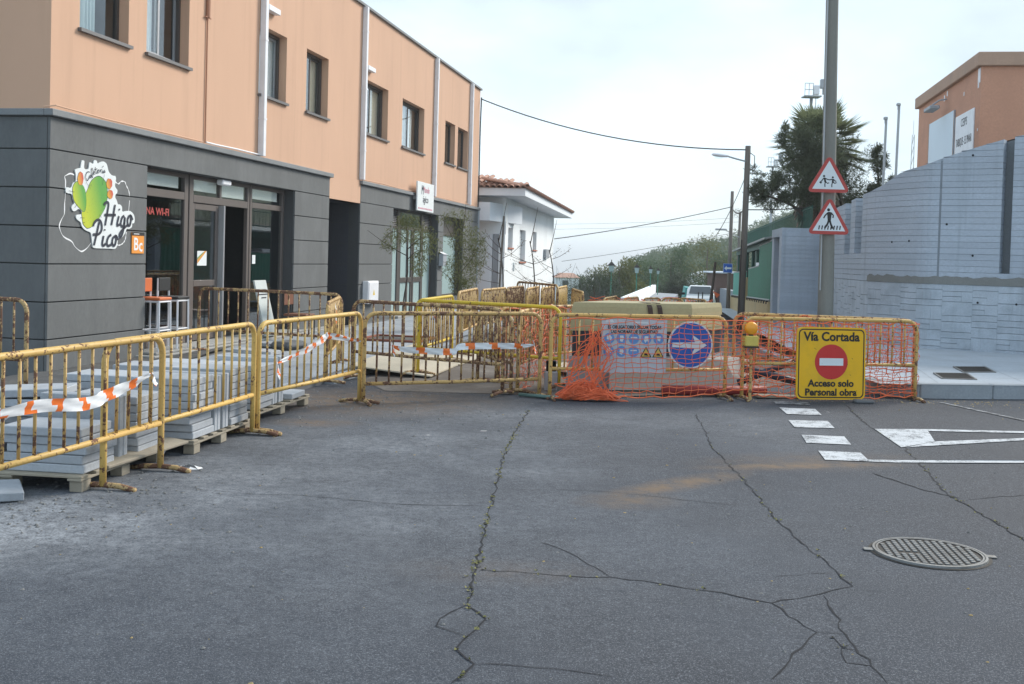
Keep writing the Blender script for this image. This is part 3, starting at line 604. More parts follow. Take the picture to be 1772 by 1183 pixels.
# windows of the upper floor
for k, (a, b_) in enumerate(WIN):
    z0, z1 = WZ; v = .17
    mb = MB(); e = .055
    mb.box(a, b_, v - .02, v + .05, z0, z0 + e); mb.box(a, b_, v - .02, v + .05, z1 - e, z1); mb.box(a, a + e, v - .02, v + .05, z0 + e, z1 - e); mb.box(b_ - e, b_, v - .02, v + .05, z0 + e, z1 - e)
    wf = mb.build('window', 'alu_dark', bd, local=True)
    mid_ = (a + b_) / 2
    if b_ - a > 1.15 and k not in (6, 7):
        for (s0, s1, dv) in ((a + e, mid_ + .03, 0), (mid_ - .03, b_ - e, .03)):
            mb = MB(); f = .045; vv = v + dv
            mb.box(s0, s1, vv, vv + .025, z0 + e, z0 + e + f); mb.box(s0, s1, vv, vv + .025, z1 - e - f, z1 - e); mb.box(s0, s0 + f, vv, vv + .025, z0 + e + f, z1 - e - f); mb.box(s1 - f, s1, vv, vv + .025, z0 + e + f, z1 - e - f)
            mb.build('sash', 'alu_grey' if k in (0, 1, 2) else 'alu_dark', wf, local=True)
            mb = MB(); mb.box(s0 + f, s1 - f, vv + .010, vv + .014, z0 + e + f, z1 - e - f); mb.build('pane', 'glass', wf, local=True)
    else:
        mb = MB(); mb.box(a + e, b_ - e, v + .01, v + .014, z0 + e, z1 - e); mb.build('pane', 'glass_dark', wf, local=True)
    if k < 6:                                        # curtain drawn over part of the window
        mb = MB(); c0, c1 = (a + .03, lerp(a, b_, (.62, .45, .97, .97, .97, .8)[k])); nf = 26
        for i in range(nf + 1):
            t = i / nf; y = v + .085 + .012 * math.sin(i * 1.9)
            mb.v += [Vector((lerp(c0, c1, t), y, z0)), Vector((lerp(c0, c1, t), y, z1))]
        for i in range(nf): mb.f.append((2 * i, 2 * i + 2, 2 * i + 3, 2 * i + 1)); mb.m.append(0)
        mb.build('curtain', 'blind_cream' if k in (3, 4) else 'curtain', wf, local=True)
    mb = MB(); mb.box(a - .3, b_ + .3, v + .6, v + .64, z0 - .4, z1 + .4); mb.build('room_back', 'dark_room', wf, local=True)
    mb = MB(); mb.box(a - .04, b_ + .04, -.055, v - .02, z0 - .04, z0 + .004); mb.build('window_sill', 'sill_metal', bd, local=True)
# white downpipes of square section, their outlets, and small conduits
for u in (6.04, 11.47, 17.66, 21.98):
    mb = MB(); mb.bbox(u - .055, u + .055, -.115, -.005, ZC + .02, ZT - .005, .006); dpipe = mb.build('downpipe', 'white_metal', bd, local=True)
    for z in (4.0, 5.4, 6.7):
        mb = MB(); mb.box(u - .062, u + .062, -.121, -.004, z, z + .03); mb.build('bracket', 'white_metal', dpipe, local=True)
for u, z in ((6.3, 6.02), (11.78, 5.93)):
    mb = MB(); mb.bbox(u - .2, u + .3, -.12, -.002, z - .05, z + .05, .006); mb.build('overflow_spout', 'white_metal', bd, local=True)
M('orange_pipe', (.42, .20, .12), .6, .08, 3)
mb = MB(); mb.tube([(3.99, -.02, ZC + .03), (3.99, -.02, 5.35)], .013, 6); mb.tube([(3.99, -.03, 5.35), (3.99, -.03, ZT - .01)], .035, 8); mb.tube([(3.9, -.03, 5.35), (4.08, -.03, 5.35)], .012); mb.build('riser_pipe', 'orange_pipe', bd, local=True)
mb = MB(); mb.tube([(3.99, -.04, ZC + .04), (4.3, -.04, ZC + .035), (5.1, -.04, ZC + .045), (5.98, -.04, ZC + .04)], .014, 6); mb.build('cable', 'white_metal', bd, local=True)
mb = MB(); mb.tube([(-.08, .03, ZC + .02), (.02, -.07, ZC + .05), (1.2, -.03, ZC + .035), (3.9, -.03, ZC + .035)], .010, 6); mb.build('cable', 'orange_render', bd, local=True)
mb = MB(); mb.tube([(11.5, -.05, ZC + .02)] + [(12 + i, -.05, ZC + .03 + .012 * math.sin(i * 2)) for i in range(12)], .012, 6); mb.build('cable', 'orange_render', bd, local=True)
mb = MB(); mb.tube([(UE + .02, -.03, -.2), (UE + .02, -.03, 3.3)], .05, 8); mb.build('drain_pipe', 'grey_pvc', bd, local=True)
M('cable_black', (.03, .028, .027), .7, .1, 5)
mb = MB(); mb.tube([(UE + .03, -.02, 3.35), (UE + .04, -.02, 4.6), (UE + .03, -.02, 6.0), (UE + .06, -.03, 7.05)], .022, 5); mb.build('cable', 'cable_black', bd, local=True)
# ground floor: backing wall with openings, cornice, cladding panels course by course
SH, PS, D2, W2 = (2.25, 7.65), (9.5, 11.45), (13.97, 18.3), (18.9, 21.35)
mb = MB()
holes_wall(mb, 0, UE, -.6, ZC - .02, [(*SH, .12, ZL), (*PS, -.6, ZL - .03), (*D2, .08, ZL), (*W2, .42, ZL)], 0, .24)
mb.quad((0, 0, -.6), (0, 0, ZC), (0, 10, ZC), (0, 10, -.6))
mb.build('ground_floor_wall', 'clad_joint', bd, local=True)
mb = MB()
for (a, b_) in ((-.09, 9.56), (11.4, UE + .06)): mb.bbox(a, b_, -.10, .02, ZC - .085, ZC, .008)
mb.bbox(-.09, 0., .02, 10, ZC - .085, ZC, .008); mb.build('cornice', 'cornice', bd, local=True)
CZ = [-.1, .48, .945, 1.42, 1.89, 2.365, ZL]
g = .007
def panel(u0, u1, z0, z1, v0=-.035, v1=.0):
    mb = MB(); mb.bbox(u0 + (g if u0 > .01 else 0), u1 - g, v0, v1, z0 + g, z1 - g, .005); return mb.build('cladding_panel', 'clad', bd, local=True)
for (a, b_) in ((-.035, SH[0]), (SH[1], PS[0]), (PS[1], D2[0]), (D2[1], W2[0]), (W2[1], UE)):
    for z0, z1 in zip(CZ, CZ[1:]): panel(a, b_, z0, z1)
panel(W2[0], W2[1], -.1, .42)
for (a, b_) in ((-.035, 9.5), (11.45, UE)): panel(a, b_, ZL, ZC - .085)
for z0, z1 in list(zip(CZ, CZ[1:])) + [(ZL, ZC - .085)]:
    for v0 in range(0, 8, 4):
        mb = MB(); mb.bbox(-.035, 0, v0 + g, v0 + 4 - g, z0 + g, z1 - g, .005); mb.build('cladding_panel', 'clad', bd, local=True)
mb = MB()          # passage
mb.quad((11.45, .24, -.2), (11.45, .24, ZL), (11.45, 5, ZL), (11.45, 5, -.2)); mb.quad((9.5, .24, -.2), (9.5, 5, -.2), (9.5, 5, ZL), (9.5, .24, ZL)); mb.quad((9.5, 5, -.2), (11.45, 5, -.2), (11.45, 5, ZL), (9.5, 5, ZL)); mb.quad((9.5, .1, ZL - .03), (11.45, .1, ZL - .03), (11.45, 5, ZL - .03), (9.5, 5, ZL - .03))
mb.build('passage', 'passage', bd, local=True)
for z in CZ[1:-1]:
    mb = MB(); mb.box(11.438, 11.449, .24, 5, z - .006, z + .006); mb.build('passage_joint', 'clad_joint', bd, local=True)
mb = MB(); mb.bbox(SH[0] - .25, 9.6, -.34, .2, -.1, .118, .012); mb.bbox(SH[0] - .1, SH[1] + .1, -.28, .24, .119, .155, .008); mb.build('door_step', 'stone_step', bd, local=True)
mb = MB(); mb.bbox(D2[0] - .1, D2[1] + .1, -.25, .24, -.1, .12, .012); mb.build('door_step', 'stone_step', bd, local=True)
# café shopfront: frames, panes, blinds, door, room behind
sf = MB(); v = .2
def bar(mb, u0, u1, z0, z1, d=.07): mb.bbox(u0, u1, v - .02, v - .02 + d, z0, z1, .006)
for (a, b_) in ((SH[0], SH[0] + .07), (3.74, 3.86), (3.90, 4.03), (6.02, 6.10), (6.13, 6.21), (SH[1] - .09, SH[1])): bar(sf, a, b_, .16, ZL)
for (a, b_, z0, z1) in ((SH[0] + .07, 3.74, 2.43, 2.55), (4.03, 6.02, 2.41, 2.53), (6.21, SH[1] - .09, 2.43, 2.53), (SH[0] + .07, 3.74, ZL - .06, ZL), (4.03, 6.02, ZL - .06, ZL), (6.21, SH[1] - .09, ZL - .06, ZL), (SH[0] + .07, 3.74, .16, .26), (6.21, SH[1] - .09, .16, .26), (4.94, 5.01, 2.53, ZL - .06)):
    if (a, b_) == (4.94, 5.01): bar(sf, a, b_, z0, z1)
    else: bar(sf, a, b_, z0, z1)
sfo = sf.build('shopfront_frame', 'alu_bronze', bd, local=True)
for (a, b_, z0, z1) in ((SH[0] + .07, 3.74, .26, 2.43), (SH[0] + .07, 3.74, 2.55, ZL - .06), (4.03, 4.94, 2.53, ZL - .06), (5.01, 6.02, 2.53, ZL - .06), (6.21, SH[1] - .09, .26, 2.43), (6.21, SH[1] - .09, 2.53, ZL - .06)):
    mb = MB(); mb.box(a, b_, v + .01, v + .016, z0, z1); mb.build('pane', 'glass' if z0 > 2.4 else 'glass_dark', sfo, local=True)
mb = MB()
for (a, b_, z0, z1) in ((4.03, 4.12, .17, 2.40), (4.86, 4.95, .17, 2.40), (4.12, 4.86, 2.30, 2.40), (4.12, 4.86, 1.05, 1.15), (4.12, 4.86, .17, .30)): mb.bbox(a, b_, v, v + .05, z0, z1, .006)
dr = mb.build('cafe_door', 'alu_bronze', bd, local=True)
for z0, z1 in ((.30, 1.05), (1.15, 2.30)):
    mb = MB(); mb.box(4.12, 4.86, v + .02, v + .026, z0, z1); mb.build('pane', 'glass_dark', dr, local=True)
mb = MB(); mb.bbox(4.95, 5.00, v - .10, v + .55, .17, 2.40, .006); mb.build('open_leaf_edge', 'alu_grey', dr, local=True)
for (a, b_, z0) in ((2.45, 3.62, 2.60), (4.1, 4.9, 2.60), (5.05, 5.95, 2.56), (6.3, 7.4, 2.60)):
    mb = MB(); mb.box(a, b_, v + .03, v + .04, z0 + .02, ZL - .03); mb.bbox(a, b_, v + .026, v + .048, z0, z0 + .025, .005); mb.build('roller_blind', 'blind_white', sfo, local=True)
mb = MB(); mb.bbox(4.72, 5.05, .02, .14, ZL - .10, ZL - .005, .02); mb.build('wall_lamp', 'white_metal', bd, local=True)
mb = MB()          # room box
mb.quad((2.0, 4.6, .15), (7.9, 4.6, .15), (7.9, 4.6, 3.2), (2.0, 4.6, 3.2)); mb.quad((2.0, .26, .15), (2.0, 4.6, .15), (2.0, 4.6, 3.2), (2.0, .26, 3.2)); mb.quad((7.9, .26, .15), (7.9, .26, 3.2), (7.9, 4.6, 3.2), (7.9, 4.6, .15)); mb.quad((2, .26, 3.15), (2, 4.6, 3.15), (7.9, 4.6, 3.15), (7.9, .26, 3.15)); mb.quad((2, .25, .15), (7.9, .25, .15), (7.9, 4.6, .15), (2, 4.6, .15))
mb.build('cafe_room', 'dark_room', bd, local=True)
M('counter_wood', (.30, .13, .06), .6, .25, 2, stretch=(1, 1, 8))
M('lamp_cloth', (.5, .48, .44), .8, .05)
M('bottle_glass', (.12, .16, .15), .2, .3, 12, spec=.7)
M('orange_seat', (.62, .16, .05), .5, .1)
M('black_seat', (.03, .03, .03), .5, .1)
Bm = frame(bd)
def bthing(name, label, cat, u, v_, z, group=None): return thing(name, label, cat, tuple(Bm @ Vector((u, v_, z))), math.pi / 2 - TH, group)
ct = bthing('bar_counter', 'brown wooden bar counter inside the café behind the glass', 'counter', 4.5, 2.2, .15)
mb = MB(); mb.bbox(-2.2, .4, .0, .06, 0, 1.0, .01); mb.build('front_board', 'counter_wood', ct, local=True)
for i in range(9):
    mb = MB(); mb.box(-2.19 + i * .287, -1.915 + i * .287, -.02, -.001, .05, .95); mb.build('plank', 'counter_wood', ct, local=True)
mb = MB(); mb.bbox(-2.25, .45, -.08, .5, 1.0, 1.05, .01); mb.build('counter_top', 'black_seat', ct, local=True)
for i in range(3):
    q = bthing('pendant_lamp', ('left', 'middle', 'right')[i] + ' cloth pendant lamp hanging inside the café window', 'lamp', 3.62 + i * .42, 1.4, 1.85, 'pendant lamps in the café')
    mb = MB(); n = 14; prof = [(.045, .25), (.05, .24), (.10, .0), (.092, .0)]
    mb.v = [Vector((math.cos(6.2832 * k / n) * r, math.sin(6.2832 * k / n) * r, z)) for r, z in prof for k in range(n)]
    mb.f = [(a * n + k, a * n + (k + 1) % n, (a + 1) * n + (k + 1) % n, (a + 1) * n + k) for a in range(3) for k in range(n)]; mb.m = [0] * len(mb.f)
    mb.build('lamp_shade', 'lamp_cloth', q, local=True, smooth=True)
    mb = MB(); mb.tube([(0, 0, .24), (0, 0, 1.3)], .006, 5); mb.build('cord', 'cable_black', q, local=True)
sh = bthing('back_bar_shelf', 'dark back-bar shelving with bottles inside the café', 'shelf', 5.0, 4.2, .15)
for z in (.9, 1.25, 1.6, 1.95):
    mb = MB(); mb.bbox(-2.6, 2.4, 0, .3, z, z + .03, .004); sb = mb.build('shelf_board', 'counter_wood', sh, local=True)
for a in (-2.6, -.1, 2.4):
    mb = MB(); mb.bbox(a, a + .04, 0, .3, 0, 2.2, .004); mb.build('upright', 'counter_wood', sh, local=True)
bt0 = None
for i in range(12):
    z = rnd.choice((.93, 1.28, 1.63)) + .15; u = 2.5 + rnd.uniform(0, 4.8)
    if bt0 is None:
        mb = MB(); n = 8; prof = [(.035, 0), (.036, .17), (.014, .23), (.014, .29)]
        mb.v = [Vector((math.cos(6.2832 * k / n) * r, math.sin(6.2832 * k / n) * r, zz)) for r, zz in prof for k in range(n)]
        mb.f = [(a * n + k, a * n + (k + 1) % n, (a + 1) * n + (k + 1) % n, (a + 1) * n + k) for a in range(3) for k in range(n)] + [tuple(3 * n + k for k in range(n))]; mb.m = [0] * len(mb.f)
        bt0 = mb.build('bottle', 'bottle_glass', smooth=True); bo = bt0
    else: bo = copyobj(bt0)
    bo.location = Bm @ Vector((u, 4.3, z)); props(bo, 'bottle standing on the shelves at the back of the café', 'bottle', 'bottles on the café shelves')
# coke fridge sign, wi-fi lettering, poster
flat('red_ink', (.55, .03, .03), .5); flat('led_red', (.75, .12, .10), .5); flat('dark_ink', (.03, .035, .05), .5); flat('white_ink', (.8, .8, .8), .6); flat('black_ink', (.015, .015, .015), .6)
flat('paper_white', (.72, .75, .74), .7); flat('paper_green', (.16, .30, .10), .7); flat('paper_orange', (.62, .28, .05), .7)
vp = lambda u, v_, z: plane_mat(Bm @ Vector((u, v_, z)), FD, (0, 0, 1))
fg = bthing('drinks_fridge', 'tall dark drinks fridge with red script lettering inside the café', 'fridge', 5.75, 2.6, .15)
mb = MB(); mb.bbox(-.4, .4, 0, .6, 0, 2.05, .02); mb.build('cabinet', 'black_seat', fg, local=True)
mb = MB(); mb.bbox(-.33, .33, -.02, -.001, .15, 1.55, .01); mb.build('glass_door', 'glass_dark', fg, local=True)
text('Coca-Cola', .16, vp(5.75, 2.575, 1.98), 'red_ink', fg, shear=.25, sx=1.1)
wf_ = bthing('wifi_sign', 'red lettered wi-fi notice inside the left café window', 'sign', 2.95, .23, 2.14)
text('ZONA WI-FI', .15, vp(2.86, .212, 2.205), 'led_red', wf_, sx=1.12, bold=.004)
po = bthing('notice_poster', 'small white poster with green and orange stripes on the café door', 'poster', 4.38, v - .005, 1.39)
mb = MB(); mb.box(-.16, .16, 0, .004, 0, .24); mb.build('sheet', 'paper_white', po, local=True)
mb = MB(); mb.add([(-.16, -.002, .03), (-.16, -.002, .10), (.08, -.002, .24), (.15, -.002, .24)], [(0, 1, 2, 3)]); mb.build('orange_stripe', 'paper_orange', po, local=True)
mb = MB(); mb.add([(-.16, -.003, .10), (-.16, -.003, .13), (.03, -.003, .22), (.06, -.003, .22)], [(0, 1, 2, 3)]); mb.build('green_stripe', 'paper_green', po, local=True)
mb = MB(); mb.box(0, .13, 0, .004, 0, .16); mb.build('opening_hours_card', 'paper_white', None, label='small white card stuck on the right café pane', cat='card', origin=(0, 0, 0)).matrix_world = Bm @ Matrix.Translation((6.30, v - .002, 1.42))
def stool(u, v_, label, seat, h=.98, back=True):
    t = bthing('bar_stool', label, 'stool', u, v_, .152); s_ = .17
    for sx in (-1, 1):
        for sy in (-1, 1):
            mb = MB(); mb.tube([(sx * s_, sy * s_, 0), (sx * s_ * .95, sy * s_ * .95, .74 if sy < 0 or not back else 1.05)], .017, 6); mb.build('leg', 'white_metal', t, local=True)
    for z in (.30, .72):
        mb = MB()
        for p0, p1 in (((-1, -1), (1, -1)), ((1, -1), (1, 1)), ((1, 1), (-1, 1)), ((-1, 1), (-1, -1))): mb.tube([(p0[0] * s_ * .97, p0[1] * s_ * .97, z), (p1[0] * s_ * .97, p1[1] * s_ * .97, z)], .011, 5)
        mb.build('stretcher', 'white_metal', t, local=True)
    mb = MB(); mb.bbox(-.18, .18, -.18, .18, .742, .785, .012); mb.build('seat', seat, t, local=True)
    if back: mb = MB(); mb.bbox(-.17, .17, .14, .165, .86, 1.06, .008); mb.build('backrest', seat, t, local=True)
stool(2.52, -.03, 'aluminium bar stool with orange seat outside the left café window', 'orange_seat'); stool(3.02, -.05, 'aluminium bar stool with black seat outside the café window, nearer the door', 'black_seat')
M('brown_seat', (.19, .075, .04), .6, .15); M('board_white', (.52, .56, .54), .6, .06)
ch = bthing('terrace_chair', 'dark terrace chair with brown leather back outside the café', 'chair', 6.25, -.75, .08)
for sx in (-1, 1):
    for sy in (-1, 1): mb = MB(); mb.tube([(sx * .21, sy * .21, 0), (sx * .21, sy * .21, .45 if sy < 0 else .86)], .013, 6); mb.build('leg', 'iron_dark', ch, local=True)
mb = MB(); mb.bbox(-.22, .22, -.22, .22, .43, .47, .012); mb.build('seat', 'brown_seat', ch, local=True); mb = MB(); mb.bbox(-.22, .22, .2, .225, .62, .86, .01); mb.build('backrest', 'brown_seat', ch, local=True)
ab = bthing('menu_board', 'white menu board leaning against the café window', 'board', 6.0, -.12, .155)
mb = MB(); mb.add([(-.24, -.22, 0), (.24, -.22, 0), (.24, -.19, 0), (-.24, -.19, 0), (-.24, .02, .98), (.24, .02, .98), (.24, .05, .98), (-.24, .05, .98)], [(0, 3, 2, 1), (4, 5, 6, 7), (0, 1, 5, 4), (1, 2, 6, 5), (2, 3, 7, 6), (3, 0, 4, 7)]); mb.build('panel', 'board_white', ab, local=True)
for z0, wl in ((.80, .3), (.72, .36), (.66, .2)):
    mb = MB(); y = lerp(-.22, .02, z0 / .98) - .004; mb.box(-wl / 2, wl / 2, y, y + .003, z0, z0 + .02); mb.build('printed_line', 'dark_ink', ab, local=True)

# second shop: frosted glazed door set and window
mb = MB()
for (a, b_, z0, z1) in ((D2[0], D2[0] + .06, .12, ZL), (15.02, 15.26, .12, ZL), (15.26, 15.33, .12, 2.36), (15.93, 16.02, .12, 2.36), (16.3, 16.42, .12, 2.36), (16.48, 16.58, .12, 2.36), (17.25, 17.46, .12, ZL), (D2[1] - .07, D2[1], .12, ZL), (15.26, 17.25, 2.34, 2.42), (14.03, 15.02, 2.34, 2.4), (17.46, 18.23, 2.34, 2.4), (15.26, 17.25, ZL - .05, ZL), (15.33, 15.93, .92, 1.06), (16.58, 17.25, .92, 1.06), (16.02, 16.3, .92, 1.06)): mb.bbox(a, b_, v - .03, v + .05, z0, z1, .005)
s2 = mb.build('shopfront_frame', 'alu_dark', bd, local=True)
for (a, b_, z0, z1) in ((14.03, 15.02, .12, 2.34), (15.33, 15.93, .12, .92), (15.33, 15.93, 1.06, 2.34), (16.02, 16.3, 1.06, 2.34), (16.02, 16.3, .12, .92), (16.58, 17.25, .12, .92), (16.58, 17.25, 1.06, 2.34), (17.46, 18.23, .12, 2.34)):
    mb = MB(); mb.box(a, b_, v + .0, v + .012, z0, z1); mb.build('pane', 'frosted', s2, local=True)
mb = MB(); mb.box(15.26, 17.25, v, v + .01, 2.42, ZL - .05); mb.build('pane', 'glass_dark', s2, local=True)
mb = MB(); mb.box(15.26, 17.25, v + .5, v + .52, 2.3, ZL); mb.build('room_back', 'room_wall', s2, local=True)
for (a, b_) in ((14.05, 15.0), (17.48, 18.2)):
    for k in range(9):
        z = 2.42 + k * .045; mb = MB(); mb.add([(a, v - .01, z), (b_, v - .01, z), (b_, v + .03, z + .03), (a, v + .03, z + .03)], [(0, 1, 2, 3)]); mb.build('louvre', 'alu_grey', s2, local=True)
    mb = MB(); mb.box(a, b_, v + .032, v + .04, 2.40, ZL); mb.build('louvre_back', 'alu_dark', s2, local=True)
mb = MB(); mb.tube([(17.12, v - .07, 1.2), (17.12, v - .07, 1.75)], .016, 8); mb.build('door_pull', 'white_metal', s2, local=True)
mb = MB()
for (a, b_, z0, z1) in ((W2[0], W2[0] + .07, .42, ZL), (W2[1] - .07, W2[1], .42, ZL), (W2[0] + .07, W2[1] - .07, .42, .5), (W2[0] + .07, W2[1] - .07, 2.28, 2.36), (W2[0] + .07, W2[1] - .07, ZL - .05, ZL)): mb.bbox(a, b_, v - .03, v + .05, z0, z1, .005)
s3 = mb.build('window', 'alu_dark', bd, local=True)
mb = MB(); mb.box(W2[0] + .07, W2[1] - .07, v, v + .012, .5, 2.28); mb.build('pane', 'frosted', s3, local=True)
mb = MB(); mb.box(W2[0] + .07, W2[1] - .07, v + .02, v + .03, 2.36, ZL - .05); mb.build('upper_panel', 'alu_dark', s3, local=True)

# ---- signs and boxes on the façade
lg = bthing('cafe_sign', 'cut-out white café sign with green prickly pear and black script lettering', 'sign', .9, -.05, 1.6)
def lgp(name, pts, off, mat, dep=.004):
    mb = MB(); mb.prism(pts, vp(0, off, 0), dep); return mb.build(name, mat, lg)
mb = MB(); mb.prism([tuple(q) for q in smooth2(LOGO_BACK + LOGO_BACK[:1], 3)[:-1]][::-1], vp(0, -.036, 0), .014); mb.build('backing', 'paper_white', lg)
def cactus_mat(name, c0, c1, u0, u1, z0, z1):
    m, nt, b = newmat(name)
    g_ = node(nt, 'ShaderNodeTexCoord'); gr = node(nt, 'ShaderNodeTexGradient'); mp_ = node(nt, 'ShaderNodeMapping'); mp_.inputs['Rotation'].default_value = (0, 0, R(-25))
    s_ = node(nt, 'ShaderNodeSeparateXYZ'); cb = node(nt, 'ShaderNodeCombineXYZ')
    nt.links.new(g_.outputs['Generated'], s_.inputs[0]); nt.links.new(s_.outputs['X'], cb.inputs[0]); nt.links.new(s_.outputs['Z'], cb.inputs[1]); nt.links.new(cb.outputs[0], mp_.inputs[0]); nt.links.new(mp_.outputs[0], gr.inputs[0])
    nt.links.new(ramp(nt, gr.outputs['Fac'], u0, u1, (*c0, 1), (*c1, 1)), b.inputs['Base Color']); b.inputs['Roughness'].default_value = .5
cactus_mat('pad_green', (.50, .55, .03), (.10, .33, .05), .25, .95, 0, 1); cactus_mat('fruit_red', (.70, .38, .04), (.55, .09, .05), .2, 1., 0, 1)
for nm, pts, mt, dz in (('large_pad', LOGO_PAD1, 'pad_green', 0), ('small_pad', LOGO_PAD2, 'pad_green', .002), ('fruit', LOGO_F1, 'fruit_red', .004), ('fruit', LOGO_F2, 'fruit_red', .004), ('fruit', LOGO_F3, 'fruit_red', .004)):
    q = [tuple(a) for a in smooth2(pts + pts[:1], 3)[:-1]]
    cx_ = sum(a[0] for a in q) / len(q); cz_ = sum(a[1] for a in q) / len(q)
    lgp(nm + '_outline', [(cx_ + (a - cx_) * 1.03, cz_ + (z - cz_) * 1.025) for a, z in q][::-1], -.0505 - dz, 'dark_ink', -.0004)
    lgp(nm, q[::-1], -.052 - dz, mt, -.0004)
mb = MB()
for s_ in LOGO_BIG: mb.ribbon(s_, .036, vp(0, -.0585, 0), 0, sub=5)
mb.build('large_lettering', 'dark_ink', lg)['kind'] = 'stuff'
mb = MB()
for s_ in LOGO_SMALL: mb.ribbon(s_, .011, vp(0, -.0585, 0), 0, sub=4)
mb.build('small_lettering', 'dark_ink', lg)['kind'] = 'stuff'
mb = MB()
for s_ in LOGO_SPINES: mb.ribbon(s_, .005, vp(0, -.059, 0), 0, sub=1)
for _ in range(40):
    a, z = rnd.uniform(.62, 1.1), rnd.uniform(1.95, 2.45)
    mb.ribbon([(a, z), (a + .004, z)], .007, vp(0, -.059, 0), 0, sub=1)
mb.build('spines', 'dark_ink', lg)
il = bthing('island_outline', 'white hand-painted island outline around the prickly pear sign', 'painted outline', .9, -.04, 1.6)
mb = MB()
for s_ in LOGO_ISLAND: mb.ribbon(s_, lambda t: .014 + .007 * math.sin(t * 37), vp(0, -.0375, 0), 0, sub=6)
mb.build('painted_line', 'white_ink', il)
bc = bthing('licence_plaque', 'orange plaque with white Bc letters beside the café window', 'plaque', 2.0, -.05, 1.57)
flat('plaque_orange', (.80, .30, .05), .5)
mb = MB(); mb.bbox(-.16, .16, -.0, .012, 0, .30, .003); mb.build('plate', 'plaque_orange', bc, local=True); mb = MB(); mb.box(-.16, .16, -.003, -.0005, .255, .30); mb.build('top_band', 'black_ink', bc, local=True)
text('B', .25, vp(1.945, -.0515, 1.695), 'white_ink', bc, 'letter', bold=.004, sx=.92); text('c', .25, vp(2.07, -.0515, 1.68), 'white_ink', bc, 'letter', bold=.004, sx=.92)
mb = MB(); mb.box(-.12, .02, -.005, -.0035, .272, .282); mb.build('band_lettering', 'white_ink', bc, local=True)
sg = bthing('shop_sign', 'square white shop sign with childish lettering fixed over the second shop', 'sign', 16.35, -.16, 2.86)
mb = MB(); mb.bbox(-.82, .82, -.03, .01, 0, .78, .006); mb.build('panel', 'paper_white', sg, local=True)
for sx in (-.7, .7): mb = MB(); mb.box(sx - .03, sx + .03, .011, .12, .3, .4); mb.build('bracket', 'alu_grey', sg, local=True)
flat('pink_ink', (.66, .22, .30), .5)
text('Mundo', .24, vp(16.38, -.194, 3.44), 'pink_ink', sg, shear=.12, sx=.95); text('M', .36, vp(16.0, -.196, 3.42), 'dark_ink', sg, shear=.1, sx=.8); text('ágico', .27, vp(16.32, -.194, 3.18), 'dark_ink', sg, shear=.12, sx=1.0)
mb = MB(); [mb.box(-.72 + k * .13, -.64 + k * .13, -.034, -.0315, .05, .09) for k in range(11)]; mb.build('small_print', 'pink_ink', sg, local=True)
cb_ = bthing('electric_cabinet', 'white electric meter cabinet with yellow warning triangle by the passage', 'cabinet', 12.1, -.04, .50)
mb = MB(); mb.bbox(-.38, .38, -.14, .0, 0, .53, .01); mb.build('case', 'white_metal', cb_, local=True); mb = MB(); mb.bbox(-.34, .34, -.155, -.141, .03, .50, .006); mb.build('door', 'white_metal', cb_, local=True)
flat('sign_yellow', (.72, .50, .02), .45)
mb = MB(); mb.add([(-.07, -.157, .2), (.07, -.157, .2), (0, -.157, .34)], [(0, 1, 2)]); mb.build('warning_triangle', 'sign_yellow', cb_, local=True)
mbx = bthing('mailbox', 'small pale grey mailbox on the pier of the second shop', 'mailbox', 18.6, -.04, 1.37)
mb = MB(); mb.bbox(-.2, .2, -.14, 0, 0, .36, .01); mb.build('box', 'grey_pvc', mbx, local=True); mb = MB(); mb.add([(-.22, -.17, .34), (.22, -.17, .34), (.22, 0, .42), (-.22, 0, .42)], [(0, 1, 2, 3)]); mb.build('lid', 'white_metal', mbx, local=True)

# ================================================================== RIGHT SIDE: CONCRETE WALL
M('board_concrete', (.43, .485, .55), .88, .11, 1.1, .35, 70, dirt=(.34, .39, .44), dirt_amt=.6, stretch=(1, 1, 2.2), objrand=.10, streak=.45)
M('rough_concrete', (.45, .505, .56), .9, .16, 2.4, .9, 32, dirt=(.27, .31, .35), dirt_amt=.8, objrand=.08, streak=.5)
M('wall_core', (.13, .14, .15), .95, .1)
M('mortar', (.21, .215, .205), .95, .15, 3, .5, 60)
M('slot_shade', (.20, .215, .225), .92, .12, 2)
# arc-length samples of the wall line (right to left)
pts = [Vector((a, b_, 0)) for a, b_, _ in WALL]; tops = [c_ for *_, c_ in WALL]
def catmull(tt):
    i = min(int(tt), len(pts) - 2); t = tt - i
    p0, p1, p2, p3 = pts[max(i - 1, 0)], pts[i], pts[i + 1], pts[min(i + 2, len(pts) - 1)]
    q = .5 * ((2 * p1) + (p2 - p0) * t + (2 * p0 - 5 * p1 + 4 * p2 - p3) * t * t + (3 * p1 - p0 - 3 * p2 + p3) * t ** 3)
    return q, lerp(tops[i], tops[i + 1], t)
SM = []                                   # (arc, point, top)
prev = None; arc = 0
for k in range((len(pts) - 1) * 60 + 1):
    q, tp = catmull(k / 60)
    if prev is not None: arc += (q - prev).length
    SM.append((arc, q, tp)); prev = q
for _ in range(40): SM = [SM[0]] + [(SM[i][0], (SM[i - 1][1] + SM[i][1] * 2 + SM[i + 1][1]) / 4, (SM[i - 1][2] + SM[i][2] * 2 + SM[i + 1][2]) / 4) for i in range(1, len(SM) - 1)] + [SM[-1]]
def at(s_):
    lo, hi = 0, len(SM) - 1
    while hi - lo > 1:
        md = (lo + hi) // 2
        if SM[md][0] < s_: lo = md
        else: hi = md
    t = (s_ - SM[lo][0]) / max(1e-6, SM[hi][0] - SM[lo][0]); d = (SM[hi][1] - SM[lo][1]).normalized()
    return SM[lo][1].lerp(SM[hi][1], t), lerp(SM[lo][2], SM[hi][2], t), Vector((d.y, -d.x, 0)) * 1.0
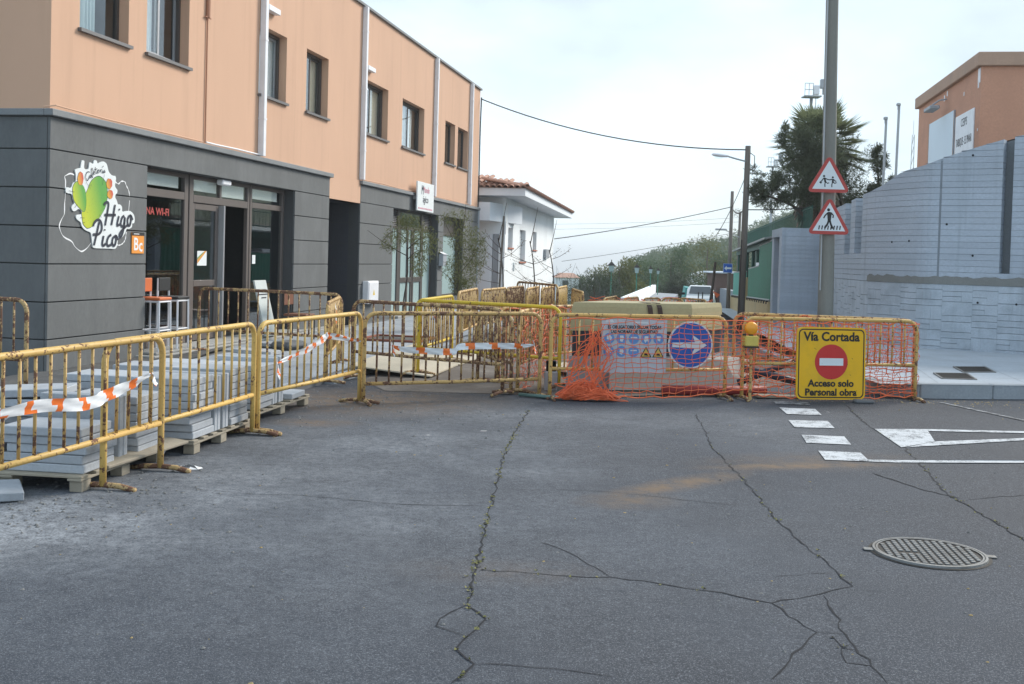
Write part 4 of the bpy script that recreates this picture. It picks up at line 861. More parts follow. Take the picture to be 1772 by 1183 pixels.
def arc_near(X, Y): return min(SM, key=lambda e: (e[1].x - X) ** 2 + (e[1].y - Y) ** 2)[0]
ARC = SM[-1][0]
nrm_test = at(arc_near(9.3, 20.27))[2]
SGN = 1 if nrm_test.y < 0 else -1         # outward points to the camera
def wp(s_, off, z):
    q, tp, nn_ = at(s_); return q + nn_ * SGN * off + Vector((0, 0, z))
SLOTS = [(arc_near(9.32, 20.26) - .09, arc_near(9.32, 20.26) + .10, 1.65), (arc_near(7.54, 23.15), arc_near(7.66, 24.0), 2.04), (arc_near(7.74, 24.6), arc_near(7.84, 25.35), 2.03)]
JOINT = arc_near(8.30, 20.87)
cw = thing('concrete_wall', 'tall curved board-marked concrete retaining wall with vertical slots', 'wall', (8.05, 21.05, .12))
CH_, Z0W, ZLED = .1172, .0, 1.39
segs = [0]
bounds = sorted([0, ARC] + [x for a, b_, _ in SLOTS for x in (a, b_)] + [JOINT - .02, JOINT + .02])
runs = []
for a, b_ in zip(bounds, bounds[1:]):
    md = (a + b_) / 2; sl = [z for x, y, z in SLOTS if x < md < y]; jn = abs(md - JOINT) < .02
    runs.append((a, b_, sl[0] if sl else None, jn))
def samples(a, b_): n = max(1, int((b_ - a) / .10)); return [lerp(a, b_, i / n) for i in range(n + 1)]
zk = ZLED; ci = 0
while zk < 4.8:
    z0, z1 = zk, zk + CH_; mb = MB(); ci += 1
    off = .0 + .004 * math.sin(ci * 2.3)
    for a, b_, sl, jn in runs:
        if sl is not None and z1 > sl + .02: continue
        ss = samples(a, b_); o_ = off - (.03 if jn else 0); g2 = .0035
        cols = []
        for s_ in ss:
            tp = at(s_)[1]; zt = min(z1 - g2, tp)
            cols.append((s_, max(zt, z0 + g2), tp > z0 + g2))
        for e, f in zip(cols, cols[1:]):
            if not (e[2] or f[2]): continue
            A = [wp(e[0], o_, z0 + g2), wp(f[0], o_, z0 + g2), wp(f[0], o_, f[1]), wp(e[0], o_, e[1]), wp(e[0], -.25, z0 + g2), wp(f[0], -.25, z0 + g2), wp(f[0], -.25, f[1]), wp(e[0], -.25, e[1])]
            fs = [(0, 1, 2, 3), (3, 2, 6, 7), (0, 4, 5, 1)]
            if e[0] == a: fs.append((0, 3, 7, 4))
            if f[0] == b_: fs.append((1, 5, 6, 2))
            mb.add(A, fs)
    if mb.f: mb.build('board_course', 'board_concrete', cw)
    zk = z1
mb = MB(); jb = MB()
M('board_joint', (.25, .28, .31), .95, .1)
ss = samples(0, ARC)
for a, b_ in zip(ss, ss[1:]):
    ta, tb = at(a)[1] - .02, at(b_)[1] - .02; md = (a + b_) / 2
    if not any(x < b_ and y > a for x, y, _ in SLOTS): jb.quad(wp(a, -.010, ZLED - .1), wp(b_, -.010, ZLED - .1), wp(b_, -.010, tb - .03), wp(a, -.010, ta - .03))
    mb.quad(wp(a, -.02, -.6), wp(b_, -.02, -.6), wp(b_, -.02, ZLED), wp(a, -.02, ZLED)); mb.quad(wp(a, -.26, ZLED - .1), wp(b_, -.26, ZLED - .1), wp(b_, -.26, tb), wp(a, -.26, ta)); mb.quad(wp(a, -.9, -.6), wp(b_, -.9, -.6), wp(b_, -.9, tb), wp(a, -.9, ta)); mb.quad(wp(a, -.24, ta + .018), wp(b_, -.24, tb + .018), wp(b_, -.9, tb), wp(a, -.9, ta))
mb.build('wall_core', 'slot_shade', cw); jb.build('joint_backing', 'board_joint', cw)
# thin form-joint shadow gap is carried by the recessed strip at JOINT; form-tie holes
for X, Y, z in ((8.8, 20.63, 3.88), (8.42, 20.82, 2.55), (8.85, 20.6, 1.95), (7.9, 21.35, 2.22), (7.72, 21.8, 2.2), (8.95, 20.52, 1.05), (9.5, 20.12, 1.05)):
    s_ = arc_near(X, Y); mb = MB(); q = wp(s_, .002, z); n_ = at(s_)[2] * SGN; r_ = n_.cross(Vector((0, 0, 1)))
    mb.add([q + n_ * .006 + r_ * math.cos(k * .785) * .022 + Vector((0, 0, math.sin(k * .785) * .022)) for k in range(8)], [tuple(range(8))]); mb.build('tie_hole', 'crack', cw)
# lower part cast against a random ashlar liner: separate shallow stones
s0 = arc_near(16, 15.4); zb = .02
def ash(s_a, s_b, z0, z1, off):
    mb = MB(); g2 = .001; ch = .004; off *= .5
    n = max(1, int((s_b - s_a) / .12)); 
    for k in range(n):
        a, b_ = lerp(s_a, s_b, k / n) + (g2 if k == 0 else 0), lerp(s_a, s_b, (k + 1) / n) - (g2 if k == n - 1 else 0)
        A = [wp(a, off, z0 + g2 + ch), wp(b_, off, z0 + g2 + ch), wp(b_, off, z1 - g2 - ch), wp(a, off, z1 - g2 - ch)]; B = [wp(a - ch * (k == 0), -.021, z0 + g2), wp(b_ + ch * (k == n - 1), -.021, z0 + g2), wp(b_ + ch * (k == n - 1), -.021, z1 - g2), wp(a - ch * (k == 0), -.021, z1 - g2)]
        mb.add(A + B, [(0, 1, 2, 3), (0, 4, 5, 1), (1, 5, 6, 2), (2, 6, 7, 3), (3, 7, 4, 0)])
    return mb.build('facing_stone', 'rough_concrete', cw)
sa = s0; arnd = random.Random(3)
while sa < ARC - .2:
    wd = arnd.uniform(.42, .62); sb_ = min(sa + wd, ARC); z = -.1; 
    while z < ZLED - .03:
        h = arnd.choice((.12, .2, .2, .27)); h = h if z + h < ZLED - .1 else ZLED - .005 - z
        if h > .14 and arnd.random() < .62:
            cut = arnd.uniform(.35, .65); sm_ = lerp(sa, sb_, cut); ash(sa, sm_, z, z + h, arnd.uniform(0.0, .014)); 
            if arnd.random() < .4: ash(sm_, sb_, z, z + h * .5, arnd.uniform(0, .014)); ash(sm_, sb_, z + h * .5, z + h, arnd.uniform(0, .014))
            else: ash(sm_, sb_, z, z + h, arnd.uniform(0, .014))
        else: ash(sa, sb_, z, z + h, arnd.uniform(0, .014))
        z += h
    sa = sb_
mb = MB(); ss = samples(arc_near(11.5, 18.7), arc_near(7.55, 22.6)); zt_ = [1.49 + .03 * arnd.random() + (.05 if 2.2 < s_ - ss[0] else 0) * arnd.random() for s_ in ss]
for i in range(len(ss) - 1):
    a, b_ = ss[i], ss[i + 1]
    mb.quad(wp(a, .018, 1.385), wp(b_, .018, 1.385), wp(b_, .008, zt_[i + 1]), wp(a, .008, zt_[i]))
mb.build('mortar_smear', 'mortar', cw)
# ground behind the wall
M('terrace_soil', (.16, .14, .11), .95, .3, .6)
mb = MB(); q = [wp(s_, -.8, 2.95) for s_ in samples(0, ARC)]; mb.add([tuple(a) for a in q] + [(8.78, 31.2, 2.75), (13.6, 60, 2.70), (60, 60, 2.9), (60, 10, 2.95)], [tuple(range(len(q) + 4))]); mb.build('upper_terrace', 'terrace_soil', kind='structure')

# portal of fair-faced concrete next to the wall
pt = thing('concrete_portal', 'grey concrete entrance portal between the green fence and curved wall', 'portal', (7.8, 30.2, -.2))
for nm, (x0, x1, y0, y1, z0, z1) in dict(front_slab=(7.27, 8.34, 29.0, 29.24, -.6, 2.46), rear_slab=(7.62, 8.7, 31.25, 31.5, -.7, 2.46), roof_slab=(7.27, 8.75, 29.0, 31.5, 2.461, 2.69)).items():
    mb = MB(); k = .135
    f = lambda x, y, z: (x + k * (y - 29.0) * (1 if nm == 'roof_slab' else 0), y, z)
    mb.add([f(x, y, z) for z in (z0, z1) for x, y in ((x0, y0), (x1, y0), (x1, y1), (x0, y1))], [(0, 3, 2, 1), (4, 5, 6, 7), (0, 1, 5, 4), (1, 2, 6, 5), (2, 3, 7, 6), (3, 0, 4, 7)]); mb.build(nm, 'board_concrete', pt)
for i in range(22):
    z = .0 + i * .117; mb = MB(); mb.box(7.272, 8.338, 28.990, 28.9995, z + .004, z + .113); mb.build('board_course', 'board_concrete', pt)
mb = MB(); mb.box(8.4, 8.5, 29.24, 31.25, -.6, 2.46); mb.build('inner_wall', 'wall_core', pt)
mb = MB(); mb.bbox(8.30, 8.37, 28.94, 28.985, 1.3, 1.34, .005); mb.build('bracket', 'iron_dark', pt)

# ---- green sheet fence on an ochre wall, shelter behind
S = Vector((.165, .9863, 0)); SP = Vector((7.55, 31.5, 0)); SNL = Vector((-.9863, .165, 0))
def sf_(t, n_, z): q = SP + S * t + SNL * n_; return Vector((q.x, q.y, z))
M('ochre_render', (.50, .38, .20), .9, .1, 1.2, .2, 60, dirt=(.3, .25, .17), dirt_amt=.5)
M('green_sheet', (.03, .20, .125), .5, .12, 1.5, dirt=(.03, .11, .075), dirt_amt=.5, objrand=.15)
M('green_dark', (.025, .10, .075), .6, .12, 2)
M('green_light', (.10, .36, .28), .5, .1, 2)
M('roof_metal', (.24, .26, .25), .5, .1, 2)
ow = thing('ochre_wall', 'low ochre rendered wall under the green sheet fence', 'wall', tuple(sf_(12, 0, -.7)))
zo = lambda t: .57 - .0235 * t
mb = MB()
for a, b_ in ((0, 13.), (14.2, 30.)):
    A = [sf_(a, 0, -1.6), sf_(b_, 0, -1.9), sf_(b_, -.2, -1.9), sf_(a, -.2, -1.6)]; B = [sf_(a, 0, zo(a)), sf_(b_, 0, zo(b_)), sf_(b_, -.2, zo(b_)), sf_(a, -.2, zo(a))]; frustum_quads(mb, A, B)
mb.build('wall_body', 'ochre_render', ow)
mb = MB(); frustum_quads(mb, [sf_(13.0, .05, -1.6), sf_(14.2, .05, -1.6), sf_(14.2, -.25, -1.6), sf_(13.0, -.25, -1.6)], [sf_(13.0, .05, 1.12), sf_(14.2, .05, 1.12), sf_(14.2, -.25, 1.12), sf_(13.0, -.25, 1.12)]); mb.build('gate_pier', 'ochre_render', ow)
gf = thing('sheet_fence', 'green corrugated sheet fence standing on the ochre wall', 'fence', tuple(sf_(6, 0, .4)))
def sheet(t0, t1, z0, z1, mat='green_sheet'):
    mb = MB(); n = max(4, int((t1 - t0) / .07)); vs = []
    for i in range(n + 1):
        t = lerp(t0, t1, i / n); o_ = .02 + (.018 if (i // 2) % 2 else -.018)
        vs += [sf_(t, -.1 + o_, z0(t)), sf_(t, -.1 + o_, z1(t))]
    mb.add(vs, [(2 * i, 2 * i + 2, 2 * i + 3, 2 * i + 1) for i in range(n)]); mb.build('sheet', mat, gf)
zt2 = lambda t: 2.40 - .012 * t
for i in range(5): sheet(.1 + i * 1.15, 1.2 + i * 1.15, lambda t: zo(t) + .04, zt2)
for i in range(6): sheet(5.9 + i * 1.15, 7.0 + i * 1.15, lambda t: zo(t) + .04, lambda t: 1.75 - .02 * t)
for i in range(12): sheet(14.4 + i * 1.15, 15.5 + i * 1.15, lambda t: zo(t) + .04, lambda t: 1.55 - .012 * t, 'green_light' if i > 3 else 'green_sheet')
mb = MB()
for a, b_, zf in ((.1, 5.85, zt2), (5.9, 12.8, lambda t: 1.75 - .02 * t), (14.4, 28.2, lambda t: 1.55 - .012 * t)): mb.tube([sf_(a, -.08, zf(a)), sf_(b_, -.08, zf(b_))], .03, 6)
mb.tube([sf_(0, -.05, zo(0) + .06), sf_(12.9, -.05, zo(12.9) + .06)], .035, 6); mb.tube([sf_(14.3, -.05, zo(14.3) + .06), sf_(28, -.05, zo(28) + .06)], .035, 6)
mb.build('rail', 'roof_metal', gf)
for i in range(25):
    t = .5 + i * 1.15
    if 12.8 < t < 14.4: continue
    mb = MB(); mb.bbox(-.03, .03, -.03, .03, 0, .1, .004); q = mb.build('fixing', 'iron_dark', gf, local=True); q.location = PM[gf.name].inverted() @ sf_(t, .0, zo(t) - .06)
shl = thing('roadside_shelter', 'dark green open shelter with sloping metal roof behind the sheet fence', 'shelter', tuple(sf_(15, -1.5, -.8)))
mb = MB(); frustum_quads(mb, [sf_(.6, .12, 2.44), sf_(26.5, .12, 2.34), sf_(26.5, -1.15, 2.60), sf_(.6, -1.15, 2.64)], [sf_(.6, .12, 2.50), sf_(26.5, .12, 2.42), sf_(26.5, -1.15, 2.66), sf_(.6, -1.15, 2.70)]); mb.build('roof', 'roof_metal', shl)
mb = MB(); mb.box(0, 0, 0, 0, 0, 0)
for t in (6.2, 9.5, 12.9, 17.5, 22, 26.2): mb2 = MB(); mb2.tube([sf_(t, -.25, -1.2), sf_(t, -.25, 2.36)], .07, 6); mb2.build('post', 'green_dark', shl)
mb = MB(); frustum_quads(mb, [sf_(.6, -1.1, -1), sf_(27, -1.1, -1.6), sf_(27, -1.25, -1.6), sf_(.6, -1.25, -1)], [sf_(.6, -1.1, 2.6), sf_(27, -1.1, 2.55), sf_(27, -1.25, 2.55), sf_(.6, -1.25, 2.6)]); mb.build('back_wall', 'green_dark', shl)
mb = MB(); frustum_quads(mb, [sf_(.6, -.1, 2.25), sf_(26.4, -.1, 2.15), sf_(26.4, -.2, 2.15), sf_(.6, -.2, 2.25)], [sf_(.6, -.1, 2.44), sf_(26.4, -.1, 2.33), sf_(26.4, -.2, 2.33), sf_(.6, -.2, 2.44)]); mb.build('fascia', 'green_dark', shl)
mb = MB(); mb.bbox(-.5, .5, -.3, .3, 0, .7, .02); q = mb.build('white_box_unit', 'white_metal', shl, local=True); q.location = PM[shl.name].inverted() @ sf_(8.2, -.65, 1.05)
# iron railing above, on the terrace
rl = thing('iron_railing', 'dark vertical bar railing along the terrace above the shelter', 'railing', (9.2, 36, 2.7))
ra, rb = Vector((8.35, 30.0, 2.70)), sf_(24, -.35, 2.56); nb = 96
mb = MB()
for h in (.06, .62): mb.tube([ra + Vector((0, 0, h)), rb + Vector((0, 0, h))], .02, 5)
mb.build('rail', 'green_dark', rl)
mb = MB(); mb.tube([(0, 0, 0), (0, 0, .68)], .012, 4); b0 = None
for i in range(nb):
    if b0 is None: b0 = mb.build('baluster', 'green_dark', rl, local=True); o = b0
    else: o = copyobj(b0, rl)
    o.location = PM[rl.name].inverted() @ ra.lerp(rb, (i / nb) ** 1.0)

# ---- school block above the wall
M('school_render', (.56, .29, .19), .9, .09, 1.0, .15, 60, dirt=(.40, .21, .14), dirt_amt=.5)
M('fascia_concrete', (.44, .29, .21), .88, .15, 1.4, .2, 50, dirt=(.3, .23, .19), dirt_amt=.6)
M('board_panel', (.50, .60, .68), .4, .03, 1, spec=.5)
scb = thing('school_building', 'terracotta school block with flat fascia above the concrete wall', 'building', (13.8, 32, 2.9), -math.atan2(.165, .9863))
# local: x to the right, y along the street side
mb = MB()
mb.add([(0, 0, 0), (12, 0, 0), (12, 8.9, 0), (0, 8.9, 0), (0, 0, 4.88), (12, 0, 4.88), (12, 8.9, 4.88), (0, 8.9, 4.88)], [(0, 1, 5, 4), (1, 2, 6, 5), (2, 3, 7, 6), (3, 0, 4, 7)]); mb.build('wall', 'school_render', scb, local=True)
mb = MB(); mb.bbox(-.13, 12.2, -.13, 9.05, 4.86, 5.27, .02); mb.build('roof_fascia', 'fascia_concrete', scb, local=True)
mb = MB(); mb.bbox(-.05, -.001, 3.05, 6.75, 1.78, 4.0, .01); wb = mb.build('white_board', 'board_panel', scb, local=True)
mb = MB(); mb.bbox(-.09, -.051, 3.0, 6.8, 1.70, 1.78, .008); mb.bbox(-.062, -.052, 3.02, 3.05, 1.78, 4.0, .002); mb.bbox(-.06, -.052, 6.75, 6.78, 1.78, 4.0, .002); mb.build('board_ledge', 'fascia_concrete', wb, local=True)
mb = MB(); mb.bbox(-.04, -.001, .55, 2.85, 2.45, 3.72, .01); nb_ = mb.build('name_board', 'white_metal', scb, local=True)
Sm = PM[scb.name]
tm = lambda y, z: Sm @ Matrix(((0, 0, -1, -.043), (-1, 0, 0, y), (0, 1, 0, z), (0, 0, 0, 1)))
text('CEIPS', .36, tm(1.72, 3.42), 'black_ink', nb_, sx=.9); text('TAIBIQUE - EL PINAR', .36, tm(1.70, 2.83), 'black_ink', nb_, sx=.58)
mb = MB(); mb.tube([(0, 4.4, 4.55), (-.25, 4.4, 4.5), (-.45, 4.45, 4.35)], .03, 6); mb.bbox(-.62, -.3, 3.95, 4.95, 4.16, 4.28, .02); mb.build('floodlight', 'grey_pvc', scb, local=True)
for y, z, s_ in ((4.7, 4.62, .1), (4.3, 4.72, .09), (2.0, 4.35, .06), (.22, 4.62, .22), (.28, 4.36, .1), (.2, 3.0, .04)):
    mb = MB(); mb.bbox(-.012, -.001, y - s_ * .6, y + s_ * .6, z - s_, z + s_, .003); mb.build('plaster_patch', 'white_metal', scb, local=True)

# ================================================================== STREET FURNITURE
M('wood_pole', (.155, .135, .115), .95, .2, 2, .5, 30, stretch=(6, 6, .5), dirt=(.25, .24, .23), dirt_amt=.5)
M('concrete_pole', (.22, .215, .19), .9, .15, 2, .3, 40, stretch=(4, 4, .6))
M('galv', (.40, .42, .43), .5, .1, 6, metal=.4)
flat('sign_red', (.42, .055, .045), .5); flat('sign_white', (.66, .70, .72), .45); flat('sign_blue', (.015, .10, .42), .4)
# big utility pole with two warning triangles
up = thing('utility_pole', 'tall thick wooden utility pole carrying the two warning triangles', 'pole', (6.17, 21.0, .08))
mb = MB(); mb.tube([(6.185, 21, -.3), (6.17, 21, 1.0), (6.14, 21, 3.5), (6.08, 21, 7.5), (6.05, 21, 9.5)], [.155, .15, .135, .115, .105], 14); mb.build('shaft', 'concrete_pole', up, smooth=True)
mb = MB(); mb.tube([(6.02, 20.88, 1.2), (6.0, 20.87, 3.0), (5.98, 20.89, 5.2), (5.96, 20.9, 9.3)], .016, 6); mb.build('conduit', 'galv', up)
def tri_sign(name, label, cx_, y, zb_, wdt, parts_fn):
    t = thing(name, label, 'road sign', (cx_, y, zb_)); h = wdt * .866
    def rtri(wd, dy):
        c = [(-wd / 2, 0), (wd / 2, 0), (0, wd * .866)]; r_ = wd * .075; o = []
        cen = (0, wd * .2887)
        for i, (x, z) in enumerate(c):
            dx, dz = x - cen[0], z - cen[1]; ln = math.hypot(dx, dz); bx, bz = x - dx / ln * r_ * 2, z - dz / ln * r_ * 2; a0 = math.atan2(dz, dx)
            o += [(bx + math.cos(a0 + k) * r_, bz + math.sin(a0 + k) * r_) for k in (-1.05, -.5, 0, .5, 1.05)]
        return o
    fm = plane_mat((cx_, y, zb_), (1, 0, 0), (0, 0, 1))
    mb = MB(); mb.prism(rtri(wdt, 0), fm, .014); mb.build('border', 'sign_red', t)
    s2_ = .74; inner = [(x * s2_, (z - wdt * .2887) * s2_ + wdt * .2887) for x, z in [(-wdt / 2, 0), (wdt / 2, 0), (0, h)]]
    mb = MB(); mb.prism(inner, plane_mat((cx_, y - .0145, zb_), (1, 0, 0), (0, 0, 1)), .001); mb.build('face', 'sign_white', t)
    mb = MB(); pm = plane_mat((cx_, y - .0165, zb_), (1, 0, 0), (0, 0, 1)); parts_fn(mb, pm); mb.build('pictogram', 'black_ink', t)
    mb = MB(); mb.bbox(cx_ - .03, cx_ + .03, y + .002, y + .12, zb_ + .1, zb_ + .2, .004); mb.bbox(cx_ - .03, cx_ + .03, y + .002, y + .12, zb_ + h * .72, zb_ + h * .8, .004); mb.build('bracket', 'galv', t)
def poly(mb, pm, pts_): mb.add([pm @ Vector((x, z, 0)) for x, z in pts_], [tuple(range(len(pts_)))])
def disc(mb, pm, x, z, r_): poly(mb, pm, [(x + math.cos(k * .5236) * r_, z + math.sin(k * .5236) * r_) for k in range(12)])
def walker(mb, pm):
    disc(mb, pm, -.02, .475, .03)
    poly(mb, pm, [(-.03, .435), (.02, .435), (.045, .40), (.03, .26), (-.03, .26), (-.045, .40)])
    mb.ribbon([(-.03, .42), (-.085, .36), (-.11, .31)], .026, pm, 0, sub=1); mb.ribbon([(.03, .42), (.075, .37), (.07, .32)], .026, pm, 0, sub=1)
    mb.ribbon([(-.01, .27), (-.03, .2), (-.085, .12)], .038, pm, 0, sub=1); mb.ribbon([(.01, .27), (.035, .19), (.075, .11)], .038, pm, 0, sub=1)
    for i in range(8):
        x = -.21 + i * .058; poly(mb, pm, [(x, .09), (x + .024, .09), (x + .036, .17), (x + .012, .17)])
def kids(mb, pm):
    disc(mb, pm, -.095, .315, .022); disc(mb, pm, .075, .295, .020)
    poly(mb, pm, [(-.105, .285), (-.07, .285), (-.045, .20), (-.085, .195)]); poly(mb, pm, [(.06, .265), (.09, .265), (.10, .195), (.06, .19)])
    for s_ in ([(-.095, .28), (-.13, .235), (-.145, .21)], [(-.08, .275), (-.02, .25), (.02, .245), (.065, .26)], [(-.07, .2), (-.075, .15), (-.07, .105)], [(-.06, .2), (-.02, .175), (.005, .19)], [(.07, .195), (.06, .15), (.062, .105)], [(.08, .2), (.12, .18), (.15, .2)], [(.085, .26), (.12, .225), (.145, .22)]): mb.ribbon(s_, .02, pm, 0, sub=1)
    poly(mb, pm, [(-.185, .19), (-.15, .165), (-.13, .195), (-.165, .22)])
tri_sign('school_crossing_sign', 'red bordered triangle with two running children, upper sign on the tall pole', 6.085, 20.80, 3.10, .86, kids)
tri_sign('pedestrian_crossing_sign', 'red bordered triangle with walking figure, lower sign on the tall pole', 6.12, 20.80, 2.29, .86, walker)
# street lamp on a wooden pole
lp_ = thing('street_lamp', 'wooden pole with grey street lamp arm beside the green fence', 'street lamp', (6.95, 32, -.3))
mb = MB(); mb.tube([(6.87, 32, -.6), (6.90, 32, 2.5), (6.925, 32, 5.2)], [.11, .095, .08], 10); mb.build('pole', 'wood_pole', lp_, smooth=True)
mb = MB(); mb.tube([(6.9, 31.98, 4.73), (6.55, 31.9, 4.80), (6.3, 31.85, 4.86)], .025, 6); mb.build('arm', 'galv', lp_)
mb = MB(); prof = [(0, .03, .03), (.12, .06, .05), (.3, .085, .055), (.44, .07, .045), (.5, .03, .02)]
rings = []
for d_, rw, rh in prof: rings.append([(6.32 - d_, 31.84 + math.cos(a * .7854) * rw, 4.865 + d_ * .08 + math.sin(a * .7854) * rh) for a in range(8)])
mb.v = [Vector(q) for r_ in rings for q in r_]; mb.f = [(i * 8 + k, i * 8 + (k + 1) % 8, (i + 1) * 8 + (k + 1) % 8, (i + 1) * 8 + k) for i in range(4) for k in range(8)] + [tuple(range(8)), tuple(32 + k for k in range(8))]; mb.m = [0] * len(mb.f)
mb.build('lamp_head', 'white_metal', lp_, smooth=True)
mb = MB(); mb.bbox(5.88, 6.15, 31.78, 31.90, 4.80, 4.86, .02); mb.build('lens', 'glass', lp_)
mb = MB(); mb.tube([(6.98, 31.98, 5.0), (7.12, 31.95, 4.9), (7.12, 31.95, 4.55), (6.97, 31.97, 4.45)], .012, 5); mb.tube([(6.8, 31.95, -.3), (6.82, 31.95, 2.4)], .02, 5); mb.build('cable_loop', 'cable_black', lp_)
def wood_pole(x, y, zt, label, r_=.1):
    t = thing('wooden_pole', label, 'pole', (x, y, zr(y))); mb = MB(); mb.tube([(x, y, zr(y) - .4), (x + .02, y, zr(y) + 3), (x + .04, y, zt)], [r_, r_ * .9, r_ * .75], 8); mb.build('shaft', 'wood_pole', t, smooth=True); return t
wood_pole(12.15, 60, 5.75, 'thin wooden pole carrying the blue arrow sign down the street', .12)
wp3 = wood_pole(16.0, 76, 5.3, 'distant wooden pole with small lamp behind the shelter', .12)
mb = MB(); mb.tube([(16.0, 75.9, 3.6), (15.0, 75.9, 4.1)], .04, 5); mb.bbox(14.3, 15.1, 75.8, 76.0, 4.05, 4.18, .03); mb.build('lamp_arm', 'galv', wp3)
bs = thing('one_way_sign', 'small blue square sign with white left arrow on the wooden pole', 'road sign', (12.02, 59.8, 1.18))
mb = MB(); mb.bbox(11.77, 12.29, 59.78, 59.80, 1.18, 1.70, .01); mb.build('plate', 'sign_blue', bs)
pm = plane_mat((12.03, 59.775, 1.44), (1, 0, 0), (0, 0, 1)); mb = MB(); poly(mb, pm, [(-.2, 0), (-.06, .13), (-.06, .05), (.2, .05), (.2, -.05), (-.06, -.05), (-.06, -.13)]); mb.ribbon([(-.245, -.245), (.245, -.245), (.245, .245), (-.245, .245), (-.245, -.245)], .015, pm, 0, sub=1); mb.build('arrow', 'sign_white', bs)

# ================================================================== BARRIERS
YEL = (.58, .375, .12)
rusty('yellow_a', (.62, .405, .12), .57); rusty('yellow_b', YEL, .55); rusty('yellow_c', (.54, .35, .13), .52); rusty('rust_d', (.48, .33, .15), .47); rusty('bright_yellow', (.62, .44, .035), .60)
GRP = 'steel crowd barriers around the works'
def barrier(A, B, mat, label, bars=14, H=1.0, zg=None, zrail=.36, feet=True, barmat=None, lean=0., legs=True, barscale=1.):
    A = Vector((*A, 0)); B = Vector((*B, 0)); d = B - A; ln = d.length; rz_ = math.atan2(d.y, d.x)
    z0 = zg if zg is not None else 0.
    t = thing('crowd_barrier', label, 'barrier', (A.x, A.y, z0), rz_, GRP, rx=lean)
    rr = .13; arcp = lambda cx_, a0, a1: [(cx_ + math.cos(lerp(a0, a1, k / 5)) * rr, 0, H - rr + math.sin(lerp(a0, a1, k / 5)) * rr) for k in range(6)]
    mb = MB(); mb.tube([(0, 0, .03)] + [(0, 0, .3), (0, 0, .6)] + arcp(rr, math.pi, math.pi / 2) + [(lerp(rr, ln - rr, k / 4), 0, H) for k in range(1, 4)] + arcp(ln - rr, math.pi / 2, 0) + [(ln, 0, .6), (ln, 0, .3), (ln, 0, .03)], .024, 8)
    mb.build('frame', mat, t, local=True, smooth=True)
    mb = MB(); mb.tube([(.02, 0, zrail), (ln * .5, .0, zrail - .006), (ln - .02, 0, zrail)], .021, 8); mb.build('lower_rail', mat, t, local=True, smooth=True)
    mb = MB(); mb.tube([(0, 0, zrail), (0.002, 0, (zrail + H) / 2), (0, 0, H - .01)], .0115 * barscale, 6)
    b0 = None
    for i in range(bars):
        x = lerp(0, ln, (i + 1) / (bars + 1))
        if b0 is None: b0 = mb.build('bar', barmat or mat, t, local=True, smooth=True); o = b0
        else: o = copyobj(b0, t)
        o.location = (x, 0, 0)
    if feet:
        for x in (0, ln):
            mb = MB(); mb.tube([(x, -.24, .012), (x + .01, -.12, .032), (x, 0, .038), (x - .01, .12, .032), (x, .24, .012)], .02, 6); mb.build('foot', 'rust_d', t, local=True, smooth=True)
    return t
B = barrier
B((-3.02, 5.74), (-2.57, 7.89), 'yellow_b', 'rust-flecked yellow crowd barrier nearest the camera at the left edge', 14, barmat='yellow_c')
B((-2.74, 7.22), (-2.30, 9.58), 'yellow_a', 'yellow crowd barrier in front of the middle slab pallet, second from the camera', 15, barmat='yellow_b')
B((-2.27, 9.64), (-1.66, 11.82), 'yellow_a', 'yellow crowd barrier with short striped tape, third along the left row', 14, barmat='yellow_b')
B((-1.61, 11.78), (.36, 12.75), 'yellow_c', 'crowd barrier across the road hung with long striped tape', 14, barmat='rust_d', zrail=.22)
B((.48, 12.62), (2.64, 13.08), 'yellow_b', 'crowd barrier carrying the blue arrow disc and safety notice', 12)
B((2.85, 13.07), (5.11, 13.44), 'yellow_b', 'crowd barrier behind the yellow road-closed sign', 13, zrail=.45)
B((2.98, 14.25), (5.16, 13.62), 'yellow_c', 'netted crowd barrier standing just behind the road-closed one', 13, zrail=.42)
B((-7.35, 11.95), (-5.18, 11.42), 'rust_d', 'rusty crowd barrier beside the corner of the building at the left edge', 13, zg=.06)
B((-4.80, 16.42), (-2.45, 15.40), 'rust_d', 'dark rusty crowd barrier in front of the café door', 13, zg=.08, H=.98)
B((-2.28, 13.25), (-2.46, 15.30), 'yellow_c', 'crowd barrier seen end-on beside the passage', 15, zg=.03)
B((-2.06, 13.95), (-.08, 12.72), 'rust_d', 'worn barrier angled behind the taped barrier across the road', 13, zg=.02, H=1.02)
B((-1.30, 14.5), (.62, 13.38), 'bright_yellow', 'bright yellow crowd barrier behind the taped one, beside the plywood', 14, zg=.05, barmat='yellow_c')
B((-1.24, 14.4), (-.90, 16.4), 'bright_yellow', 'bright yellow barrier running back from the plywood ramp', 14, zg=.05, barmat='yellow_b')
B((-.15, 13.88), (1.32, 15.6), 'yellow_c', 'netted crowd barrier behind the khaki container', 14, zg=.0)
B((.10, 13.05), (.60, 15.15), 'yellow_c', 'netted barrier between the taped barrier and khaki container', 14, zg=.0)
B((-.42, 14.0), (.02, 12.95), 'rust_d', 'short rusty barrier set back on the dirt behind the tape', 7, zg=.02, H=.92)
B((-.84, 16.9), (-.62, 19.2), 'yellow_c', 'barrier running back along the pavement, first of the far row', 15, zg=.09)
far = [((-.56, 20.0), (-.12, 22.0), 'yellow_c'), ((-.10, 21.9), (.26, 23.7), 'rust_d'), ((.30, 21.6), (.60, 23.8), 'yellow_c'), ((.62, 22.2), (.96, 24.3), 'yellow_c'), ((.97, 22.9), (1.28, 25.0), 'yellow_b'), ((1.28, 22.6), (1.36, 20.4), 'yellow_c')]
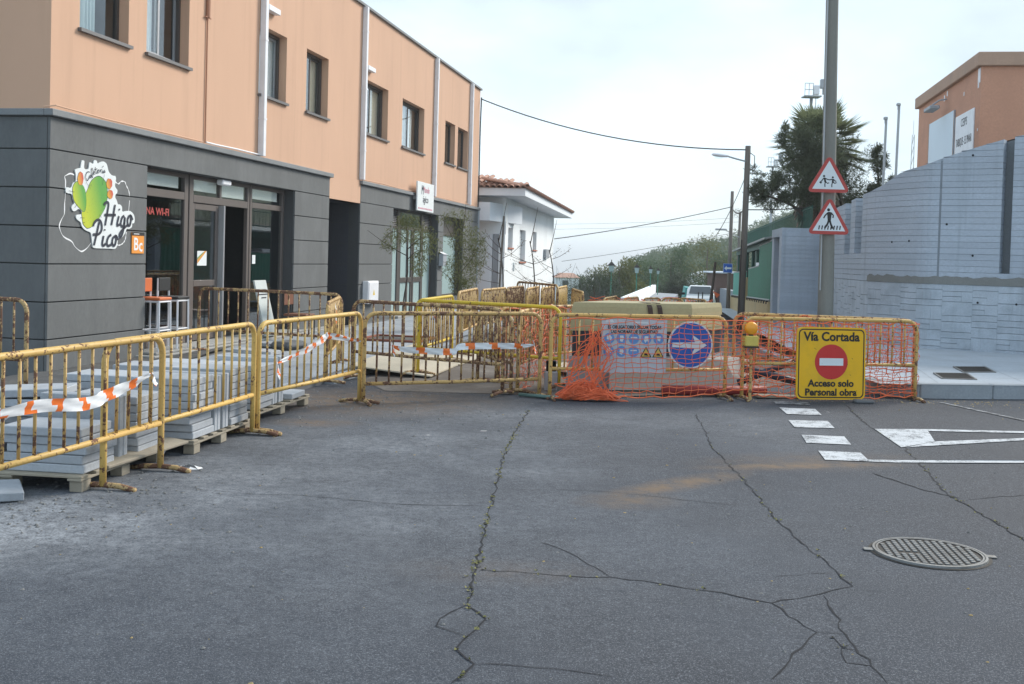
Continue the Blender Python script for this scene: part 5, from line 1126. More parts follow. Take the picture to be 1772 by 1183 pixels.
for k, (a, b_, mt) in enumerate(far):
    B(a, b_, mt, ('yellow-brown', 'rusty', 'worn', 'yellow', 'bleached', 'ochre')[k] + ' barrier number %s from the left in the far zigzag row' % ('one', 'two', 'three', 'four', 'five', 'six')[k], 16, zg=.04, barscale=1.15)
B((.12, 24.4), (.95, 22.1), 'rust_d', 'dark rusty barrier standing behind the far row near the white house', 13, zg=.06, H=1.06)
for k in range(5):
    a = Vector((2.3 + k * .55, 26.6 + .5 * k, 0)); B((a.x, a.y), (a.x + .52, a.y + 2.1 - k * .8), 'yellow_c', ('leftmost', 'second', 'middle', 'fourth', 'rightmost')[k] + ' barrier wrapped in netting down the dug street', 14, zg=zr(27) - .02)

# ---- barrier tapes
flat('tape_white', (.74, .75, .76), .45); flat('tape_orange', (.80, .17, .025), .45)
def tape(name_label, pts_, wd, twist=0., stripes=.18, ph=0.):
    P = smooth2([Vector(q) for q in pts_], 10); mb = MB(); L_ = [0]
    for a, b_ in zip(P, P[1:]): L_.append(L_[-1] + (b_ - a).length)
    NV = 4; V = []
    for i, q in enumerate(P):
        t = (P[min(i + 1, len(P) - 1)] - P[max(i - 1, 0)]).normalized(); up_ = Vector((0, 0, 1)); nn_ = t.cross(up_).normalized(); s_ = i / (len(P) - 1)
        pinch = min(1, .25 + 4 * min(s_, 1 - s_)); a_ = .25 * math.sin(s_ * 9 + ph) + twist * s_
        for k in range(NV + 1):
            h = (k / NV - .5) * wd * pinch; V.append(q + up_ * h * math.cos(a_) + nn_ * (h * math.sin(a_) + .006 * math.sin(k * 2.1 + i * .8)))
    mb.v = V
    for i in range(len(P) - 1):
        for k in range(NV):
            mb.f.append((i * (NV + 1) + k, (i + 1) * (NV + 1) + k, (i + 1) * (NV + 1) + k + 1, i * (NV + 1) + k + 1))
            mb.m.append(1 if ((L_[i] + k * wd / NV * .5 + ph) / stripes) % 2.6 < .8 else 0)
    return mb.build('barrier_tape', ['tape_white', 'tape_orange'], label=name_label, cat='tape', group='striped barrier tapes', smooth=True)
def onb(A, B, s_, z, off=-.035):
    A = Vector((*A, 0)); B = Vector((*B, 0)); d = (B - A).normalized(); n_ = Vector((d.y, -d.x, 0)); q = A.lerp(B, s_) + n_ * -off * 1; q.z = z; return q
a, b_ = (-3.02, 5.74), (-2.57, 7.89)
tape('orange and white tape drooping across the barrier nearest the camera', [onb(a, b_, .0, .66), onb(a, b_, .30, .68), onb(a, b_, .55, .63), onb(a, b_, .66, .66), onb(a, b_, .80, .70), onb(a, b_, .90, .745)], .085, .2, .11)
a, b_ = (-2.27, 9.64), (-1.66, 11.82)
tape('orange and white tape slung across the third barrier of the left row', [onb(a, b_, .13, .62), onb(a, b_, .4, .70), onb(a, b_, .57, .79), onb(a, b_, .62, .80), onb(a, b_, .97, .69)], .07, .3, .07)
mb = None
a, b_ = (-1.61, 11.78), (.36, 12.75)
tape('long orange and white tape sagging along the barrier across the road', [onb(a, b_, .14, .64), onb(a, b_, .20, .60), onb(a, b_, .35, .575), onb(a, b_, .48, .565), onb(a, b_, .52, .62), onb(a, b_, .70, .625), onb(a, b_, .86, .62), onb(a, b_, .95, .63)], .075, .0, .12)
for lab, q, dz in (('loose tape tail knotted at the left of the barrier across the road', onb(a, b_, .14, .68), -.16), ('loose white tape tail knotted at the right of the taped barrier', onb(a, b_, .945, .68), -.15), ('tape tail knotted on the third barrier of the left row', onb((-2.27, 9.64), (-1.66, 11.82), .12, .64), -.17), ('torn tape end hanging on the nearest barrier', onb((-3.02, 5.74), (-2.57, 7.89), .91, .75), -.09), ('striped tape knotted on top of the worn barrier', Vector((-.98, 13.25, 1.02)), -.17), ('striped tape scrap tied to the end-on barrier', Vector((-2.36, 14.3, .98)), -.3)):
    tape(lab, [q, q + Vector((.02, -.01, dz * .35)), q + Vector((.035, -.02, dz))], .045, 1.2, .05, .03)
# ---- orange nets
M('net_orange', (.80, .165, .06), .6, .15, 9); 
def net(label, P, nu, nv, jit=.012, r_=.0042, seed=1, skip=0.):
    rn = random.Random(seed); G = [[P(i / nu, j / nv) + Vector((rn.gauss(0, jit), rn.gauss(0, jit * .6), rn.gauss(0, jit))) for j in range(nv + 1)] for i in range(nu + 1)]
    mb = MB()
    for j in range(nv + 1):
        if j and rn.random() < skip: continue
        mb.tube(smooth2([G[i][j] for i in range(nu + 1)], 2), r_ * (1.7 if j in (0, nv) else 1), 4, caps=False)
    for i in range(nu + 1):
        mb.tube([G[i][j] for j in range(nv + 1)], r_ * .8, 4, caps=False)
    c_ = P(.5, 0)
    return mb.build('safety_net', 'net_orange', label=label, cat='net', group='orange safety nets')
def lin(A, B, z0, z1, off=0., sag=0., zg=0.):
    A = Vector((*A, 0)); B = Vector((*B, 0)); d = (B - A).normalized(); n_ = Vector((d.y, -d.x, 0))
    def f(s_, t_): q = A.lerp(B, s_) + n_ * (off + .04 * math.sin(t_ * 3.1) * sag); q.z = lerp(z0(s_), z1(s_), t_) - sag * .12 * math.sin(s_ * 3.14159) * (1 - t_) + zg; return q
    return f
def mainnet(s_, t_):
    A = Vector((.62, 12.65, 0)); Bv = Vector((2.98, 13.10, 0)); sq = .22 + .78 * s_ if s_ > 0 else .22
    q = A.lerp(Bv, s_ ** .9); g_ = max(0, 1 - s_ * 4.2)                     # gathered towards the left end
    q = q + Vector((g_ * .22 * (1 - t_) * .8, -.05 - .03 * math.sin(t_ * 3), 0)); zlow = .03 + .10 * max(0, s_ - .55) / .45
    q.z = lerp(zlow, .97, t_) + g_ * -.25 * math.sin(t_ * 3.1); return q
net('orange safety net stretched over the blue arrow disc and notice', mainnet, 25, 16, .010, .0043, 2)
net('orange safety net behind the road-closed sign', lin((2.9, 13.10), (5.13, 13.47), lambda s_: .05, lambda s_: .96, .035, .1), 28, 18, .012, .0045, 3)
net('orange net bunched on the barrier between sign and lamp', lin((2.98, 14.2), (5.14, 13.58), lambda s_: .08, lambda s_: .97, .035, .2), 26, 15, .018, .004, 4)
net('orange safety net on the barrier beside the khaki container', lin((.1, 13.05), (.60, 15.15), lambda s_: .05, lambda s_: .98, .03, .2), 22, 12, .02, .0032, 5)
net('orange safety net on the barrier behind the khaki container', lin((-.15, 13.88), (1.32, 15.6), lambda s_: .05, lambda s_: .98, .03, .2), 22, 12, .02, .0032, 6)
rn = random.Random(9); mb = MB()             # heap of crumpled net at the foot of the left end
def crump(seed, cx_, wd, ht):
    r_ = random.Random(seed); ph = [r_.uniform(0, 6.28) for _ in range(9)]
    def P(s_, t_):
        a, b_ = s_ * 11, t_ * 9
        x = cx_ + wd * (.5 * math.sin(a * .9 + ph[0] + b_ * .5) + .35 * math.sin(b_ * 1.7 + ph[1]) + .25 * math.sin(a * 2.3 + ph[2]))
        h = max(.03, ht * (1 - abs(x - cx_) / (wd * 1.25)))
        z = .012 + h * (.5 + .3 * math.sin(a * 1.3 + b_ + ph[3]) + .2 * math.sin(b_ * 2.9 + ph[4]))
        return Vector((x, 12.56 + .09 * math.sin(a * 1.1 + b_ * .8 + ph[5]) + .03 * math.sin(b_ * 3 + ph[6]), max(.012, z)))
    return P
for sd, cx_, wd, ht in ((1, .86, .30, .26), (2, 1.05, .26, .16), (3, .80, .22, .22)):
    P_ = crump(sd, cx_, wd, ht); nu, nv = 34, 10
    for j in range(nv + 1): mb.tube([P_(i / nu, j / nv) for i in range(nu + 1)], .0042, 4, caps=False)
    for i in range(0, nu + 1): mb.tube([P_(i / nu, j / nv) for j in range(nv + 1)], .0036, 4, caps=False)
for _ in range(10):
    c0 = Vector((rn.gauss(.88, .17), 12.55 + rn.uniform(-.05, .12), 0)); h = max(.03, .26 - abs(c0.x - .92) * .5)
    P = [c0 + Vector((rn.uniform(-.28, .28), rn.uniform(-.08, .08), rn.uniform(.01, h))) for _ in range(6)]; mb.tube(smooth2(P, 3), .0052, 4, caps=False)
for _ in range(16):
    P = [Vector((1.02 + rn.uniform(-.12, .1), 12.66, .92 - rn.random() * .2)), Vector((.98 + rn.gauss(0, .1), 12.62, .5)), Vector((.9 + rn.gauss(0, .16), 12.56, .06))]; mb.tube(smooth2(P, 4), .0048, 4, caps=False)
for _ in range(8):
    P = [Vector((.98, 12.62, .55 + rn.random() * .3)), Vector((.8, 12.6, .45 * rn.random() + .2)), Vector((.62 + rn.random() * .1, 12.6, .08 + .3 * rn.random()))]; mb.tube(smooth2(P, 4), .0048, 4, caps=False)
mb.build('crumpled_net', 'net_orange', label='heap of crumpled orange net at the left foot of the arrow barrier', cat='net')
mb = MB()
for _ in range(46):
    c0 = Vector((rn.uniform(2.2, 4.9), 26.4 + rn.uniform(0, 1.2), zr(27) - .02)); P = [c0 + Vector((rn.uniform(-.35, .35), 0, rn.uniform(.55, 1.06))) for _ in range(4)]; mb.tube(smooth2(P, 3), .008, 4, caps=False)
mb.build('tangled_net', 'net_orange', label='tangled orange net over the distant barrier row in the street', cat='net')

# ================================================================== WORKS SIGNS
M('yellow_sign', (.78, .43, .006), .5, .05, 3, dirt=(.45, .28, .03), dirt_amt=.5)
flat('no_entry_red', (.52, .02, .018), .45)
def rrect(w_, h_, r_, n=6):
    o = []
    for cx_, cz_, a0 in ((w_ / 2 - r_, h_ / 2 - r_, 0), (-w_ / 2 + r_, h_ / 2 - r_, 1), (-w_ / 2 + r_, -h_ / 2 + r_, 2), (w_ / 2 - r_, -h_ / 2 + r_, 3)): o += [(cx_ + math.cos((a0 + k / n) * math.pi / 2) * r_, cz_ + math.sin((a0 + k / n) * math.pi / 2) * r_) for k in range(n + 1)]
    return o
rs = Vector((.955, .155, 0)).normalized(); rn_ = rs.cross(Vector((0, 0, 1)))
ctr = Vector((3.945, 13.10, .47)); tiltup = Vector((0, .05, 1)).normalized()
ys = thing('road_closed_sign', 'square yellow road-closed sign with red no-entry disc on the ground', 'road sign', (3.945, 13.1, 0))
sp = lambda off: plane_mat(ctr + rn_ * off, rs, tiltup)
mb = MB(); mb.prism(rrect(.90, .885, .07), sp(-.02), .02); mb.build('panel', 'yellow_sign', ys)
mb = MB(); o1, o2 = rrect(.86, .845, .06), rrect(.832, .817, .05); n = len(o1); pmx = sp(.002); mb.add([pmx @ Vector((x, z, 0)) for x, z in o1 + o2], [(i, (i + 1) % n, n + (i + 1) % n, n + i) for i in range(n)]); mb.build('border_line', 'black_ink', ys)
mb = MB(); pmx = sp(.002); mb.add([pmx @ Vector((math.cos(k * .1309) * .215, math.sin(k * .1309) * .215 + .02, 0)) for k in range(48)], [tuple(range(48))]); mb.build('red_disc', 'no_entry_red', ys)
mb = MB(); pmx = sp(.004); mb.add([pmx @ Vector(q) for q in ((-.155, -.025, 0), (.155, -.025, 0), (.155, .065, 0), (-.155, .065, 0))], [(0, 1, 2, 3)]); mb.build('white_bar', 'sign_white', ys)
tx = lambda x, z: plane_mat(ctr + rn_ * .0035 + rs * x + tiltup * z, rs, tiltup)
text('Vía Cortada', .152, tx(0, .325), 'black_ink', ys, bold=.0045, sx=.98); text('Acceso solo', .118, tx(0, -.245), 'black_ink', ys, bold=.0038, sx=1.02); text('Personal obra', .118, tx(0, -.355), 'black_ink', ys, bold=.0038, sx=1.02)
mb = MB()
for _ in range(14):
    x, z = rnd.uniform(-.38, .38), rnd.uniform(-.38, .38); mb.ribbon([(x, z), (x + rnd.uniform(-.03, .03), z + rnd.uniform(-.02, .02))], .004, sp(.0045), 0, sub=1)
mb.build('scratch', 'black_ink', ys)
for sx in (-.3, .3):
    q = ctr + rs * sx; mb = MB(); mb.tube([q + rn_ * -.03 + Vector((0, 0, .35)), Vector((q.x, q.y, .02)) - rn_ * .12], .014, 5); mb.build('prop', 'iron_dark', ys)
# blue arrow disc on the barrier
bd_ = (Vector((2.64, 13.08, 0)) - Vector((.48, 12.62, 0))).normalized(); bn_ = bd_.cross(Vector((0, 0, 1)))
bc_ = Vector((.48, 12.62, 0)) + bd_ * 1.735 + Vector((0, 0, .66)) + bn_ * .034
ar = thing('keep_right_sign', 'round blue sign with white right arrow behind the orange net', 'road sign', tuple(bc_ - Vector((0, 0, .29))))
bp_ = lambda off: plane_mat(bc_ + bn_ * off, bd_, (0, 0, 1))
circ = lambda r_, n=48: [(math.cos(6.2832 * k / n) * r_, math.sin(6.2832 * k / n) * r_) for k in range(n)]
mb = MB(); mb.prism(circ(.287), bp_(-.01), .01); mb.build('rim', 'sign_white', ar); mb = MB(); mb.prism(circ(.268), bp_(.001), .001); mb.build('disc', 'sign_blue', ar)
mb = MB(); poly(mb, bp_(.0035), [(-.235, .028), (.055, .035), (.02, .125), (.21, .0), (.01, -.125), (.055, -.035), (-.235, -.028)][::-1]); mb.build('arrow', 'sign_white', ar)
# safety notice
M('poster_grey', (.52, .56, .60), .6, .08, 4, dirt=(.36, .40, .44), dirt_amt=.6); flat('poster_blue', (.13, .30, .62), .6); flat('poster_yellow', (.62, .44, .10), .6)
pc = Vector((.48, 12.62, 0)) + bd_ * 1.01 + Vector((0, 0, .63)) + bn_ * .03
ps_ = thing('safety_notice', 'white safety notice with rows of blue pictograms behind the net', 'notice', tuple(pc - Vector((0, 0, .32))))
pp = lambda off, x=0, z=0: plane_mat(pc + bn_ * off + bd_ * x + Vector((0, 0, z)), bd_, (0, 0, 1))
mb = MB(); mb.prism([(-.40, -.30), (-.2, -.318), (0, -.305), (.2, -.322), (.42, -.305), (.42, .335), (-.40, .335)], pp(-.008), .008); mb.build('sheet', 'poster_grey', ps_)
mb = MB()
for x0, x1, z0, z1 in ((-.36, -.25, .295, .33), (-.15, .19, .285, .305), (.3, .4, .275, .3)): mb.add([pp(.002) @ Vector(q) for q in ((x0, z0, 0), (x1, z0 - .004, 0), (x1 - .02, z1, 0), (x0 + .01, z1 - .006, 0))], [(0, 1, 2, 3)])
mb.build('torn_patch', 'sign_white', ps_)
text('ES OBLIGATORIO SEGUIR TODAS', .056, pp(.003, .01, .235), 'dark_ink', ps_, bold=.0018, sx=.80); text('LAS NORMAS DE SEGURIDAD', .056, pp(.003, .01, .18), 'dark_ink', ps_, bold=.0018, sx=.80)
k = 0
for r_i in range(2):
    for c_i in range(5):
        x, z = -.305 + c_i * .155, .10 - r_i * .155
        mb = MB()
        if r_i == 1 and c_i > 2:
            poly(mb, pp(.003, x, z), [(-.075, -.07), (.075, -.07), (0, .062)]); mb.build('warning_triangle', 'black_ink', ps_); mb = MB(); poly(mb, pp(.004, x, z), [(-.056, -.06), (.056, -.06), (0, .04)]); mb.build('warning_face', 'poster_yellow', ps_)
            mb = MB(); poly(mb, pp(.005, x, z), [(-.025, -.045), (.03, -.05), (.012, -.02), (-.012, -.015)]); mb.build('warning_symbol', 'black_ink', ps_)
        else:
            poly(mb, pp(.003, x, z), circ(.066, 24)); mb.build('pictogram_disc', 'poster_blue', ps_)
            mb = MB(); sh_ = [[(-.03, .03), (.01, .045), (.035, .01), (.02, -.02), (-.03, -.01)], [(-.02, .035), (.02, .035), (.03, 0), (.01, -.04), (-.02, -.03)], [(-.04, .02), (.04, .02), (.04, .005), (-.04, .005)], [(-.02, .03), (.025, .03), (.03, -.05), (.01, -.02), (-.01, -.05), (-.028, -.02)], [(-.025, .03), (.03, .03), (.02, -.03), (-.01, -.02)]][c_i]
            poly(mb, pp(.0045, x, z), sh_[::-1]); mb.build('pictogram', 'sign_white', ps_)
# amber works lamp
am = thing('works_lamp', 'round amber flashing works lamp on a small battery box', 'lamp', (2.93, 13.02, .6), .16)
m, nt, b = newmat('amber'); b.inputs['Base Color'].default_value = (.85, .33, .015, 1); b.inputs['Roughness'].default_value = .25; bump(nt, b, noise(nt, pos(nt), 70, 2), .3, .006)
mb = MB(); n = 24; prof = [(.0, .05), (.055, .045), (.073, .03), (.081, .012), (.081, -.02), (.072, -.03), (0, -.03)]
mb.v = [Vector((math.cos(6.2832 * k / n) * r_, -y, math.sin(6.2832 * k / n) * r_ + .28)) for r_, y in prof for k in range(n)]; mb.f = [(a_ * n + k, a_ * n + (k + 1) % n, (a_ + 1) * n + (k + 1) % n, (a_ + 1) * n + k) for a_ in range(6) for k in range(n)]; mb.m = [0] * len(mb.f)
mb.build('lens', 'amber', am, local=True, smooth=True)
M('lamp_box', (.60, .46, .10), .5, .1, 5, dirt=(.3, .25, .1), dirt_amt=.5)
mb = MB(); mb.bbox(-.085, .085, -.05, .05, .06, .19, .012); mb.build('battery_box', 'lamp_box', am, local=True); mb = MB(); mb.bbox(-.11, -.07, -.03, .0, .191, .215, .004); mb.build('switch', 'iron_dark', am, local=True); mb = MB(); mb.bbox(-.09, .09, -.055, .055, .045, .062, .004); mb.build('base_plate', 'iron_dark', am, local=True); mb = MB(); mb.tube([(.02, .02, -.6), (.02, .02, .045)], .022, 8); mb.build('stand', 'yellow_c', am, local=True); mb = MB(); mb.tube([(0, 0, .18), (0, 0, .22)], .03, 8); mb.build('neck', 'iron_dark', am, local=True)

# ================================================================== PALLETS AND STACKED SLABS
M('slab_concrete', (.40, .425, .455), .88, .08, 3, .3, 110, dirt=(.24, .255, .275), dirt_amt=.5, objrand=.22, streak=.25)
M('slab_edge', (.40, .405, .39), .9, .09, 4, .4, 100, dirt=(.27, .27, .26), dirt_amt=.5)
M('pallet_wood', (.33, .29, .225), .92, .2, 3, .4, 50, stretch=(1, 1, 5), dirt=(.18, .165, .14), dirt_amt=.6, objrand=.25)
def mk_slab(name, lx, ly, t=.058):
    mb = MB(); mb.bbox(-lx / 2, lx / 2, -ly / 2, ly / 2, 0, t, .006); return mb
SL = {}
def slab(lx, ly, loc, rz_, label, group, rx=0., ry=0.):
    key = (lx, ly)
    if key not in SL: SL[key] = mk_slab('s', lx, ly).build('paving_slab', 'slab_concrete'); o = SL[key]
    else: o = copyobj(SL[key])
    o.location = loc; o.rotation_euler = (rx, ry, rz_); return props(o, label, 'slab', group, 'thing')
def pallet(x, y, rz_, w_, l_, label):
    t = thing('pallet', label, 'pallet', (x, y, .004), rz_, 'wooden pallets under the slab stacks')
    for i in range(3):
        xx = (-w_ / 2 + .05, 0, w_ / 2 - .05)[i]
        for j in range(3):
            yy = (-l_ / 2 + .08, 0, l_ / 2 - .08)[j]; mb = MB(); mb.bbox(xx - .045, xx + .045, yy - .06, yy + .06, .0, .075, .004); mb.build('block', 'pallet_wood', t, local=True)
        mb = MB(); mb.bbox(xx - .05, xx + .05, -l_ / 2, l_ / 2, .076, .093, .003); mb.build('runner', 'pallet_wood', t, local=True)
    for j in range(7):
        yy = lerp(-l_ / 2 + .05, l_ / 2 - .05, j / 6); mb = MB(); mb.bbox(-w_ / 2, w_ / 2, yy - .045, yy + .045, .094, .112, .003); mb.build('deck_board', 'pallet_wood', t, local=True)
    return t
PR = -.13                                       # pallets follow the kerb
ORD = ('bottom', 'second', 'third', 'fourth', 'fifth', 'sixth', 'seventh', 'eighth')
def stack(cx_, cy_, rz_, lx, ly, n, z0, label, group, jit=.009):
    for k in range(n):
        w_ = 'only' if n == 1 else 'topmost' if k == n - 1 else ORD[k] + ('' if k == 0 else ' from bottom')
        slab(lx, ly, (cx_ + rnd.gauss(0, jit), cy_ + rnd.gauss(0, jit), z0 + k * .0615), rz_ + rnd.gauss(0, .010), w_ + ' ' + label, group)
def pl(px_, py_, rz_, x, y): c_, s_ = math.cos(rz_), math.sin(rz_); return px_ + c_ * x - s_ * y, py_ + s_ * x + c_ * y
# middle pallet: two stacks with upright slabs wedged between
px_, py_ = -2.98, 9.22; pallet(px_, py_, PR, 1.1, 1.25, 'pallet under the tall middle slab stack')
gB = 'slabs on the middle pallet'
for lab, x, y, ly, n in (('slab in the front right stack of the middle pallet', .25, -.38, .42, 8), ('slab in the front left stack of the middle pallet', -.32, -.38, .42, 8), ('slab in the rear right stack of the middle pallet', .25, .39, .40, 8), ('slab in the rear left stack of the middle pallet', -.32, .39, .40, 8)):
    q = pl(px_, py_, PR, x, y); stack(*q, PR, .55, ly, n, .118, lab, gB)
for k, (y) in enumerate((-.11, -.045, .06, .125)):
    q = pl(px_, py_, PR, .22, y); slab(.62, .47, (*q, .118 + .235), PR, ('first', 'second', 'third', 'fourth')[k] + ' upright slab from the front, wedged between the middle pallet stacks', gB, rx=R(90))
# front pallet
px_, py_ = -3.30, 7.78; pallet(px_, py_, PR, 1.1, 1.25, 'splintered pallet under the slab stack nearest the camera')
gA = 'slabs on the front pallet'
for lab, x, y, n in (('slab in the low front right stack of the nearest pallet', .23, -.36, 5), ('slab in the low front left stack of the nearest pallet', -.38, -.36, 4)): stack(*pl(px_, py_, PR, x, y), PR, .58, .42, n, .118, lab, gA, .012)
for lab, x, y, n in (('slab in the rear right stack of the nearest pallet', .25, .38, 7), ('slab in the rear left stack of the nearest pallet', -.36, .38, 6)): stack(*pl(px_, py_, PR, x, y), PR, .56, .40, n, .118, lab, gA)
for k, y in enumerate((.085, .02)): slab(.62, .45, (*pl(px_, py_, PR, .2, y), .118 + .235), PR, ('rear', 'front')[k] + ' upright slab standing behind the low stack of the nearest pallet', gA, rx=R(90))
slab(.58, .40, (*pl(px_, py_, PR, -.55, -.30), .40), PR + .35, 'slab lying askew on top of the nearest pallet', None, rx=.03, ry=.06)
slab(.58, .40, (*pl(px_, py_, PR, -.42, .40), .50), PR + .2, 'slab tilted on top of the rear stack of the nearest pallet', None, ry=-.05)
# rear pallet
px_, py_ = -2.86, 10.95; pallet(px_, py_, PR * 1.3, 1.15, 1.5, 'pallet under the slab stack farthest from the camera')
gC = 'slabs on the rear pallet'
for lab, x, y, n in (('slab in the front right stack of the rear pallet', .27, -.42, 7), ('slab in the front left stack of the rear pallet', -.31, -.42, 7)): stack(*pl(px_, py_, PR, x, y), PR, .56, .40, n, .118, lab, gC)
for lab, x, y, n in (('slab lying low at the back of the rear pallet', .30, .42, 1), ('slab in the rear left stack of the rear pallet', -.31, .40, 5)): stack(*pl(px_, py_, PR, x, y), PR, .56, .40, n, .118, lab, gC)
for k, y in enumerate((-.16, -.09, .02, .09)): slab(.62, .47, (*pl(px_, py_, PR, .22, y), .118 + .235), PR, ('first', 'second', 'third', 'fourth')[k] + ' upright slab from the front on the rear pallet', gC, rx=R(90))
slab(.6, .4, (-3.45, 6.85, .02), .5, 'slab lying on the road at the left picture edge', None, rx=.02, ry=.03)
slab(.4, .25, (-2.92, 8.42, .02), .2, 'broken slab piece on the road between the pallets', None)
mb = MB(); mb.bbox(-.55, .55, -.09, .09, 0, .022, .004); o = mb.build('loose_plank', 'pallet_wood', label='splintered plank sticking out from the nearest pallet', cat='plank'); o.location = (-2.74, 7.95, .118); o.rotation_euler = (.12, .0, 1.36)
mb = MB()
for k in range(9):
    a_ = k * .7; mb.add([(-2.40 + .11 * math.cos(a_), 8.02 + .07 * math.sin(a_), .004), (-2.40 + .11 * math.cos(a_ + .7), 8.02 + .07 * math.sin(a_ + .7), .004), (-2.40 + .05 * math.cos(a_ + .3), 8.02 + .04 * math.sin(a_ + .3), .012 + .008 * (k % 3))], [(0, 1, 2)])
mb.build('plastic_scrap', 'tape_white', label='crumpled white plastic scrap beside the barrier foot', cat='scrap')
slab(.4, .6, (*fac(3.3, 1.3)[:2], .1), 1.4, 'loose slab lying on the torn-up ground before the café', None, rx=.04); slab(.4, .6, (*fac(4.6, 1.0)[:2], .1), 1.1, 'loose slab left on the pavement before the café door', None)
M('round_stone', (.12, .125, .13), .9, .15, 4)
mb = MB(); mb.bbox(-.28, .28, -.2, .2, 0, .12, .05); o = mb.build('stone_block', 'round_stone', label='dark stone block on the pavement before the café door', cat='stone'); o.location = fac(4.4, 1.35, .09); o.rotation_euler = (0, 0, 1.2)
tp = thing('tree_pit', 'square planting pit with rust-red frame in the left pavement', 'tree pit', (-2.1, 19.9, .08), math.pi / 2 - TH); M('rust_red', (.24, .08, .05), .8, .2, 6)
for (x0, x1, y0, y1) in ((-.6, .6, -.6, -.54), (-.6, .6, .54, .6), (-.6, -.54, -.54, .54), (.54, .6, -.54, .54)): mb = MB(); mb.bbox(x0, x1, y0, y1, 0, .04, .006); mb.build('edge_bar', 'rust_red', tp, local=True)
mb = MB(); mb.box(-.54, .54, -.54, .54, .0, .008); mb.build('soil', 'dark_dirt', tp, local=True)

# ================================================================== CONTAINER, PIPES, PLYWOOD
M('khaki', (.40, .345, .19), .6, .06, 2, dirt=(.27, .23, .14), dirt_amt=.4); M('khaki_light', (.45, .37, .20), .6, .06, 2); M('band_dark', (.03, .033, .045), .6, .15, 3); M('base_grey', (.33, .325, .335), .85, .1, 2, .2, 60, dirt=(.24, .23, .22), dirt_amt=.5); M('base_beige', (.44, .415, .375), .85, .1, 2, .2, 60)
M('strap', (.07, .045, .035), .8, .1); M('red_pipe', (.27, .03, .028), .5, .12, 3); M('blue_pipe', (.03, .035, .06), .5, .12, 3); M('ply', (.52, .47, .37), .85, .12, 1.5, .2, 40, stretch=(1, 1, 1), dirt=(.36, .32, .25), dirt_amt=.6, objrand=.15); M('green_rod', (.10, .17, .15), .5, .1)
kc = thing('site_container', 'khaki metal box with black band on a pale concrete base behind the barrier', 'container', (1.7, 13.9, 0))
c0, c1, c2, c3 = Vector((.75, 13.5, 0)), Vector((2.36, 13.90, 0)), Vector((2.92, 14.75, 0)), Vector((1.3, 14.45, 0))
def ring_(k, z, bevel=0): 
    cen = (c0 + c1 + c2 + c3) / 4; return [cen + (q - cen) * k + Vector((0, 0, z)) for q in (c0, c1, c2, c3)]
mb = MB(); frustum_quads(mb, ring_(1.0, .76), ring_(.985, 1.06)); frustum_quads(mb, ring_(.985, 1.061), ring_(.965, 1.12)); mb.build('upper_box', 'khaki', kc)
mb = MB(); frustum_quads(mb, ring_(.97, .44), ring_(.97, .759)); mb.build('dark_band', 'band_dark', kc)
mb = MB(); frustum_quads(mb, ring_(1.05, .01), ring_(1.0, .435)); mb.build('plinth', 'base_grey', kc)
mb = MB(); e0, e1 = c0.lerp(c1, .3) + Vector((.02, -.22, 0)), c1 + Vector((.42, -.16, 0)); e2, e3 = c2 + Vector((.40, -.3, 0)), c0.lerp(c1, .3) + Vector((.3, .2, 0)); frustum_quads(mb, [e0 + Vector((0, 0, .03)), e1 + Vector((.20, 0, .03)), e2 + Vector((0, 0, .03)), e3 + Vector((0, 0, .03))], [e0 + Vector((0, .06, .42)), e1 + Vector((0, .06, .42)), e2 + Vector((-.1, 0, .42)), e3 + Vector((0, 0, .42))]); mb.build('beige_base', 'base_beige', kc)
fd_ = (c1 - c0).normalized(); fn_ = fd_.cross(Vector((0, 0, 1)))
for s_ in (.62, .70):
    mb = MB(); q = c0.lerp(c1, s_) + fn_ * .014; mb.add([q + Vector((0, 0, .77)) + fd_ * .05, q + Vector((0, 0, .77)) + fd_ * .115, q + Vector((0, 0, 1.07)) + fd_ * .065, q + Vector((0, 0, 1.07)), q - fn_ * .045 + Vector((0, 0, 1.128)) - fd_ * .01, q - fn_ * .045 + Vector((0, 0, 1.128)) + fd_ * .055, q - fn_ * .3 + Vector((0, 0, 1.128)) - fd_ * .02, q - fn_ * .3 + Vector((0, 0, 1.128)) + fd_ * .045], [(0, 1, 2, 3), (3, 2, 5, 4), (4, 5, 7, 6)]); mb.build('strap', 'strap', kc)
mb = MB(); q0, q1 = c1.lerp(c2, .12), c1.lerp(c2, .95); sd = (c2 - c1).normalized(); sn = sd.cross(Vector((0, 0, 1))); mb.add([q0 + sn * .006 + Vector((0, 0, .80)), q1 + sn * .006 + Vector((0, 0, .80)), q1 + sn * .006 + Vector((0, 0, 1.0)), q0 + sn * .006 + Vector((0, 0, 1.0))], [(0, 1, 2, 3)]); mb.build('side_hatch', 'khaki_light', kc)
mb = MB(); mb.bbox(-.03, .03, -.02, .02, 0, .03, .004); o = mb.build('hatch_catch', 'iron_dark', kc, local=True); o.location = PM[kc.name].inverted() @ (q1 + sn * .02 + Vector((0, 0, .93)))
mb = MB(); mb.tube([(1.9, 13.22, .07), (2.5, 13.30, .07), (3.24, 13.50, .07)], .062, 12); mb.build('red_pipe', 'red_pipe', label='thick dark red corrugated pipe lying behind the arrow barrier', cat='pipe', smooth=True)
for k, (a_, b_) in enumerate((((3.05, 13.9, .30), (3.75, 13.6, .16)), ((2.95, 13.8, .12), (3.7, 13.9, .42)))):
    mb = MB(); mb.tube([a_, b_], .045, 8); mb.build('dark_pipe', 'blue_pipe', label=('dark blue pipe end resting low behind the road-closed sign', 'dark pipe length rising behind the works lamp')[k], cat='pipe', smooth=True)
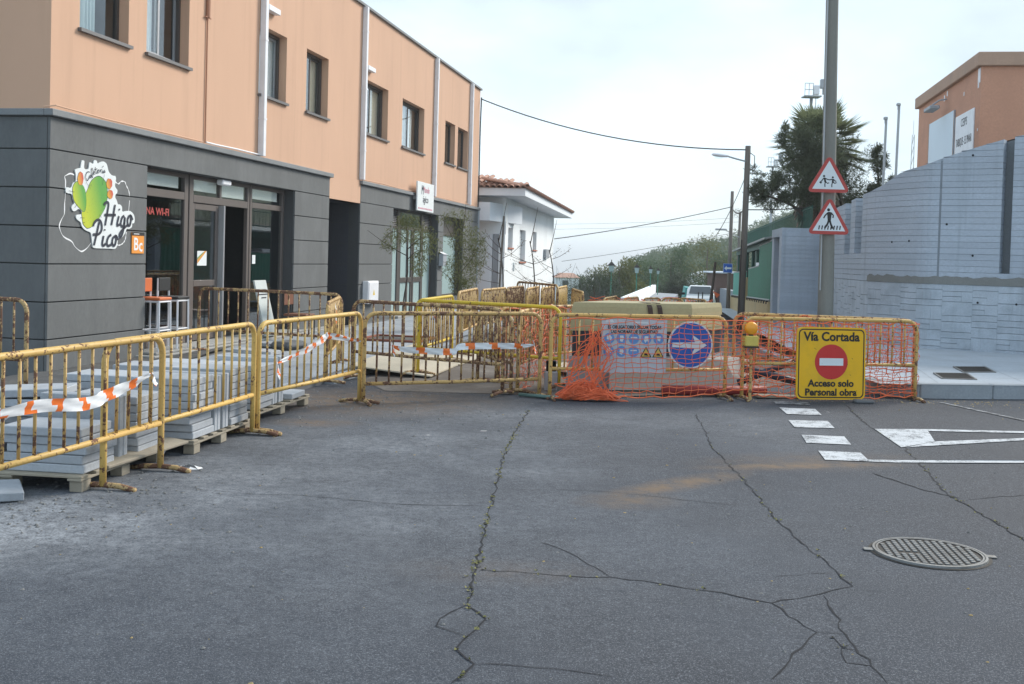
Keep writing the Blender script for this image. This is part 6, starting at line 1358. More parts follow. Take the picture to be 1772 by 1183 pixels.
mb = MB(); mb.bbox(-.35, .35, -.09, .09, 0, .03, .004); o = mb.build('loose_plank', 'pallet_wood', label='short pale plank under the road-closed sign', cat='plank'); o.location = (3.4, 13.3, .01); o.rotation_euler = (0, .03, .2)
mb = MB(); mb.bbox(-.2, .2, -.12, .12, 0, .09, .03); o = mb.build('rubble_stone', 'round_stone', label='grey stone weighing down the foot of the road-closed sign', cat='stone'); o.location = (4.33, 13.02, 0); o.scale = (.6, .6, .5)
mb = MB(); mb.tube([(.12, 12.72, .03), (.62, 12.50, .03)], .022, 8); mb.build('green_rod', 'green_rod', label='short green metal tube on the road between the two barriers', cat='tube', smooth=True)
P4 = [Vector((-2.2, 14.55, .10)), Vector((-1.05, 14.2, .02)), Vector((-.42, 17.2, .03)), Vector((-1.6, 18.3, .11))]
def plysheet(a_, b_, c_, d_, lab):
    mb = MB(); frustum_quads(mb, [a_, b_, c_, d_], [q + Vector((0, 0, .018)) for q in (a_, b_, c_, d_)]); mb.build('plywood_sheet', 'ply', label=lab, cat='plywood', group='plywood ramp sheets')
m1_, m2_ = P4[0].lerp(P4[3], .5), P4[1].lerp(P4[2], .5)
plysheet(P4[0] + Vector((0, 0, .02)), P4[1] + Vector((0, 0, .02)), m2_ + Vector((-.02, -.05, .035)), m1_ + Vector((-.02, -.05, .035)), 'pale plywood sheet ramping up to the pavement, the nearer one'); plysheet(m1_ + Vector((0, 0, .03)), m2_ + Vector((0, 0, .03)), P4[2] + Vector((0, 0, .03)), P4[3] + Vector((0, 0, .03)), 'pale plywood sheet ramping up to the pavement, the farther one')
plysheet(Vector((.45, 15.2, .08)), Vector((1.1, 14.6, .08)), Vector((1.5, 15.3, .10)), Vector((.8, 16.0, .10)), 'pale plywood sheet on the ground left of the khaki container')
mb = MB()
for k in range(5): mb.bbox(-.09, .09, -.06, .06, k * 0, .13, .01)
o = mb.build('black_bucket', 'band_dark', label='small black block beside the khaki container base', cat='block'); o.location = (.52, 13.4, .25); o.scale = (.7, .7, 1)
sup = MB(); sup.bbox(.44, .60, 13.3, 13.5, .01, .25, .01); sup.build('rubble_stone', 'base_grey', label='pale concrete lump under the small black block', cat='stone')

# ================================================================== WHITE HOUSE
HC = Vector((-.3, 38., 0)); HD = Vector((.141, .990, 0)).normalized(); HN = Vector((HD.y, -HD.x, 0))
def hs(t, n_, z): q = HC + HD * t + HN * n_; return Vector((q.x, q.y, z))
M('white_wall', (.86, .89, .90), .88, .05, .8, dirt=(.55, .57, .57), dirt_amt=.3); M('white_trim', (.78, .82, .86), .8, .05, 1.); M('shade_wall', (.36, .37, .39), .9, .06, 1.)
M('roof_tile', (.46, .27, .20), .9, .2, 2.5, .3, 40, dirt=(.27, .19, .15), dirt_amt=.6, objrand=.25); M('shutter_white', (.62, .66, .67), .6, .05, 2); M('sill_red', (.42, .16, .10), .8, .1)
wh = thing('white_house', 'white single-storey house with red tiled hip roof and wide eaves', 'house', tuple(hs(8, -4, -.6)), -math.atan2(HD.x, HD.y))
Hm = PM[wh.name]
LT = 16.6
mb = MB()
wins = [(.79, 1.98, 2.05, 2.77), (3.9, 5.63, 1.53, 2.79), (8.1, 9.4, 2.05, 2.83)]
loc = MB(); holes_wall(loc, 0, LT, -1.4, 3.80, wins, 0, .18)
mb.add([hs(v_.x, -v_.y, v_.z) for v_ in loc.v], loc.f)
mb.quad(hs(LT, 0, -1.6), hs(LT, -9, -1.6), hs(LT, -9, 3.8), hs(LT, 0, 3.8)); mb.build('street_wall', 'white_wall', wh)
mb = MB(); mb.quad(hs(0, 0, -1), hs(0, 0, 3.8), hs(0, -9, 3.8), hs(0, -9, -1)); mb.build('side_wall', 'white_wall', wh)
for (a, b_, z0, z1) in wins:
    mb = MB(); mb.quad(hs(a, -.17, z0), hs(b_, -.17, z0), hs(b_, -.17, z1), hs(a, -.17, z1)); w_ = mb.build('window', 'shutter_white', wh)
    for k in range(6):
        z = lerp(z0 + .06, z1 - .06, k / 5); mb = MB(); mb.quad(hs(a + .05, -.16, z), hs(b_ - .05, -.16, z), hs(b_ - .05, -.16, z + .03), hs(a + .05, -.16, z + .03)); mb.build('slat', 'grey_pvc', w_)
    mb = MB(); frustum_quads(mb, [hs(a - .06, .05, z0 - .06), hs(b_ + .06, .05, z0 - .06), hs(b_ + .06, -.15, z0 - .06), hs(a - .06, -.15, z0 - .06)], [hs(a - .06, .05, z0 - .005), hs(b_ + .06, .05, z0 - .005), hs(b_ + .06, -.15, z0 + .005), hs(a - .06, -.15, z0 + .005)]); mb.build('window_sill', 'sill_red', wh)
E0, E1, EN, EB = -1.25, 17.6, .85, -10.
ev = [hs(E0, EN, 0), hs(E1, EN, 0), hs(E1, EB, 0), hs(E0, EB, 0)]; up_z = lambda q, z: Vector((q.x, q.y, z))
mb = MB(); frustum_quads(mb, [up_z(q, 3.80) for q in ev], [up_z(q, 4.06) for q in ev]); mb.build('eave', 'white_trim', wh)
rg = [hs(1.2, -1.6, 0), hs(15.2, -1.6, 0), hs(15.2, -7.6, 0), hs(1.2, -7.6, 0)]; ov = [hs(E0 - .08, EN + .08, 0), hs(E1 + .08, EN + .08, 0), hs(E1 + .08, EB - .08, 0), hs(E0 - .08, EB - .08, 0)]
mb = MB(); frustum_quads(mb, [up_z(q, 4.065) for q in ov], [up_z(q, 4.52) for q in rg]); rf = mb.build('roof', 'roof_tile', wh)
# barrel tiles on the slope that faces the camera: three courses of half-round tiles
def half_tile(A, B_, r0, r1):
    mb = MB(); d = (B_ - A).normalized(); sdv = d.cross(Vector((0, 0, 1))).normalized(); upv = sdv.cross(d); n = 6; vs = []
    for q, r_ in ((A, r0), (B_, r1)):
        for k in range(n + 1): an = math.pi * k / n; vs.append(q + sdv * math.cos(an) * r_ + upv * math.sin(an) * r_)
    for k in range(n + 1): an = math.pi * k / n; vs.append(A + sdv * math.cos(an) * r0 * .82 + upv * math.sin(an) * r0 * .82)
    mb.add(vs, [(k, k + 1, n + 2 + k, n + 1 + k) for k in range(n)] + [(k + 1, k, 2 * n + 2 + k, 2 * n + 3 + k) for k in range(n)]); return mb
for c_ in range(17):
    nn_ = EN - .05 - c_ * .21
    for r_ in range(3):
        t0 = E0 - .13 + r_ * .82; t1 = t0 + .9; za, zb_ = 4.07 + .185 * r_ + (.018 if r_ else 0), 4.07 + .185 * (r_ + 1)
        lim = EN - (t0 - E0) * .98
        if nn_ > lim + .12: continue
        half_tile(hs(t0, nn_, za), hs(t1, nn_, zb_), .095, .08).build('roof_tile', 'roof_tile', rf)
mb = MB()
for c_ in range(86):
    t = E0 + .1 + c_ * .215
    for r_ in range(2):
        q = half_tile(hs(t, EN + .12 - r_ * .8, 4.07 + .15 * r_), hs(t, EN - .75 - r_ * .8, 4.22 + .15 * r_), .095, .08); mb.add(q.v, q.f)
mb.build('street_side_tiles', 'roof_tile', rf)['kind'] = 'stuff'
for k in range(7):
    A_, B_ = Vector(up_z(ov[0], 4.10)), Vector(up_z(rg[0], 4.56)); half_tile(A_.lerp(B_, k / 7), A_.lerp(B_, (k + 1.15) / 7), .11, .10).build('hip_tile', 'roof_tile', rf)
    A_, B_ = Vector(up_z(rg[0], 4.53)), Vector(up_z(rg[3], 4.53)); half_tile(A_.lerp(B_, k / 12), A_.lerp(B_, (k + 1.15) / 12), .11, .10).build('ridge_tile', 'roof_tile', rf)
# garage opening in the side wall, canopy over it
mb = MB()
for k in range(17): z = -.2 + k * .155; mb.add([hs(-.03, -2.6, z), hs(-.03, -.95, z), hs(-.045, -.95, z + .15), hs(-.045, -2.6, z + .15)], [(0, 1, 2, 3)])
gd = MB(); gd.box(0, 0, 0, 0, 0, 0)
for k in range(17):
    z = -.2 + k * .155; q = MB(); frustum_quads(q, [hs(-.05, -2.6, z), hs(-.05, -1.0, z), hs(-.02, -1.0, z), hs(-.02, -2.6, z)], [hs(-.05, -2.6, z + .145), hs(-.05, -1.0, z + .145), hs(-.02, -1.0, z + .145), hs(-.02, -2.6, z + .145)]); q.build('garage_slat', 'white_trim', wh)
for a, b_, mt in ((-.93, -.42, 'white_trim'), (-.40, -.22, 'grey_pvc'), (-.2, 0.02, 'white_wall')):
    q = MB(); frustum_quads(q, [hs(-.12, a, -.6), hs(-.12, b_, -.6), hs(-.01, b_, -.6), hs(-.01, a, -.6)], [hs(-.12, a, 2.5), hs(-.12, b_, 2.5), hs(-.01, b_, 2.5), hs(-.01, a, 2.5)]); q.build('pilaster', mt, wh)
q = MB(); frustum_quads(q, [hs(-.10, -2.6, 2.5), hs(-.10, .04, 2.5), hs(-.01, .04, 2.5), hs(-.01, -2.6, 2.5)], [hs(-.10, -2.6, 2.95), hs(-.10, .04, 2.95), hs(-.01, .04, 2.95), hs(-.01, -2.6, 2.95)]); q.build('lintel', 'white_wall', wh)
q = MB(); frustum_quads(q, [hs(-1.3, -.35, 2.93), hs(2.2, .30, 2.93), hs(2.2, .02, 2.93), hs(-1.3, -2.8, 2.93)], [hs(-1.3, -.35, 3.56), hs(2.2, .30, 3.56), hs(2.2, .02, 3.56), hs(-1.3, -2.8, 3.56)]); q.build('canopy', 'white_trim', wh)
eb = MB(); frustum_quads(eb, [hs(12.2, .14, 1.72), hs(13.6, .14, 1.72), hs(13.6, .001, 1.72), hs(12.2, .001, 1.72)], [hs(12.2, .14, 2.12), hs(13.6, .14, 2.12), hs(13.6, .001, 2.12), hs(12.2, .001, 2.12)]); eb.build('meter_box', 'grey_pvc', wh)
eb = MB(); frustum_quads(eb, [hs(2.2, .04, 1.2), hs(2.6, .04, 1.2), hs(2.6, .001, 1.2), hs(2.2, .001, 1.2)], [hs(2.2, .04, 1.5), hs(2.6, .04, 1.5), hs(2.6, .001, 1.5), hs(2.2, .001, 1.5)]); eb.build('letter_plate', 'shutter_white', wh)

# ================================================================== PLANTS
M('bark', (.14, .11, .085), .95, .25, 6, .4, 60); M('bark_dark', (.075, .058, .048), .95, .25, 6, .4, 60)
def leafmat(name, c0, c1, tr=.25):
    m, nt, b = newmat(name); p = pos(nt)
    c = mixc(nt, ramp(nt, noise(nt, p, 2.6, 4), .3, .7), c0, c1); c = mixc(nt, ramp(nt, noise(nt, p, 19, 2), .4, .75), c, sc_(c0, .6))
    nt.links.new(c, b.inputs['Base Color']); b.inputs['Roughness'].default_value = .7; b.inputs['Specular IOR Level'].default_value = .25
    t = node(nt, 'ShaderNodeBsdfTranslucent'); nt.links.new(c, t.inputs[0]); mxs = node(nt, 'ShaderNodeMixShader'); mxs.inputs[0].default_value = tr
    nt.links.new(b.outputs[0], mxs.inputs[1]); nt.links.new(t.outputs[0], mxs.inputs[2]); nt.links.new(mxs.outputs[0], nt.nodes['Material Output'].inputs[0])
leafmat('leaf_fine', (.13, .145, .055), (.20, .21, .09)); leafmat('leaf_pine', (.10, .12, .07), (.15, .17, .10), .45); leafmat('leaf_palm', (.14, .165, .085), (.22, .25, .14), .45); leafmat('leaf_bush', (.065, .095, .055), (.115, .14, .085)); leafmat('leaf_wood', (.055, .105, .05), (.12, .175, .075), .35); leafmat('leaf_yellow', (.12, .14, .04), (.20, .20, .06)); leafmat('leaf_dead', (.16, .13, .095), (.24, .20, .15), .1); leafmat('leaf_grey', (.13, .15, .13), (.2, .22, .19))
tr_ = random.Random(21)
def leaves(mb, c, rad, n, size, el=1., droop=0., shell=.0):
    for _ in range(n):
        while True:
            d = Vector((tr_.uniform(-1, 1), tr_.uniform(-1, 1), tr_.uniform(-1, 1)))
            if shell < d.length < 1: break
        q = c + Vector((d.x * rad[0], d.y * rad[1], d.z * rad[2])); a = Vector((tr_.gauss(0, 1), tr_.gauss(0, 1), tr_.gauss(0, 1) - droop)).normalized(); b_ = a.orthogonal().normalized(); b_.rotate(Matrix.Rotation(tr_.uniform(0, 6.28), 3, a)); s_ = size * tr_.uniform(.6, 1.4)
        mb.add([q - b_ * s_ * .5 / el, q + a * s_ * .5, q + b_ * s_ * .5 / el, q + a * s_ * 1.0], [(0, 1, 3), (1, 2, 3)])
def limb(mb, P, r0, r1, n=6): k = len(P); mb.tube(smooth2([Vector(q) for q in P], 3), [lerp(r0, r1, i / ((k - 1) * 3)) for i in range((k - 1) * 3 + 1)], n)
def sapling(x, y, z0, h, label, clusters, twigs):
    t = thing('sapling', label, 'tree', (x, y, z0), group='street saplings'); mb = MB(); w_ = tr_.uniform(-.06, .06)
    limb(mb, [(x, y, z0), (x + w_, y, z0 + h * .3), (x - w_ * .8, y, z0 + h * .62), (x + w_ * .3, y, z0 + h)], .022, .008)
    for tw in twigs: limb(mb, [(x + (q[0]), y + q[1], z0 + q[2]) for q in tw], .009, .003, 4)
    mb.build('trunk', 'bark_dark', t, smooth=True)
    if clusters:
        mb = MB()
        for c, rad, n, mt in clusters: leaves(mb, Vector((x + c[0], y + c[1], z0 + c[2])), rad, int(n * 1.6), .085, 3.6, .9)
        mb.build('crown', 'leaf_fine', t)
    return t
sapling(-1.98, 19.9, .05, 2.1, 'leafy sapling in the pavement before the glazed shop door', [((.05, 0, 2.05), (.5, .4, .22), 480, 0), ((.35, .1, 1.8), (.3, .3, .28), 300, 0), ((.22, 0, 1.45), (.16, .2, .25), 260, 0), ((-.32, .1, 1.85), (.2, .2, .2), 160, 0), ((.0, 0, 2.28), (.2, .2, .12), 160, 0)], [[(0, 0, 1.6), (-.3, .05, 1.75), (-.75, .1, 2.05)], [(0, 0, 1.7), (.3, 0, 1.95), (.55, 0, 1.9)], [(0, 0, 1.9), (-.25, 0, 2.05), (-.45, 0, 1.85)], [(0, 0, 1.5), (.2, .1, 1.7), (.4, .1, 1.65)]])
sapling(-1.16, 23.0, .05, 2.4, 'bushy leafy sapling before the shop pier, right of the glazed door', [((.1, 0, 1.35), (.46, .4, .4), 1000, 0), ((.15, 0, 2.0), (.45, .4, .32), 700, 0), ((-.1, 0, 2.45), (.4, .3, .22), 300, 0), ((.1, 0, .95), (.3, .3, .2), 240, 0), ((.42, 0, 1.7), (.22, .2, .35), 300, 0)], [[(0, 0, .9), (-.25, 0, 1.2), (-.5, 0, 1.35)], [(0, 0, 1.2), (.3, 0, 1.6), (.45, 0, 1.9)], [(0, 0, 1.6), (-.2, 0, 2.1), (-.42, 0, 2.5)], [(0, 0, 1.9), (.1, 0, 2.4), (.12, 0, 2.8)]])
M('dead_leaf', (.20, .13, .075), .9, .2, 8)
def staked(x, y, z0, h, hs_, label, seed):
    t = thing('bare_sapling', label, 'tree', (x, y, z0), group='bare street saplings'); r_ = random.Random(seed); mb = MB()
    limb(mb, [(x, y, z0), (x + .05, y, z0 + h * .3), (x - .02, y, z0 + h * .55), (x - .12, y, z0 + h * .7)], .024, .014)
    tips = []
    for k in range(7):
        z = z0 + h * r_.uniform(.3, .72); sx = r_.choice((-1, 1)); l = r_.uniform(.35, .9); ri = r_.uniform(-.1, .9)
        P = [(x - .02, y, z), (x + sx * l * .4, y, z + l * ri * .3), (x + sx * l * .8, y, z + l * ri * .8), (x + sx * l, y, z + l * ri * 1.1)]; limb(mb, P, .008, .003, 4); tips.append(P[-1]); tips.append(P[-2])
    limb(mb, [(x - .1, y, z0 + h * .68), (x, y, z0 + h * .85), (x + .08, y, z0 + h)], .014, .004, 4)
    mb.build('branches', 'bark_dark', t, smooth=True)
    mb = MB(); tr_.seed(seed)
    for q in tips: leaves(mb, Vector(q), (.12, .1, .1), 6, .07, 2.5, .6)
    mb.build('dry_leaves', 'dead_leaf', t)
    if hs_: mb = MB(); mb.tube([(x - .06 + hs_[0], y, z0), (x + hs_[0] + .04, y, z0 + hs_[1])], .03, 6); mb.build('stake', 'wood_pole', t)
staked(-.28, 28.0, .0, 3.1, (-.02, 2.75), 'bare sapling tied to a tall stake by the garage door', 3); staked(.58, 29.8, -.1, 3.2, None, 'bare crooked sapling before the white house windows', 8); staked(1.16, 30.8, -.1, 2.9, None, 'bare sapling beside the corner of the white house', 14)

def tree(x, y, z0, h, label, crowns, leaf, lsz, group=None, trunk=.12, name='broadleaf_tree', cat='tree', el=1.6):
    t = thing(name, label, cat, (x, y, z0), group=group); mb = MB(); limb(mb, [(x, y, z0 - .3), (x + .1, y, z0 + h * .3), (x, y, z0 + h * .6), (x + .05, y, z0 + h * .85)], trunk, trunk * .4)
    for c, rad, n in crowns: limb(mb, [(x, y, z0 + h * .35), (x + c[0] * .6, y + c[1] * .6, z0 + lerp(h * .35, c[2], .6)), (x + c[0], y + c[1], z0 + c[2])], trunk * .5, trunk * .15, 5)
    mb.build('trunk', 'bark', t, smooth=True); mb = MB()
    for c, rad, n in crowns:
        for _ in range(5):
            o_ = Vector((tr_.uniform(-.6, .6) * rad[0], tr_.uniform(-.6, .6) * rad[1], tr_.uniform(-.6, .6) * rad[2])); leaves(mb, Vector((x, y, z0)) + Vector(c) + o_, [r_ * tr_.uniform(.45, .75) for r_ in rad], n // 5, lsz, el)
    mb.build('crown', leaf, t); return t
# big bush with grey reeds at the end of the white house, and the mid-distance trees
tree(4.35, 57, -1.3, 2.6, 'large grey-green bush at the end of the white house', [((-.9, 0, 1.3), (.9, .9, .9), 1500), ((.4, 0, 1.5), (1.0, .9, .9), 1700), ((1.2, 0, 1.0), (.7, .7, .7), 900), ((-.2, 0, .5), (1.4, .9, .7), 1500)], 'leaf_bush', .16, None, .08, 'bush', 'bush', 3)
mb = MB(); rd = thing('reed_clump', 'pale grey reeds in front of the large bush', 'reeds', (4.3, 54, -1.2))
for _ in range(160):
    x, y = tr_.gauss(4.0, .8), 54 + tr_.uniform(-.6, .6); h = tr_.uniform(.7, 1.7); mb.tube([(x, y, -1.3), (x + tr_.gauss(0, .05), y, -1.3 + h * .6), (x + tr_.gauss(0, .15), y, -1.3 + h)], [.016, .012, .003], 3, caps=False)
for _ in range(34):
    x, y = tr_.gauss(3.6, 1.0), 55 + tr_.uniform(-.6, .6); h = tr_.uniform(1.8, 3.0); mb.tube([(x, y, -1.3), (x + tr_.gauss(0, .08), y, -1.3 + h * .6), (x + tr_.gauss(0, .3), y, -1.3 + h)], [.02, .014, .004], 3, caps=False)
mb.build('stems', 'leaf_grey', rd)
MT = [(8.0, 80, 3.6, 'leaf_yellow', 'yellow-green tree left of the lantern posts'), (10.8, 92, 3.9, 'leaf_wood', 'dark round tree behind the middle lantern posts'), (14.2, 96, 5.0, 'leaf_wood', 'tall dark tree above the end of the white parapet'), (17.8, 98, 6.2, 'leaf_yellow', 'tall yellow-green tree behind the white car'), (20.4, 104, 5.0, 'leaf_wood', 'dark tree right of the yellow-green one'), (21.5, 92, 3.2, 'leaf_bush', 'low bushy tree left of the blue arrow sign'), (12.8, 84, 2.6, 'leaf_bush', 'low bush at the end of the parapet'), (6.8, 79, 2.2, 'leaf_bush', 'low bush beyond the nearest lantern post')]
for x, y, h, lf, lab in MT:
    r_ = h * .36; tree(x, y, land(x, y) if y > 62 else -1.6, h, lab, [((-r_ * .8, 0, h * .55), (r_, r_, r_ * .8), 900), ((r_ * .7, 0, h * .6), (r_, r_, r_ * .9), 900), ((0, 0, h * .82), (r_ * .9, r_, r_ * .7), 900), ((.2, 0, h * .35), (r_ * 1.3, r_, r_ * .7), 800)], lf, .24, 'trees beyond the works', .12)
for k, (px_, hh, w_) in enumerate(((957, 2.4, 2.2), (966, 3.4, 2.6), (990, 2.8, 2.4), (1002, 3.2, 2.6))):
    y = 125; x = (px_ - 886) / 1850 * y; tree(x, y, land(x, y), hh * .8, ('leftmost', 'taller second', 'third', 'rightmost')[k] + ' dark tree of the distant line beyond the white house', [((0, 0, hh * .5), (w_ * .5, 1.2, hh * .4), 700), ((.4, 0, hh * .7), (w_ * .35, 1, hh * .3), 400)], 'leaf_wood', .35, 'distant tree line', .12)
# wooded hill: one mass
mb = MB(); n_c = 0
for _ in range(5200):
    Y = tr_.uniform(100, 290); s_ = tr_.uniform(22, 130); X = s_ * Y / 260
    if tr_.random() > .9 and Y < 130: continue
    z = land(X, Y)
    if z < -5.5: continue
    r_ = tr_.uniform(.8, 1.9) * (.7 + Y / 400); leaves(mb, Vector((X, Y, z + r_ * .35)), (r_, r_, r_ * .75), 15, r_ * .42, 1.5)
mb.build('wooded_hillside', 'leaf_wood', label='wooded green hillside closing the view down the street', cat='wood', kind='stuff')

# palm on the terrace
pm_ = thing('palm_tree', 'fan palm with brown skirt of dead fronds above the wall', 'palm', (9.45, 33.2, 2.8)); c0 = Vector((9.45, 33.2, 0))
mb = MB(); limb(mb, [(9.45, 33.2, 2.6), (9.46, 33.2, 3.8), (9.47, 33.2, 5.4)], .28, .2, 10); mb.build('trunk', 'bark', pm_, smooth=True)
def fan(mb, base, dirv, pet, rad, nb_=17, spread=1.15):
    d = dirv.normalized(); hub = base + d * pet; sdv = d.cross(Vector((0, 0, 1))); sdv = sdv.normalized() if sdv.length > .05 else Vector((1, 0, 0)); upv = sdv.cross(d).normalized(); mb.tube([base, base.lerp(hub, .5) + Vector((0, 0, .03)), hub], .012, 4, caps=False)
    for k in range(nb_):
        a = lerp(-spread, spread, k / (nb_ - 1)); l = rad * (1 - .25 * abs(a) / spread) * tr_.uniform(.88, 1.08); e = (d * math.cos(a) + sdv * math.sin(a)); tip = hub + e * l + Vector((0, 0, -.10 * l * tr_.uniform(.5, 1.6))); nn_ = e.cross(upv).normalized() * .03; md = hub.lerp(tip, .5) + upv * .015
        mb.add([hub, md - nn_, tip, md + nn_], [(0, 1, 2), (0, 2, 3)])
mb = MB()
for k in range(64):
    az = k * 2.39996; el = lerp(1.35, -.55, (k / 63) ** .9) + tr_.uniform(-.1, .1); fan(mb, c0 + Vector((0, 0, 5.35 + tr_.uniform(-.15, .15))), Vector((math.cos(az) * math.cos(el), math.sin(az) * math.cos(el), math.sin(el))), tr_.uniform(.6, .95), tr_.uniform(.65, .9), 21)
mb.build('fronds', 'leaf_palm', pm_)
mb = MB()
for k in range(230):
    az = tr_.uniform(0, 6.28); z = tr_.uniform(3.1, 4.9); r_ = .26 + (z - 3.0) * .14; q = c0 + Vector((math.cos(az) * r_, math.sin(az) * r_, z)); tip = q + Vector((math.cos(az) * tr_.uniform(.12, .4), math.sin(az) * tr_.uniform(.12, .4), -tr_.uniform(.5, 1.0))); sdv = Vector((-math.sin(az), math.cos(az), 0)) * tr_.uniform(.03, .08); mb.add([q - sdv * .4, q + sdv * .4, tip + sdv, tip - sdv], [(0, 1, 2, 3)])
mb.build('dead_frond_skirt', 'leaf_dead', pm_)
def pine(x, y, z0, label, limbs, name='pine_tree', sz=.15, leaf='leaf_pine'):
    t = thing(name, label, 'tree', (x, y, z0)); mb = MB(); lb = MB()
    for P, r0, cl in limbs:
        limb(mb, [(x + q[0], y + q[1], z0 + q[2]) for q in P], r0, r0 * .3)
        for c, rad, n in cl:
            for _ in range(max(4, n // 70)):
                o_ = Vector((tr_.gauss(0, .5) * rad[0], tr_.gauss(0, .5) * rad[1], tr_.gauss(0, .5) * rad[2])); leaves(lb, Vector((x, y, z0)) + Vector(c) + o_, [r_ * tr_.uniform(.25, .5) for r_ in rad], 150, sz, 3.6, -.3)
    mb.build('trunk', 'bark_dark', t, smooth=True); lb.build('crown', leaf, t)
pine(8.75, 32.0, 2.75, 'dark pine with low side branch left of the palm', [([(0, 0, 0), (.05, 0, .8), (0, 0, 1.8), (.05, 0, 2.6)], .10, [((-.05, 0, 2.0), (.85, .7, 1.1), 4600), ((.1, 0, 1.0), (.7, .6, .5), 1300), ((0, 0, 2.6), (.42, .4, .45), 900)]), ([(0, 0, .35), (-.5, 0, .75), (-1.1, 0, .95), (-1.5, 0, 1.1)], .06, [((-1.15, 0, 1.2), (.5, .4, .45), 1500), ((-1.45, 0, 1.0), (.22, .3, .25), 400), ((-.75, 0, .9), (.3, .3, .2), 300)]), ([(0, 0, 1.4), (-.4, 0, 2.0), (-.75, 0, 2.6)], .03, [((-.72, 0, 2.6), (.2, .2, .4), 420)])])
pine(10.25, 33.6, 2.75, 'dark pine crown right of the palm behind the tall pole', [([(0, 0, 0), (.0, 0, .9), (-.1, 0, 1.9)], .09, [((-.1, 0, 1.8), (.75, .6, .95), 3200), ((.1, 0, .8), (.55, .5, .4), 900), ((-.2, 0, 2.5), (.3, .4, .4), 500)])])
pine(11.15, 33.0, 2.75, 'slender conifer beside the two flagpoles', [([(0, 0, 0), (.05, 0, 1.2), (-.05, 0, 2.8)], .05, [((-.05, 0, 2.55), (.12, .15, .3), 300), ((0, 0, 2.0), (.3, .3, .25), 450), ((.1, 0, 1.4), (.45, .4, .28), 600), ((-.1, 0, .8), (.5, .4, .3), 700)]), ([(0, 0, 1.0), (.35, 0, 1.3), (.55, 0, 1.6)], .02, [((.5, 0, 1.6), (.14, .2, .2), 260)])])

# ================================================================== MASTS, LAMPS, CAR, WIRES
def mast(x, y, zt, label, s_=1.):
    t = thing('floodlight_mast', label, 'mast', (x, y, -2)); mb = MB(); mb.tube([(x, y, -2), (x, y, zt)], [.25 * s_, .14 * s_], 8); mb.build('column', 'galv', t, smooth=True)
    mb = MB(); mb.bbox(x - .75 * s_, x + .75 * s_, y - .5, y + .5, zt - .05, zt + .05, .01); mb.build('platform', 'galv', t)
    mb = MB()
    for xx in (-.72, -.36, 0): mb.tube([(x + xx * s_, y - .45, zt), (x + xx * s_, y - .45, zt + 1.1 * s_)], .025, 4)
    for h in (.55, 1.1): mb.tube([(x - .72 * s_, y - .45, zt + h * s_), (x + 0, y - .45, zt + h * s_)], .025, 4)
    mb.build('guard_rail', 'galv', t)
    for k, (dx, dz, w_) in enumerate(((.25, .55, .45), (.75, 1.1, .35), (.95, .6, .3))): mb = MB(); mb.bbox(x + (dx - w_ / 2) * s_, x + (dx + w_ / 2) * s_, y - .7, y - .35, zt + (dz - .45) * s_, zt + (dz + .35) * s_, .03); mb.build('floodlight', 'grey_pvc' if k else 'white_metal', t)
    mb = MB(); mb.tube([(x + .4 * s_, y, -1), (x + .4 * s_, y, zt)], .03, 4)
    for k in range(10): mb.tube([(x, y, zt - 1 - k * .8), (x + .4 * s_, y, zt - 1 - k * .8)], .02, 4)
    mb.build('ladder', 'galv', t)
mast(21.9, 80, 14.3, 'floodlight mast with platform behind the palm', .85); mast(26.4, 110, 11.8, 'smaller distant floodlight mast left of the palm', .8)
for x, y, zt, lab in ((8.92, 26.0, 5.28, 'shorter grey flagpole behind the concrete wall'), (9.22, 26.0, 5.62, 'taller grey flagpole behind the concrete wall')):
    t = thing('flagpole', lab, 'flagpole', (x, y, 2.9)); mb = MB(); mb.tube([(x, y, 2.9), (x + .03, y, zt)], .03, 6); mb.build('shaft', 'galv', t); mb = MB(); mb.bbox(x - .03, x + .06, y - .05, y + .05, zt - .02, zt + .05, .015); mb.tube([(x - .02, y - .05, zt), (x - .02, y - .06, zt - .12)], .012, 4); mb.build('pulley', 'galv', t)
def radio(x, y, z0, zt, label, w_=.35):
    t = thing('radio_tower', label, 'radio tower', (x, y, z0)); mb = MB(); n = 12
    for dx in (-w_, w_): mb.tube([(x + dx, y, z0), (x + dx * .4, y, zt)], .05, 4)
    for k in range(n): a, b_ = k / n, (k + 1) / n; mb.tube([(x - lerp(w_, w_ * .4, a), y, lerp(z0, zt, a)), (x + lerp(w_, w_ * .4, b_), y, lerp(z0, zt, b_))], .035, 4)
    mb.tube([(x, y, zt), (x, y, zt + 2)], .03, 4); mb.build('lattice', 'galv', t)
radio(55.5, 150, 3, 20.5, 'thin lattice radio tower behind the flagpoles'); radio(84, 220, 12, 27, 'small distant radio mast right of the lattice tower', .2)
for k, (px_, y0, y1) in enumerate(((1102, 437, 455), (1100, 440, 456), (1069, 452, 470), (1082, 445, 466), (1173, 425, 433), (1181, 422, 432))):
    Y = 255; x = (px_ - 886) / 1850 * Y; z = lambda y: 1.65 + (447 + .028 * (px_ - 886) - y) / 1850 * Y
    mb = MB(); mb.tube([(x, Y, z(y1) - 3), (x, Y, z(y0))], .09 if k in (2, 3) else .05, 5); mb.build('hilltop_antenna', 'galv', label=('taller thin antenna mast on the left shoulder of the hill', 'shorter thin antenna beside the taller one on the hill', 'wooden post at the left foot of the hill', 'second post at the left foot of the hill', 'left antenna of the pair on the hilltop', 'right antenna of the pair on the hilltop')[k], cat='antenna')
M('lamp_green', (.04, .22, .15), .5, .1, 3)
